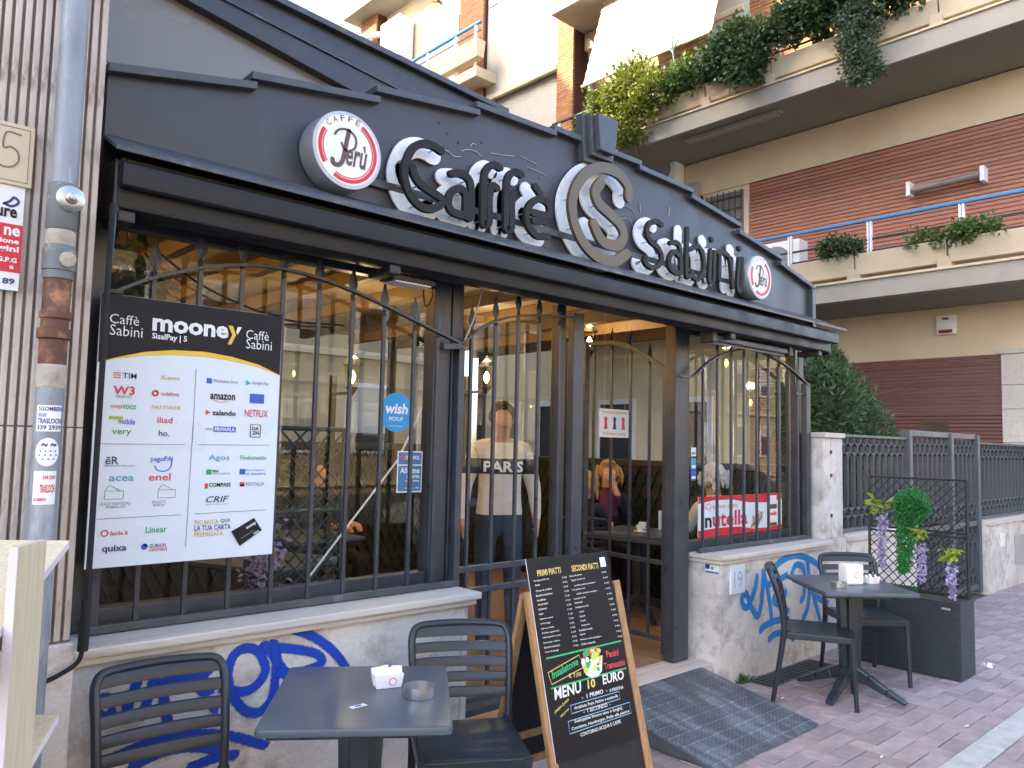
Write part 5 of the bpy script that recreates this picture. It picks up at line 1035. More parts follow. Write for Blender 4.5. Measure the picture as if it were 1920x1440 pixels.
def wisteria(label, y, z, L, dx=6.47):
    t = thing('wisteria_spray', label, 'flower', (dx, y, z - L), 0, 'artificial wisteria on the trellis')
    MB().tube(catmull([(dx + .05, y + .02, z + .06), (dx + .01, y + .01, z + .04), (dx, y, z), (dx, y + .01, z - L * .5), (dx + .01, y, z - L)]), .003, 5).build('stem', 'leaf_mid', t)
    def fp():
        q = rg.random(); r_ = .034 * (1 - q * .7); a = rg.uniform(0, 6.28); return (dx + r_ * math.cos(a), y + r_ * math.sin(a), z - .02 - q * L), (0, 0, -.6)
    MB().leaves(int(220 * L / .3), fp, .028, rg, asp=.8).build('petals', 'petal', t)
    m = MB()
    for k in range(26):
        p = Vector((dx - .02 + rg.uniform(-.03, .03), y + rg.uniform(-.06, .06), z + .05 + rg.uniform(-.03, .06))); m.leaves(1, lambda p=p: (p, (-.5, rg.uniform(-1, 1), -.3)), .075, rg, asp=.42)
    m.build('leaves', 'leaf_lime', t)
wisteria('long lilac wisteria spray at the window side of the trellis', 2.66, 1.17, .42); wisteria('lilac wisteria spray under the green ivy', 2.36, .96, .28, 6.46); wisteria('short lilac wisteria spray at the street corner of the planter', 2.13, .84, .24, 6.40)
gm = thing('plastic_turf_mat', 'folded green plastic mesh mat on the planter rim', 'mat', (6.44, 2.55, .56)); mb = MB()
for k in range(16): mb.box(6.37, 6.50, 2.40 + k * .023, 2.404 + k * .023, .562, .602)
for k in range(4): mb.box(6.372 + k * .04, 6.377 + k * .04, 2.39, 2.77, .563 + k * .012, .575 + k * .012)
mb.build('mesh', 'green_mesh', gm)
sc_ = thing('paper_scrap', 'crumpled white paper scrap on the paving behind the planter', 'litter', (6.95, 2.1, .004)); mb = MB(); mb.leaves(12, lambda: ((6.9 + rg.uniform(0, .14), 2.08 + rg.uniform(-.04, .04), .006 + rg.uniform(0, .006)), (1, 0, -.3)), .06, rg, asp=.7); mb.build('paper', 'white', sc_)
def tuft(label, x, y, n, s):
    t = thing('weed_tuft', label, 'weed', (x, y, 0)); MB().leaves(n, lambda: ((x + rg.gauss(0, .02), y + rg.gauss(0, .008), .002), (0, -.3, 1.6)), s, rg, asp=.25).build('blades', 'leaf_mid', t)
tuft('larger green weed tuft at the foot of the low wall beside the ramp', 5.06, 3.05, 45, .06); tuft('tiny weed right at the wall corner beside the ramp', 4.86, 3.06, 12, .045)
for x in range(7):
    pass
# litter: cigarette ends and leaves on the paving
for k, (x, y) in enumerate(((4.45, 1.85), (4.95, 2.7), (4.30, 1.75), (5.35, 1.72), (6.9, 1.8))):
    t = thing('cigarette_end', ('white cigarette end on the paving nearest the ramp tip', 'white cigarette end lying by the far table foot', 'white cigarette end at the bottom edge of the paving', 'white cigarette end near the pale kerb strip', 'brown leaf scrap on the paving behind the planter')[k], 'litter', (x, y, 0), 0, 'litter on the paving'); MB().tube([(x, y, .005), (x + .028, y + rnd.uniform(-.01, .01), .005)], .0042, 6).build('stub', 'white' if k < 4 else 'wood', t)

# ================================================================ fence, pillar and gate beyond
fw = thing('garden_wall', 'low stone garden wall carrying the dark fence past the cafe', 'wall', (7.6, 3.25, 0))
MB().box(6.815, 8.36, 3.10, 3.34, -.01, .86).build('slab', 'stone', fw, .005); MB().box(6.815, 8.36, 3.075, 3.37, .86, .92).build('coping', 'sill', fw, .008)
pr = thing('stone_pillar', 'pale stone gate pillar between cafe window and fence', 'pillar', (6.6, 3.2, 0))
MB().box(6.44, 6.80, 3.10, 3.36, -.01, .90).build('base', 'stone', pr, .004); MB().box(6.45, 6.585, 3.13, 3.34, .902, 1.755).build('shaft', 'stone', pr, .004); MB().box(6.588, 6.80, 3.125, 3.34, .902, 1.755).build('shaft', 'stone', pr, .004); MB().box(6.43, 6.81, 3.10, 3.36, 1.757, 1.80).build('cap', 'sill', pr, .008)
for z in (1.08, 1.42, 1.62): MB().box(6.575, 6.595, 3.118, 3.13, z, z + .03).build('fixing_hole', 'black', pr)
def fence_bars(t, x0, x1, z0, z1, y, p=.066, zones=((.10, .22), (.80, .94))):
    n = max(2, int((x1 - x0) / p)); st = (x1 - x0) / n; a = st * .36; Hh = z1 - z0
    for sg in (1, -1):
        prof = [(sg * a, z0)]
        for f0, f1 in zones: prof += [(sg * a, z0 + Hh * f0), (-sg * a, z0 + Hh * (f0 + .035)), (-sg * a, z0 + Hh * (f1 - .035)), (sg * a, z0 + Hh * f1)]
        prof += [(sg * a, z1)]
        m = MB()
        for (u0, v0), (u1, v1) in zip(prof[:-1], prof[1:]): m.bar((u0, 0, v0), (u1, 0, v1), .007, .035, (0, 1, 0))
        me = m.mesh('bar'); me.materials.append(M['fence_grey']); r_ = Vector(XF[t.name].translation)
        for k in range(n):
            if (k % 2 == 0) == (sg > 0):
                o = bpy.data.objects.new('bar', me); col.objects.link(o); o.parent = t; o.location = Vector((x0 + (k + .5) * st, y, 0)) - r_
f1 = thing('fence_panel', 'dark grey fence panel with zigzag bars before the garden gate', 'fence', (7.6, 3.2, .92))
fence_bars(f1, 6.83, 8.34, .96, 1.77, 3.2); 
for z in (.945, 1.785): MB().box(6.815, 8.36, 3.175, 3.225, z - .012, z + .012).build('rail', 'fence_grey', f1, .003)
g1 = thing('garden_gate', 'tall dark grey garden gate with zigzag bars and two leaves', 'gate', (9.4, 3.2, 0))
for x in (8.37, 9.55, 10.42): MB().box(x, x + .075, 3.15, 3.25, .02, 1.87).build('post', 'fence_grey', g1, .005)
for z in (.09, .83, 1.845): MB().box(8.446, 10.42, 3.17, 3.23, z - .03, z + .03).build('rail', 'fence_grey', g1, .004)
for a, b in ((8.45, 9.54), (9.63, 10.41)):
    fence_bars(g1, a, b, .88, 1.80, 3.2, zones=((.06, .2), (.80, .94))); fence_bars(g1, a, b, .13, .79, 3.2, zones=((.12, .3), (.7, .88)))
w2 = thing('garden_wall', 'low stone garden wall with letter box past the garden gate', 'wall', (12, 3.2, 0))
MB().box(10.51, 16, 3.10, 3.36, -.01, .80).build('slab', 'stone', w2, .005); MB().box(10.51, 16, 3.07, 3.39, .80, .86).build('coping', 'sill', w2, .008)
MB().box(11.55, 12.1, 3.085, 3.099, .25, .62).build('letter_box', 'alu', w2, .004); MB().box(10.98, 11.12, 3.085, 3.099, .52, .68).build('number_tile', 'white', w2, .004)
f2 = thing('fence_panel', 'dark grey fence panel with zigzag bars past the garden gate', 'fence', (12, 3.2, .86))
fence_bars(f2, 10.53, 13.4, .90, 1.76, 3.2, p=.075); 
for z in (.885, 1.775): MB().box(10.51, 13.4, 3.175, 3.225, z - .012, z + .012).build('rail', 'fence_grey', f2, .003)

# ================================================================ pale wooden display rack
rk = thing('display_rack', 'pale wooden brochure rack with slanted shelves at the picture edge', 'rack', (.15, 1.7, 0))
rk.location = (.575, 2.40, 0); rk.rotation_euler.z = R(-35.6); XF.pop(rk.name, None)
for zt in (1.36, .90, .44):
    sl = .23 / .49
    q = lambda x, y, o: (x, y, zt + y * sl + o)
    MB().hexa([q(-.8, -.50, -.02), q(0, -.50, -.02), q(0, 0, -.02), q(-.8, 0, -.02), q(-.8, -.50, 0), q(0, -.50, 0), q(0, 0, 0), q(-.8, 0, 0)]).build('shelf', 'pale_wood', rk, world=False)
    MB().hexa([q(.0005, -.50, -.02), q(.0025, -.50, -.02), q(.0025, 0, -.02), q(.0005, 0, -.02), q(.0005, -.50, 0), q(.0025, -.50, 0), q(.0025, 0, 0), q(.0005, 0, 0)]).build('shelf_edge', 'edge_white', rk, world=False)
    MB().box(-.8, 0, -.515, -.502, zt - .26, zt - .19).build('shelf_lip', 'pale_wood', rk, world=False)
    MB().box(-.8, -.02, -.30, -.285, zt - .45, zt - .17).build('inner_board', 'pale_wood', rk, world=False)
MB().box(.004, .024, -.325, -.185, 0, 1.385).build('upright', 'pale_wood', rk, .001, world=False)
MB().box(.004, .024, -.3275, -.3255, 0, 1.384).build('upright_edge', 'edge_white', rk, world=False)
MB().box(-.8, -.78, -.325, -.185, 0, 1.385).build('upright', 'pale_wood', rk, .001, world=False)
lf = thing('leaflet', 'blue and white leaflet lying on the pale rack shelf', 'leaflet', (.36, 2.15, 1.24), R(-35.6)); XF.pop(lf.name, None)
lf.location = (.575 - .81 * .06 - .58 * .36, 2.40 + .58 * .06 - .81 * .36, 1.36 - .36 * .469 + .003)
MB().hexa([(-.16, -.07, -.033), (.02, -.07, -.033), (.02, .07, .033), (-.16, .07, .033), (-.16, -.07, -.031), (.02, -.07, -.031), (.02, .07, .035), (-.16, .07, .035)]).build('paper', 'chalk_blue', lf, world=False)

# ================================================================ apartment building across the side garden
ab = thing('apartment_building', 'cream apartment building with brown slatted walls and long planted balconies', 'building', (12.6, 10, 0))
WX, BX = 12.6, 11.2
boxo('ground_wall', 'cream', ab, WX, WX + 8, 2.6, 12.2, 2.20, 3.82, bevel=0)
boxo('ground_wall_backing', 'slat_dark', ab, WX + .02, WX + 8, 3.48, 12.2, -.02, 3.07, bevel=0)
for k, (z0, z1) in enumerate(((0, .68), (.684, 1.31), (1.314, 1.81), (1.814, 2.28), (2.284, 2.62), (2.624, 3.06))):
    boxo('stone_panel', 'sill', ab, WX - .06, WX + .2, 2.6, 3.475, z0, z1 - .003)
boxo('stone_cap', 'sill', ab, WX - .09, WX + .2, 2.6, 3.49, 3.062, 3.13)
def slats(z0, z1, y0, y1, pitch, m):
    n = int((z1 - z0) / pitch); me = MB().box(-.022, .012, 0, y1 - y0, 0, pitch * .86).mesh('slat', .003, seg=1); me.materials.append(M[m])
    for k in range(n):
        o = bpy.data.objects.new('slat', me); col.objects.link(o); o.parent = ab; o.location = Vector((WX, y0, z0 + k * pitch)) - Vector((12.6, 10, 0))
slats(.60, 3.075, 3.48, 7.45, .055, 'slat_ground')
boxo('garden_wall_face', 'cream', ab, WX - .03, WX + .018, 7.455, 14.7, -.02, 3.81, bevel=0)
for y in (8.2, 10.0, 11.8, 13.4): boxo('ground_window', 'white_paint', ab, WX - .08, WX - .0305, y, y + 1.0, .9, 2.6); boxo('ground_pane', 'window_dark', ab, WX - .1, WX - .0805, y + .1, y + .9, 1.0, 2.5)
# first floor
boxo('slab', 'slab_grey', ab, BX + .06, WX + 8, 2.5, 12.2, 3.825, 4.09, bevel=.01); boxo('slab_fascia', 'slab_grey', ab, BX, BX + .058, 2.5, 12.2, 3.83, 4.09, bevel=.006); boxo('slab_edge', 'cream_pale', ab, BX - .03, BX + .3, 2.5, 12.2, 4.092, 4.125, bevel=.004)
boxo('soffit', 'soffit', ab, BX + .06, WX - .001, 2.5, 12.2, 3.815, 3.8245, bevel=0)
boxo('first_wall_backing', 'slat_dark', ab, WX + .02, WX + 8, 2.6, 12.2, 4.126, 6.48, bevel=0)
boxo('first_wall', 'cream', ab, WX, WX + 8, 2.6, 12.2, 6.49, 7.16, bevel=0)
slats(4.13, 6.48, 2.6, 7.45, .065, 'slat_brown')
def balcony(zs, y0, y1, seams, brk, posts, rail_m='blue'):
    for a, b in zip(seams[:-1], seams[1:]):
        MB().prism([(BX - .03, zs + .40), (BX + .30, zs + .40), (BX + .24, zs + .10), (BX + .02, zs + .10)], lambda u, v, s, a=a, b=b: (u, b - .012 if s else a + .012, v)).build('planter_box', 'cream_pale', ab, .006)
        MB().box(BX + .0, BX + .27, a + .03, b - .03, zs + .385, zs + .402).build('soil', 'soil', ab)
    for y in brk: MB().hexa([(BX - .015, y - .09, zs + .005), (BX + .3, y - .09, zs + .005), (BX + .3, y + .09, zs + .005), (BX - .015, y + .09, zs + .005), (BX - .05, y - .075, zs + .17), (BX + .3, y - .075, zs + .17), (BX + .3, y + .075, zs + .17), (BX - .05, y + .075, zs + .17)]).build('bracket', 'cream_pale', ab, .008)
    for y in posts:
        for d in (-.022, .022): MB().box(BX + .31, BX + .36, y + d - .014, y + d + .014, zs + .02, zs + .945).build('rail_post', 'white_paint', ab, .003)
    MB().box(BX + .30, BX + .37, y0, y1, zs + .95, zs + .99).build('handrail', rail_m, ab, .006)
    for z in (.50, .68): MB().box(BX + .325, BX + .345, y0, y1, zs + z - .016, zs + z + .016).build('rail', 'rail_dark', ab, .003)
balcony(4.09, 2.5, 8.5, [2.5, 3.70, 4.94, 6.18, 7.42, 8.5], [3.74, 4.96, 6.2, 7.44], [3.62, 4.86, 6.11, 7.4])
# second floor slab
boxo('slab', 'slab_grey', ab, BX + .06, WX + 8, 2.4, 11.6, 7.19, 7.47, bevel=.01); boxo('slab_fascia', 'slab_grey', ab, BX, BX + .058, 2.4, 11.6, 7.17, 7.47, bevel=.006); boxo('slab_edge', 'cream_pale', ab, BX - .03, BX + .3, 2.4, 11.6, 7.472, 7.505, bevel=.004)
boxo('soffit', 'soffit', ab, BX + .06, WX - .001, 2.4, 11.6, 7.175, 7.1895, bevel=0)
balcony(7.47, 2.4, 11.5, [2.4, 3.75, 5.0, 6.25, 7.48, 8.75, 10.0, 11.3], [3.78, 5.02, 6.27, 7.46, 8.76, 10.0], [3.9, 5.1, 6.3, 7.5, 8.8, 10.1, 11.3], 'rail_dark')
# second floor walls: brick courses and white bays
def bricks(y0, y1, z0, z1, x=WX, pitch=.07, nm='brick_courses'):
    m = MB(); boxo('wall_core', 'slat_dark', ab, x + .02, x + .5, y0 + .004, y1 - .004, z0, z1, bevel=0)
    for k in range(int((z1 - z0) / pitch)):
        y = y0 - rnd.uniform(0, .2)
        while y < y1:
            a, b = max(y, y0), min(y + .248, y1)
            if b - a > .01: m.box(x + rnd.uniform(-.004, .003), x + .06, a + .003, b - .003, z0 + k * pitch, z0 + (k + 1) * pitch - .011)
            y += .25
    tag(m.build(nm, 'brick', ab), kind='stuff')
bricks(2.4, 7.45, 7.51, 10.50); bricks(8.35, 8.75, 7.51, 10.5); bricks(11.62, 12.12, 7.6, 14.2, WX - .35); bricks(14.78, 15.75, 9.6, 17, WX - .35); bricks(19.85, 20.75, 11, 18, WX - .35)
boxo('white_bay', 'white_wall', ab, WX - .02, WX + .5, 7.46, 8.34, 7.51, 10.5, bevel=0); boxo('bay_door', 'shutter', ab, WX - .05, WX - .021, 7.60, 8.2, 7.51, 9.80); boxo('bay_lintel', 'cream', ab, WX - .09, WX - .0215, 7.55, 8.25, 9.802, 9.88)
boxo('balcony_back', 'wall_ochre', ab, WX + .3, WX + .5, 8.76, 11.6, 7.51, 10.5, bevel=0); boxo('balcony_door', 'cream', ab, WX + .25, WX + .299, 9.0, 9.9, 7.51, 9.6); boxo('balcony_window', 'window_dark', ab, WX + .25, WX + .299, 10.1, 10.9, 8.1, 9.6); boxo('inner_pier', 'brick', ab, WX + .1, WX + .299, 8.76, 9.0, 7.51, 10.5)
boxo('white_wall', 'white_wall', ab, WX - .20, WX + .5, 12.125, 14.775, 10.27, 13.6, bevel=0); boxo('ledge', 'cream', ab, WX - .30, WX - .201, 12.2, 14.7, 10.20, 10.32); boxo('white_wall', 'white_wall', ab, WX - .05, WX + .5, 12.125, 14.775, 7.4, 10.269, bevel=0)
for k in range(36): boxo('shutter_slat', 'shutter', ab, WX - .10, WX - .0505, 12.3, 14.6, 8.35 + k * .052, 8.35 + k * .052 + .047, bevel=.008)
boxo('sill', 'cream_pale', ab, WX - .22, WX - .0505, 12.2, 14.7, 8.24, 8.34)
boxo('window_reveal', 'white_paint', ab, WX - .24, WX - .201, 13.5, 14.7, 12.7, 14.2); boxo('window_glass', 'pane_far', ab, WX - .26, WX - .241, 13.6, 14.4, 12.8, 14.0)
boxo('third_slab', 'slab_grey', ab, BX + .3, WX + .5, 8.0, 11.6, 10.9, 11.2); boxo('upper_wall', 'cream', ab, WX, WX + .5, 2.4, 11.6, 10.51, 10.89, bevel=0); boxo('upper_block', 'white_wall', ab, WX + .1, WX + 8, 2.4, 25, 11.25, 17.5, bevel=0); boxo('far_bay', 'white_wall', ab, WX + .02, WX + .09, 20.8, 25, 9, 18, bevel=0)
# far balcony with box
FBX = 11.75
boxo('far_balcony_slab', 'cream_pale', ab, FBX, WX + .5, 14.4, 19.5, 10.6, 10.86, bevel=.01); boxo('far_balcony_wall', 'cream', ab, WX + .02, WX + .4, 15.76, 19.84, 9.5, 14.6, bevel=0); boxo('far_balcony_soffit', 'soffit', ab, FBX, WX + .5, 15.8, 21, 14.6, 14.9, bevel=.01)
MB().prism([(FBX - .12, 11.5), (FBX + .2, 11.5), (FBX + .14, 11.05), (FBX - .06, 11.05)], lambda u, v, s: (u, 17.6 if s else 14.3, v)).build('far_planter', 'cream_pale', ab, .01)
for y in (14.6, 15.4, 16.6, 17.9, 19.2): boxo('far_rail_post', 'white_paint', ab, FBX + .1, FBX + .14, y - .04, y + .04, 10.87, 12.0)
boxo('far_handrail', 'blue', ab, FBX + .08, FBX + .16, 14.4, 19.5, 12.001, 12.06)
for z in (11.6, 11.8): boxo('far_rail', 'rail_dark', ab, FBX + .11, FBX + .13, 14.4, 19.5, z, z + .03)
for k in range(40): boxo('far_shutter_slat', 'shutter', ab, WX - .03, WX + .019, 16.2, 17.9, 10.9 + k * .058, 10.9 + k * .058 + .05, bevel=0)
# big roller blind
rb_ = thing('roller_blind', 'large pale striped roller blind let down over the planted balcony', 'blind', (12.0, 10, 9.6))
bp_ = lambda y, z: (11.35 + (z - 9.1) * .30, y, z)
for k in range(26):
    z0 = 8.86 + k * .108; z1 = z0 + .106; o = .012 if k % 2 else 0
    MB().hexa([(bp_(7.4, z0)[0] + o, 7.42, z0), (bp_(7.4, z0)[0] + o, 10.42, z0), (bp_(7.4, z0)[0] + o + .012, 10.42, z0), (bp_(7.4, z0)[0] + o + .012, 7.42, z0), (bp_(7.4, z1)[0] + o, 7.42, z1), (bp_(7.4, z1)[0] + o, 10.42, z1), (bp_(7.4, z1)[0] + o + .012, 10.42, z1), (bp_(7.4, z1)[0] + o + .012, 7.42, z1)]).build('cloth_strip', 'blind', rb_)
MB().tube([(bp_(0, 8.84)[0], 7.40, 8.845), (bp_(0, 8.84)[0], 10.44, 8.845)], .03, 8).build('bottom_bar', 'cream_pale', rb_, smooth=True)
for y in (7.5, 8.9, 10.3): MB().bar((bp_(0, 8.84)[0] + .02, y, 8.83), (WX - .03, y, 8.45), .035, .035).build('arm', 'white_paint', rb_)

# things on the building
def ac_unit(label, x, y, z, w_=.95, h=.62, d=.3):
    t = thing('air_conditioner', label, 'air conditioner', (x, y, z), 0, 'air conditioner boxes on the building')
    MB().box(x - d, x - .005, y - w_ / 2, y + w_ / 2, z, z + h).build('case', 'white_paint', t, .015)
    MB().lathe([(h * .40, 0), (h * .40, .008)], (x - d - .0105, y - .12, z + h / 2), 24, 'x').build('fan_grille', 'ink_grey', t); MB().box(x - d - .006, x - d - .0005, y + w_ / 2 - .28, y + w_ / 2 - .05, z + h * .55, z + h * .85).build('badge', 'alu', t)
    MB().box(x - d, x, y - w_ / 2 - .02, y + w_ / 2 + .02, z - .06, z - .002).build('bracket', 'alu', t)
ac_unit('white air conditioner box just above the sign gable', WX - .02, 9.35, 6.75); ac_unit('white air conditioner box behind the blue handrail', WX - .3, 6.75, 4.40, 1.1, .72)
hv = thing('boiler_box', 'tall white boiler box on the far upper balcony', 'boiler', (12.3, 18.9, 10.87)); MB().box(12.05, 12.55, 18.3, 19.3, 12.1, 13.9).build('case', 'white_paint', hv, .02); MB().tube([(12.2, 19.3, 13.7), (12.0, 20.3, 13.9)], .09, 10).build('flue', 'white_paint', hv, smooth=True); MB().box(12.2, 12.5, 18.4, 19.2, 10.87, 12.098).build('stand', 'alu', hv, .01); MB().box(12.035, 12.049, 18.5, 18.75, 12.9, 13.3).build('vent', 'ink_grey', hv)
wl = thing('wall_lamp', 'round glass wall lamp on the far upper balcony', 'lamp', (12.55, 17.1, 13.6)); MB().lathe([(.03, .0), (.13, .06), (.15, .16), (.10, .26), (.03, .30)], (12.42, 17.1, 13.6), 16).build('globe', 'lamp_glass', wl, smooth=True); MB().box(12.45, 12.615, 17.06, 17.14, 13.9, 13.95).build('arm', 'black', wl)
fd = thing('wall_flood_light', 'grey flood light on the cream wall above the barred window', 'light', (12.5, 8.56, 6.3)); MB().box(12.30, 12.45, 8.4, 8.8, 6.35, 6.68).build('head', 'alu', fd, .04, True); MB().bar((12.4, 8.45, 6.4), (12.59, 8.3, 6.1), .04, .04).build('arm', 'alu', fd)
bw = thing('barred_window', 'window with iron bars on the first floor above the sign gable', 'window', (12.6, 7.95, 4.9)); boxo('reveal', 'cream', bw, 12.55, 12.62, 7.46, 8.42, 4.13, 6.46); boxo('glass', 'grey_glass', bw, 12.53, 12.549, 7.55, 8.34, 4.3, 6.38)
for k in range(7): boxo('bar', 'gun_rail', bw, 12.49, 12.505, 7.57 + k * .124, 7.585 + k * .124, 4.3, 6.40)
for k in range(9): boxo('cross_bar', 'gun_rail', bw, 12.487, 12.508, 7.55, 8.34, 4.5 + k * .22, 4.515 + k * .22)
sr = thing('alarm_siren', 'white alarm siren box with red lower edge under the lower balcony', 'siren', (12.59, 4.17, 3.4)); MB().box(12.50, 12.597, 4.04, 4.31, 3.40, 3.69).build('case', 'white_paint', sr, .03, True); MB().box(12.482, 12.4995, 4.08, 4.27, 3.42, 3.47).build('red_lens', 'siren_red', sr, .006); MB().box(12.494, 12.4995, 4.13, 4.22, 3.62, 3.65).build('red_mark', 'siren_red', sr)
tb = thing('tube_lamp', 'long clear tube lamp on the brown slatted wall behind the handrail', 'lamp', (12.5, 4.1, 5.6)); MB().tube([(12.45, 3.66, 5.69), (12.45, 4.6, 5.66)], .05, 10).build('tube', 'grey_glass', tb, smooth=True)
for y in (3.62, 4.64): MB().box(12.40, 12.58, y - .03, y + .03, 5.58, 5.80).build('end_bracket', 'white_paint', tb, .008)
us = thing('soffit_lamp', 'long grey strip lamp under the upper balcony', 'lamp', (11.6, 7.1, 7.1)); MB().box(11.45, 11.6, 6.25, 8.1, 7.10, 7.172).build('housing', 'soffit', us, .006); MB().box(11.47, 11.58, 6.3, 8.05, 7.085, 7.099).build('diffuser', 'slab_grey', us)
bs = thing('brass_plaque', 'small brass plaque on the brown ground floor slats', 'plaque', (12.56, 4.39, 1.95)); MB().box(12.55, 12.575, 4.18, 4.58, 1.94, 2.11).build('plate', 'brass', bs, .003)
FQ = (Vector((12.5495, 4.58, 0)), -Y3, Z3, -X3); lettering('STUDIO LEGALE', .06, 2.03, .28, .035, 'logo_brown', bs, FQ, eps=.001); lettering('INTERNO', .10, 1.98, .2, .03, 'logo_brown', bs, FQ, eps=.001)

# ================================================================ plants
def bush(label, blobs, n, size, m, loc, name='balcony_bush', cat='bush', group='bushes on the balconies', asp=.68, stems=True):
    t = thing(name, label, cat, loc, 0, group); rg = random.Random(len(label) * 7 + n)
    tot = sum(b[3] * b[4] * b[5] for b in blobs); ss = []
    for cx, cy, cz, rx, ry, rz in blobs:
        for _ in range(max(3, int(n / 40 * rx * ry * rz / tot))):
            u = Vector((rg.gauss(0, 1), rg.gauss(0, 1), rg.gauss(0, 1))).normalized() * rg.random() ** .33
            ss.append((Vector((cx + u.x * rx, cy + u.y * ry, cz + u.z * rz)), u))
    def fp():
        c, u = rg.choice(ss); o = Vector((rg.gauss(0, 1), rg.gauss(0, 1), rg.gauss(0, 1))) * size * .85; return c + o, u + o * 3
    MB().leaves(n, fp, size, rg, asp=asp).build('foliage', m, t)
    if stems:
        mb = MB(); b0 = Vector(loc)
        for c, u in ss[::6]: mb.tube([b0 + Vector((0, rg.uniform(-.2, .2), 0)), (b0 + c) / 2 + Vector((0, 0, .08)), c], [.014, .009, .004], 5)
        mb.build('stems', 'bark', t)
    return t
Zp = 7.88
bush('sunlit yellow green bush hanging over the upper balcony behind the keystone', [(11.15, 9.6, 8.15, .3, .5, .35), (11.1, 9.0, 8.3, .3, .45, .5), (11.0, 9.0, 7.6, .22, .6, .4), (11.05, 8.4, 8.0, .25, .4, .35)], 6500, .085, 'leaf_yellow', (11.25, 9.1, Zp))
bush('bright green bush beside the bare branch on the upper balcony', [(11.15, 7.95, 8.1, .25, .35, .28), (11.2, 10.1, 7.95, .2, .3, .22)], 2400, .085, 'leaf_mid', (11.25, 8.0, Zp))
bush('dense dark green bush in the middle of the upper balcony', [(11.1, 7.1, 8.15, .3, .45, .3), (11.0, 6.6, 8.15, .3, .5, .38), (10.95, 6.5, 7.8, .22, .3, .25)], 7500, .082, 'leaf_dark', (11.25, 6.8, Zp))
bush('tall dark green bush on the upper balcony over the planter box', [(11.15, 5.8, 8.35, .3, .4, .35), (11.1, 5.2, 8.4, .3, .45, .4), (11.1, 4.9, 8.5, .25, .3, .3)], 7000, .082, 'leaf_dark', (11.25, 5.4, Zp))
bush('grey green trailing plant hanging down from the upper balcony', [(11.0, 4.78, 7.95, .14, .3, .22), (10.98, 4.72, 7.55, .12, .28, .35), (10.98, 4.68, 7.15, .11, .25, .3)], 6000, .055, 'leaf_grey', (11.2, 4.8, Zp))
bush('dark green bush at the frame end of the upper balcony', [(11.1, 4.35, 8.15, .25, .3, .25), (11.1, 4.1, 8.3, .25, .3, .3)], 3200, .082, 'leaf_dark', (11.25, 4.3, Zp))
bush('small dark green bush in the lower balcony planter', [(11.2, 5.15, 4.62, .15, .28, .14)], 1300, .06, 'leaf_dark', (11.25, 5.15, 4.49))
bush('low green ground cover in the lower balcony planter at the frame edge', [(11.2, 3.4, 4.56, .15, .36, .08)], 1100, .065, 'leaf_mid', (11.25, 3.4, 4.49), stems=False)
bush('sparse green sprout in the lower balcony planter beside the rail post', [(11.18, 4.0, 4.54, .12, .2, .05)], 260, .07, 'leaf_mid', (11.25, 4.0, 4.49), stems=False)
br = thing('bare_branch', 'bare forked branch sticking up from the upper balcony planter', 'branch', (11.25, 8.2, Zp)); mb = MB(); mb.tube(catmull([(11.25, 8.15, Zp), (11.2, 8.12, 8.4), (11.18, 8.15, 8.75)]), [.03] * 7 + [.022] * 6, 6)
for a in ((11.18, 8.35, 9.0), (11.16, 8.1, 9.1), (11.2, 7.95, 8.95)): mb.tube([(11.18, 8.15, 8.7), ((11.18 + a[0]) / 2, (8.15 + a[1]) / 2 + .03, 8.86), a], [.02, .014, .007], 5)
mb.build('twigs', 'leaf_grey', br)
sh = thing('garden_shrub', 'large leafy evergreen shrub behind the fence and pillar', 'shrub', (9.2, 4.4, 0)); rg = random.Random(21)
def shp():
    while True:
        u = Vector((rg.gauss(0, 1), rg.gauss(0, 1), rg.gauss(0, 1))).normalized() * rg.random() ** .3
        bx = rg.choice(((9.1, 4.4, 2.05, .75, .6, .68), (9.6, 4.4, 1.8, .62, .6, .55), (8.7, 4.3, 2.1, .5, .5, .62), (9.2, 4.3, 1.2, .9, .6, .7), (9.05, 4.4, 2.6, .25, .25, .3)))
        p = Vector((bx[0] + u.x * bx[3], bx[1] + u.y * bx[4], bx[2] + u.z * bx[5]))
        return p, u + Vector((0, 0, .5))
MB().leaves(15000, shp, .085, rg, asp=.36).build('crown', 'leaf_shrub', sh)
mb = MB()
for k in range(9): mb.tube(catmull([(9.15 + rg.uniform(-.1, .1), 4.4, -.02), (9.15 + rg.uniform(-.3, .3), 4.4 + rg.uniform(-.2, .2), 1.0), (9.1 + rg.uniform(-.6, .6), 4.4 + rg.uniform(-.4, .4), 2.2)]), .02, 6)
mb.build('trunk', 'bark', sh)

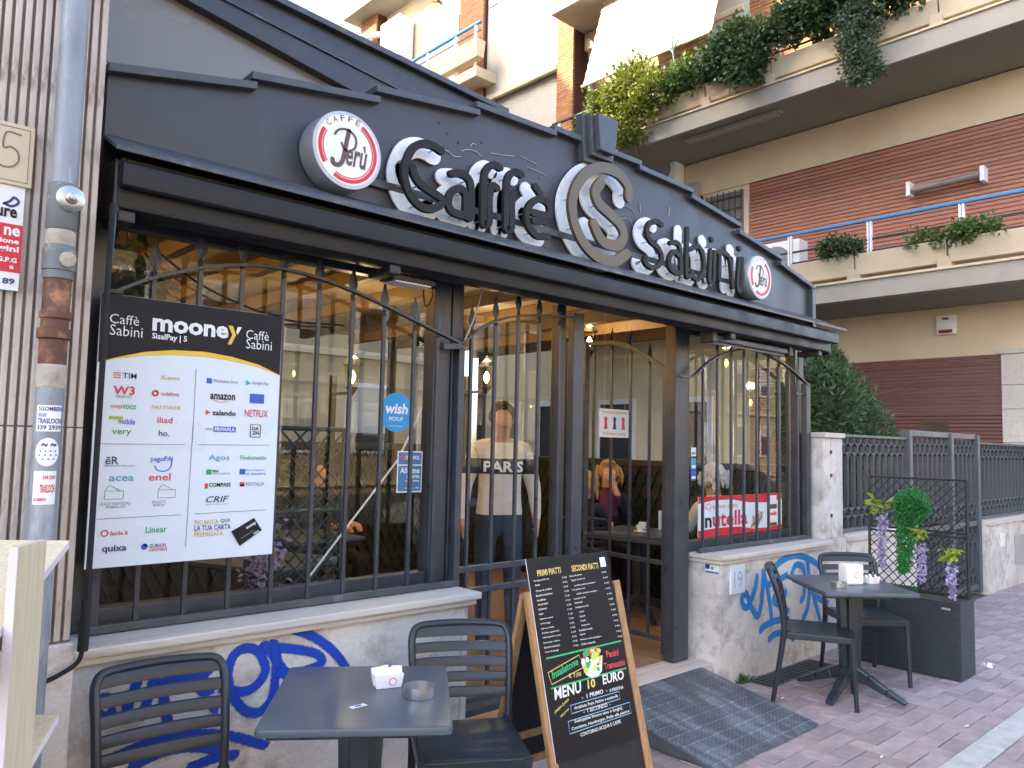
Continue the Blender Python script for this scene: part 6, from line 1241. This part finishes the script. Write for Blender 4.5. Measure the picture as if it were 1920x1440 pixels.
# ================================================================ inside the cafe
def lantern(label, x, y, z, e=2.5):
    t = thing('wall_lantern', label, 'lantern', (x, y, z), 0, 'lit lanterns in the cafe')
    MB().lathe([(.045, .0), (.075, .16), (.07, .165)], (x, y, z), 6).build('glass_body', 'lamp_glass', t)
    MB().lathe([(.01, -.06), (.05, -.005), (.05, 0)], (x, y, z), 6).build('base', 'black', t); MB().lathe([(.085, .166), (.05, .21), (.012, .235), (.01, .26)], (x, y, z), 6).build('cap', 'black', t)
    MB().lathe([(.004, .03), (.022, .06), (.024, .09), (.004, .125)], (x, y, z), 10).build('bulb', 'bulb', t)
    MB().box(x - .015, x + .015, y + .02, 7.5 if y > 6.8 else y + .25, z - .05, z - .03).build('arm', 'black', t)
    MB().box(x - .02, x + .02, y + .25, y + .29, z - 1.9 if y < 6.8 else z - .1, z + .1).build('stand', 'black', t)
    ld = bpy.data.lights.new('lantern_light', 'POINT'); ld.energy = e; ld.color = (1, .72, .38); ld.shadow_soft_size = .05
    lo = bpy.data.objects.new('lantern_light', ld); col.objects.link(lo); lo.parent = t; lo.location = (0, 0, .28)
lantern('lit lantern behind the closed gate leaf', 4.28, 5.0, 2.12); lantern('lit lantern deep inside behind the left window', 2.99, 5.0, 2.03); lantern('lit lantern high behind the open doorway', 5.25, 4.72, 2.5)
ip = thing('lattice_planter', 'dark green lattice screen inside the left window', 'screen', (1.8, 3.6, .17))
for x in (1.62, 2.12): MB().tube([(x, 3.6, .17), (x, 3.6, 1.70)], .014, 8).build('post', 'lattice', ip)
for z in (.9, 1.29, 1.70): MB().tube([(1.62, 3.6, z), (2.12, 3.6, z)], .012, 8).build('rail', 'lattice', ip)
for k in range(-7, 7):
    for sg in (1, -1):
        xa, xb, za, zb = 1.62 + k * .072, 1.62 + k * .072 + .8, .9, 1.70
        if xa < 1.62: za += 1.62 - xa; xa = 1.62
        if xb > 2.12: zb -= xb - 2.12; xb = 2.12
        if sg < 0: xa, xb = 3.74 - xa, 3.74 - xb
        MB().tube([(xa, 3.6 + .004 * sg, za), (xb, 3.6 + .004 * sg, zb)], .006, 5).build('lath', 'lattice', ip)
MB().box(1.6, 2.14, 3.52, 3.70, .168, .55).build('box', 'wicker', ip, .006)
rg = random.Random(31)
wp = thing('window_flowers', 'purple artificial flowers with green leaves inside the left window', 'flower', (1.66, 3.55, .55)); MB().leaves(260, lambda: ((1.66 + rg.gauss(0, .05), 3.54 + rg.gauss(0, .03), 1.02 + rg.uniform(-.1, .30)), (0, -.4, -.4)), .034, rg, asp=.7).build('petals', 'petal', wp); MB().leaves(90, lambda: ((1.66 + rg.gauss(0, .05), 3.54, 1.42 + rg.uniform(-.06, .14)), (0, -.3, -.2)), .08, rg).build('leaves', 'leaf_mid', wp); MB().tube([(1.66, 3.56, .55), (1.67, 3.56, 1.5)], .006, 5).build('stem', 'leaf_mid', wp)
gl = thing('leaf_garland', 'green and dark leaf garland hanging at the top corner inside the left window', 'garland', (.95, 3.5, 2.2)); MB().leaves(160, lambda: ((.86 + abs(rg.gauss(0, .16)), 3.48 + rg.gauss(0, .04), 2.28 + rg.gauss(0, .12)), (0, 0, -.5)), .10, rg, asp=.6).build('leaves', 'leaf_dark', gl); MB().tube([(.80, 3.48, 2.42), (1.3, 3.48, 2.2)], .006, 5).build('stem', 'bark', gl)
for k, (x, y, lab) in enumerate(((3.0, 5.6, 'dark table inside behind the left window'), (5.55, 4.35, 'dark table with cups inside the doorway'), (2.2, 4.6, 'dark table inside close to the left window'))):
    t = dup_tree(t1); t['label'] = lab; t['group'] = 'tables inside the cafe'; t.location = (x, y, .168); t.rotation_euler.z = R(12 * k)
for x, y, lab in ((5.45, 4.28, 'white cup nearest the door on the inside table'), (5.66, 4.42, 'white cup beside the napkins on the inside table')):
    t = thing('coffee_cup', lab, 'cup', (x, y, .91), 0, 'cups on the inside table'); MB().lathe([(.022, .0), (.038, .06), (.035, .06), (.02, .005)], (x, y, .912), 18, cap=False).build('bowl', 'white', t, smooth=True); MB().lathe([(.03, 0), (.06, .008), (.058, .01), (.02, .004)], (x, y, .9105), 20).build('saucer', 'white', t, smooth=True); MB().tube([(x + .034, y, .955), (x + .055, y, .945), (x + .034, y, .928)], .004, 5).build('handle', 'white', t)
nn_ = thing('menu_holder', 'white upright card on the inside table', 'card', (5.8, 4.3, .91)); MB().box(5.74, 5.86, 4.30, 4.305, .912, 1.08).build('card', 'white', nn_)

# ---- people
def person(label, J, E, zone, mats, hair, loc, rz=0., cuts=()):
    """J: joints name -> (x, y, z, r); E: edges; zone(face centre) -> material index"""
    t = thing('person', label, 'person', loc, rz); XF.pop(t.name, None)
    names = list(J); me = bpy.data.meshes.new('body'); me.from_pydata([J[n][:3] for n in names], [(names.index(a), names.index(b)) for a, b in E], [])
    o = bpy.data.objects.new('body', me); col.objects.link(o)
    md = o.modifiers.new('skin', 'SKIN'); sv = me.skin_vertices[0].data if me.skin_vertices else None
    if sv is None: me.attributes.new('skin_vert', 'FLOAT', 'POINT')
    for i, n in enumerate(names):
        r_ = J[n][3]; sv[i].radius = r_ if isinstance(r_, tuple) else (r_, r_); sv[i].use_root = (n == 'pelvis')
    ss = o.modifiers.new('sub', 'SUBSURF'); ss.levels = 3; ss.render_levels = 3
    bpy.context.view_layer.update()
    m2 = bpy.data.meshes.new_from_object(o.evaluated_get(bpy.context.evaluated_depsgraph_get())); bpy.data.objects.remove(o)
    m2.materials.clear()
    if cuts:
        bm = bmesh.new(); bm.from_mesh(m2)
        for zc in cuts: bmesh.ops.bisect_plane(bm, geom=bm.verts[:] + bm.edges[:] + bm.faces[:], plane_co=(0, 0, zc), plane_no=(0, 0, 1), dist=1e-5)
        bm.to_mesh(m2); bm.free()
    for p in m2.polygons: p.use_smooth = True; p.material_index = zone(p.center)
    b = link(m2, 'body', mats, t, world=False)
    hx, hy, hz = J['head'][:3]; face = Vector(J['nose'][:3]) - Vector((hx, hy, hz)); face.z = 0; face.normalize(); side = Vector((-face.y, face.x, 0))
    hc = Vector((hx, hy, hz))
    for sg in (-1, 1):
        p = hc + face * .088 + side * sg * .033 + Z3 * .012; MB().lathe([(.001, -.008), (.010, -.003), (.010, .003), (.001, .008)], p, 10).build('eye', 'white', t, smooth=True, world=False); q = p + face * .008; MB().lathe([(.001, -.005), (.005, 0), (.001, .005)], q, 8).build('pupil', 'hair_dark', t, world=False)
        e = hc + side * sg * .082 - Z3 * .005; MB().lathe([(.004, -.03), (.014, -.012), (.016, .012), (.006, .03)], e, 8).build('ear', 'skin', t, smooth=True, world=False)
    m = MB(); a, c = hc + face * .092 - side * .024 - Z3 * .062, hc + face * .092 + side * .024 - Z3 * .062; m.tube([a, (a + c) / 2 + face * .008, c], .006, 6); m.build('mouth', 'lip', t, smooth=True, world=False)
    mt, sc_h, nlong, size = hair; rg = random.Random(9); m = MB()
    # hair cap: offset shell over the back and top of the head plus locks
    for j in range(9):
        for i in range(18):
            th_, ph = math.pi * .62 * j / 8, 2 * math.pi * i / 18
            d = Vector((math.sin(th_) * math.cos(ph), math.sin(th_) * math.sin(ph), math.cos(th_)))
            fwd = d.dot(face); cut = 1.0 if not (fwd > .38 and d.z < .60) else .45
            p = hc + Z3 * .02 + Vector((d.x * .098, d.y * .098, d.z * .118)) * sc_h * cut + Vector((rg.gauss(0, .002), rg.gauss(0, .002), rg.gauss(0, .002))); m.v.append(tuple(p))
    for j in range(8):
        for i in range(18): m.face((j * 18 + i, j * 18 + (i + 1) % 18, (j + 1) * 18 + (i + 1) % 18, (j + 1) * 18 + i))
    for k in range(nlong):
        ph = rg.uniform(0, 6.28); d = Vector((math.cos(ph), math.sin(ph), 0))
        if d.dot(face) > .25: continue
        p = hc + d * .10 * sc_h + Z3 * rg.uniform(-.02, .09); q = p + d * rg.uniform(.0, .02) * size + Vector((rg.gauss(0, .012), rg.gauss(0, .012), 0)) * size - Z3 * rg.uniform(.05, .12) * size
        m.tube([p, (p + q) / 2 + d * .012 * size, q], [.016, .018, .006], 6)
    m.build('hair', mt, t, smooth=True, world=False)
    return t
def fingers(J, E, hand, d, s, n, curl=.4):
    d = Vector(d).normalized(); s = Vector(s).normalized(); n = Vector(n).normalized(); h = Vector(J[hand][:3]); 
    for k, (off, L) in enumerate(((-.027, .062), (-.009, .075), (.009, .07), (.027, .055))):
        a = h + d * .045 + s * off; b = a + d * L * .5 + n * curl * .01; c = b + d * L * .45 + n * curl * .035
        J[f'{hand}f{k}a'] = (*a, .0105); J[f'{hand}f{k}b'] = (*b, .009); J[f'{hand}f{k}c'] = (*c, .0075); E += [(hand, f'{hand}f{k}a'), (f'{hand}f{k}a', f'{hand}f{k}b'), (f'{hand}f{k}b', f'{hand}f{k}c')]
    a = h + s * -.035 + d * .008; b = a + d * .035 - s * .02 + n * .015; J[f'{hand}ta'] = (*a, .012); J[f'{hand}tb'] = (*b, .0095); E += [(hand, f'{hand}ta'), (f'{hand}ta', f'{hand}tb')]
def head(J, E, x, y, z, fx, fy):
    J['neck'] = (x - fx * .02, y - fy * .02, z - .15, .055); J['jaw'] = (x + fx * .025, y + fy * .025, z - .065, .074); J['head'] = (x, y, z, (.098, .108)); J['crown'] = (x - fx * .008, y - fy * .008, z + .075, .076); J['nose'] = (x + fx * .105, y + fy * .105, z - .02, .012)
    E += [('neck', 'jaw'), ('jaw', 'head'), ('head', 'crown'), ('head', 'nose')]
# standing man in pale sweatshirt (faces the street, -Y)
J = dict(pelvis=(0, 0, .95, (.165, .12)), belly=(0, -.01, 1.1, (.165, .125)), chest=(0, 0, 1.32, (.18, .125)), upper=(0, .01, 1.43, (.12, .085)))
E = [('pelvis', 'belly'), ('belly', 'chest'), ('chest', 'upper')]; head(J, E, 0, -.03, 1.66, 0, -1); E.append(('upper', 'neck'))
for s, n in ((-1, 'l'), (1, 'r')):
    J[n + 'sh'] = (s * .175, .01, 1.43, .075); J[n + 'el'] = (s * .26, .0, 1.16, .058); J[n + 'wr'] = (s * .27, -.05, .95, .036); J[n + 'ha'] = (s * .27, -.06, .89, (.018, .036)); E += [('upper', n + 'sh'), (n + 'sh', n + 'el'), (n + 'el', n + 'wr'), (n + 'wr', n + 'ha')]; fingers(J, E, n + 'ha', (0, -.1, -1), (0, -s * 1, 0), (-s, 0, 0))
    J[n + 'hip'] = (s * .095, 0, .88, .095); J[n + 'kn'] = (s * .105, -.015, .50, .066); J[n + 'an'] = (s * .11, .02, .10, .045); J[n + 'to'] = (s * .13, -.13, .04, .04); E += [('pelvis', n + 'hip'), (n + 'hip', n + 'kn'), (n + 'kn', n + 'an'), (n + 'an', n + 'to')]
def zone_m(c):
    if c.z > 1.485 and (abs(c.x) < .085 or c.z > 1.56): return 0
    if c.z < .14: return 4
    if abs(c.x) > .2 and c.z < .94: return 0
    if c.z < .97 and abs(c.x) < .2: return 3
    return 2 if 1.26 < c.z < 1.37 else 1
mn = person('man in pale sweatshirt with dark PARIS band standing behind the gate glass', J, E, zone_m, ['skin', 'hoodie', 'band_dark', 'denim', 'shoe'], ('hair_dark', 1.0, 0, 1), (3.83, 4.3, .168), R(-30), (.14, .94, .97, 1.26, 1.37, 1.485))
me = glyphs('PARIS', .03).copy(); xs = [v.co.x for v in me.vertices]; ys = [v.co.y for v in me.vertices]
for v in me.vertices:
    u = -.145 + .29 * (v.co.x - min(xs)) / (max(xs) - min(xs)); q = (v.co.y - min(ys)) / (max(ys) - min(ys)); v.co = Vector((u, -.148 + .9 * u * u, 1.275 + .078 * q))
link(me, 'chest_lettering', 'white', mn, world=False)
def seated(label, mats, zone, hair, loc, rz, chin=True, lean=0.):
    J = dict(pelvis=(0, 0, .50, (.17, .13)), belly=(0, -.02, .66, (.155, .12)), chest=(0, -.03 - lean, .87, (.165, .12)), upper=(0, -.03 - lean, .98, (.11, .08)))
    E = [('pelvis', 'belly'), ('belly', 'chest'), ('chest', 'upper')]; head(J, E, 0, -.07 - lean, 1.20, 0, -1); E.append(('upper', 'neck'))
    for s, n in ((-1, 'l'), (1, 'r')):
        up = chin and s > 0
        J[n + 'sh'] = (s * .16, -.03 - lean, .97, .065); J[n + 'el'] = (s * .22, -.14 - lean, .74, .05); J[n + 'wr'] = (s * .06 if up else s * .12, -.22 - lean if up else -.34, 1.0 if up else .76, .033); J[n + 'ha'] = (s * .04 if up else s * .09, -.20 - lean if up else -.40, 1.055 if up else .77, (.018, .034)); E += [('upper', n + 'sh'), (n + 'sh', n + 'el'), (n + 'el', n + 'wr'), (n + 'wr', n + 'ha')]
        fingers(J, E, n + 'ha', (-s * .3, .1, 1) if up else (-s * .3, -1, -.1), (s, 0, 0), (0, 1, 0) if up else (0, 0, -1), 1.0)
        J[n + 'hip'] = (s * .10, -.08, .49, .09); J[n + 'kn'] = (s * .11, -.46, .49, .066); J[n + 'an'] = (s * .11, -.42, .09, .042); J[n + 'to'] = (s * .12, -.55, .04, .036); E += [('pelvis', n + 'hip'), (n + 'hip', n + 'kn'), (n + 'kn', n + 'an'), (n + 'an', n + 'to')]
    return person(label, J, E, zone, mats, hair, loc, rz, (.12, .80, 1.07))
zw = lambda c: 0 if c.z > 1.07 or (c.y < -.33 and .6 < c.z < .9) or (abs(c.x) < .09 and c.y < -.17 and c.z > 1.0) else (2 if c.z > .80 and abs(c.x) < .085 and c.y < -.06 else 1 if c.z > .12 else 3)
seated('woman with long fair hair and purple scarf resting chin on hand inside the doorway', ['skin', 'coat', 'scarf', 'shoe'], zw, ('hair_blond', 1.08, 60, 1.5), (6.02, 5.15, .168), R(-38))
seated('person with curly fair hair seen from behind inside the doorway', ['skin', 'coat', 'coat', 'shoe'], zw, ('hair_blond', 1.18, 120, 1.0), (5.36, 4.86, .168), R(130), chin=False).scale = (.93, .93, .93)
seated('white haired person in pale shirt behind the crepe poster', ['skin', 'pale_shirt', 'pale_shirt', 'shoe'], zw, ('hair_white', 1.2, 60, .9), (5.98, 3.83, .168), R(150), chin=False, lean=.05)
seated('dark haired person sitting deep inside behind the left window', ['skin', 'coat', 'coat', 'shoe'], zw, ('hair_dark', 1.1, 30, 1.2), (3.35, 6.2, .168), R(20), chin=False)
for x, y, rz, lab in ((6.02, 5.15, -48 + 180, 'dark chair under the woman with the purple scarf'), (5.36, 4.86, 310, 'dark chair under the curly haired person'), (5.98, 3.83, 330, 'dark chair under the white haired person'), (3.35, 6.2, 200, 'dark chair deep inside behind the left window')):
    c_ = dup_tree(chair); place(c_, x, y, rz, lab); c_.location.z = .168; c_['group'] = 'chairs inside the cafe'

# ================================================================ across the street and behind (seen in the glass)
def house(label, x0, x1, y0, y1, h, m, faces, nfl, pitch=2.6):
    t = thing('street_house', label, 'house', ((x0 + x1) / 2, (y0 + y1) / 2, 0)); boxo('wall', m, t, x0, x1, y0, y1, -.13, h, bevel=0)
    boxo('cornice', 'cream_pale', t, x0 - .25, x1 + .25, y0 - .25, y1 + .25, h + .002, h + .35)
    yf, sg = faces
    for f in range(nfl):
        z = 1.2 + f * 3.3; n = int((x1 - x0) / pitch)
        boxo('string_course', 'cream_pale', t, x0, x1, min(yf + sg * .002, yf + sg * .10), max(yf + sg * .002, yf + sg * .10), z - 1.05, z - .9)
        for k in range(n):
            x = x0 + (k + .5) * (x1 - x0) / n
            w_ = boxo('window', 'white_paint', t, x - .62, x + .62, min(yf + sg * .003, yf + sg * .06), max(yf + sg * .003, yf + sg * .06), z, z + 1.7)
            boxo('pane', 'window_dark', w_, x - .5, x + .5, min(yf + sg * .061, yf + sg * .075), max(yf + sg * .061, yf + sg * .075), z + .1, z + 1.6)
            if (k + f) % 3: boxo('shutter', 'shutter', w_, x - .5, x + .5, min(yf + sg * .076, yf + sg * .10), max(yf + sg * .076, yf + sg * .10), z + 1.6 - .5 * ((k + f) % 3), z + 1.6)
house('ochre apartment house across the street reflected in the windows', -8, 26, -26, -16, 9.5, 'house_yellow', (-16, 1), 3)
house('long ochre house farther along the street reflected in the poster window', 28, 70, -26, -16, 9.5, 'house_yellow', (-16, 1), 3)
house('ochre house behind the cafe seen through the back windows', 1.5, 11, 15, 22, 10, 'house_yellow', (15, -1), 3)
def car(label, x, y, m, z=-.138):
    t = thing('parked_car', label, 'car', (x, y, z), 0, 'cars parked across the street')
    prof = [(-2.05, .28), (-2.1, .55), (-2.0, .78), (-1.35, .90), (-.75, 1.36), (-.3, 1.46), (.75, 1.46), (1.35, 1.28), (1.85, .95), (2.08, .85), (2.1, .45), (2.0, .26)]
    b = len(prof); mb = MB(); rows = []
    for u, wsc in ((-.84, .96), (-.80, 1.0), (-.5, 1.02), (.5, 1.02), (.80, 1.0), (.84, .96)):
        rows.append(len(mb.v))
        for px_, pz in prof: tw = 1 - max(0, pz - .9) * .36; mb.v.append((x + px_ * wsc, y + u * tw, z + .3 + (pz - .3) * wsc))
    for r0, r1 in zip(rows[:-1], rows[1:]):
        for i in range(b): mb.face((r0 + i, r0 + (i + 1) % b, r1 + (i + 1) % b, r1 + i))
    mb.face([rows[0] + i for i in range(b)]); mb.face([rows[-1] + i for i in range(b)][::-1])
    mb.build('body', m, t, .03, True)
    for sg in (-1, 1):
        for q in ([(-1.18, .96), (-.70, 1.33), (-.05, 1.39), (-.05, .96)], [(.02, .96), (.02, 1.39), (.72, 1.38), (1.25, 1.20), (1.35, .96)]):
            MB().prism(q, lambda u, v, s, sg=sg: (x + u, y + sg * ((.85 if s == 0 else .80) * (1 - max(0, v - .9) * .36)), z + v)).build('side_window', 'window_dark', t)
        for wx in (-1.3, 1.3):
            w_ = MB().lathe([(.20, -.1), (.30, -.1), (.32, -.06), (.32, .06), (.30, .1), (.20, .1)], (0, 0, 0), 24); w_.v = [(x + wx + a, y + sg * .76 + c, z + .32 + d) for a, d, c in w_.v]; wo = w_.build('wheel', 'rubber', t, smooth=True)
            h_ = MB().lathe([(.01, .0), (.19, .02), (.20, .0)], (0, 0, 0), 20); h_.v = [(x + wx + a, y + sg * (.83 + c), z + .32 + d) for a, d, c in h_.v]; h_.build('rim', 'alu', wo, smooth=True)
        MB().box(x - 2.1, x - 1.95, y + sg * .62 - .14, y + sg * .62 + .14, z + .62, z + .74).build('headlight', 'acrylic', t, .02); MB().box(x + 1.98, x + 2.09, y + sg * .66 - .1, y + sg * .66 + .1, z + .66, z + .82).build('tail_light', 'lamp_red', t, .02)
    for q in ([(-1.28, .95), (-.76, 1.37)], [(1.80, .99), (1.33, 1.30)]):
        (a0, z0), (a1, z1) = q; MB().hexa([(x + a0 - .015, y - .66, z + z0 + .02), (x + a0 - .015, y + .66, z + z0 + .02), (x + a0 + .02, y + .66, z + z0 - .02), (x + a0 + .02, y - .66, z + z0 - .02), (x + a1 - .015, y - .56, z + z1 + .02), (x + a1 - .015, y + .56, z + z1 + .02), (x + a1 + .02, y + .56, z + z1 - .02), (x + a1 + .02, y - .56, z + z1 - .02)]).build('screen', 'window_dark', t)
car('silver car parked in the street reflected in the gate glass', 8.9, -2.9, 'car_silver'); car('dark car parked in the street reflected in the poster window', 14.2, -2.9, 'car_dark')
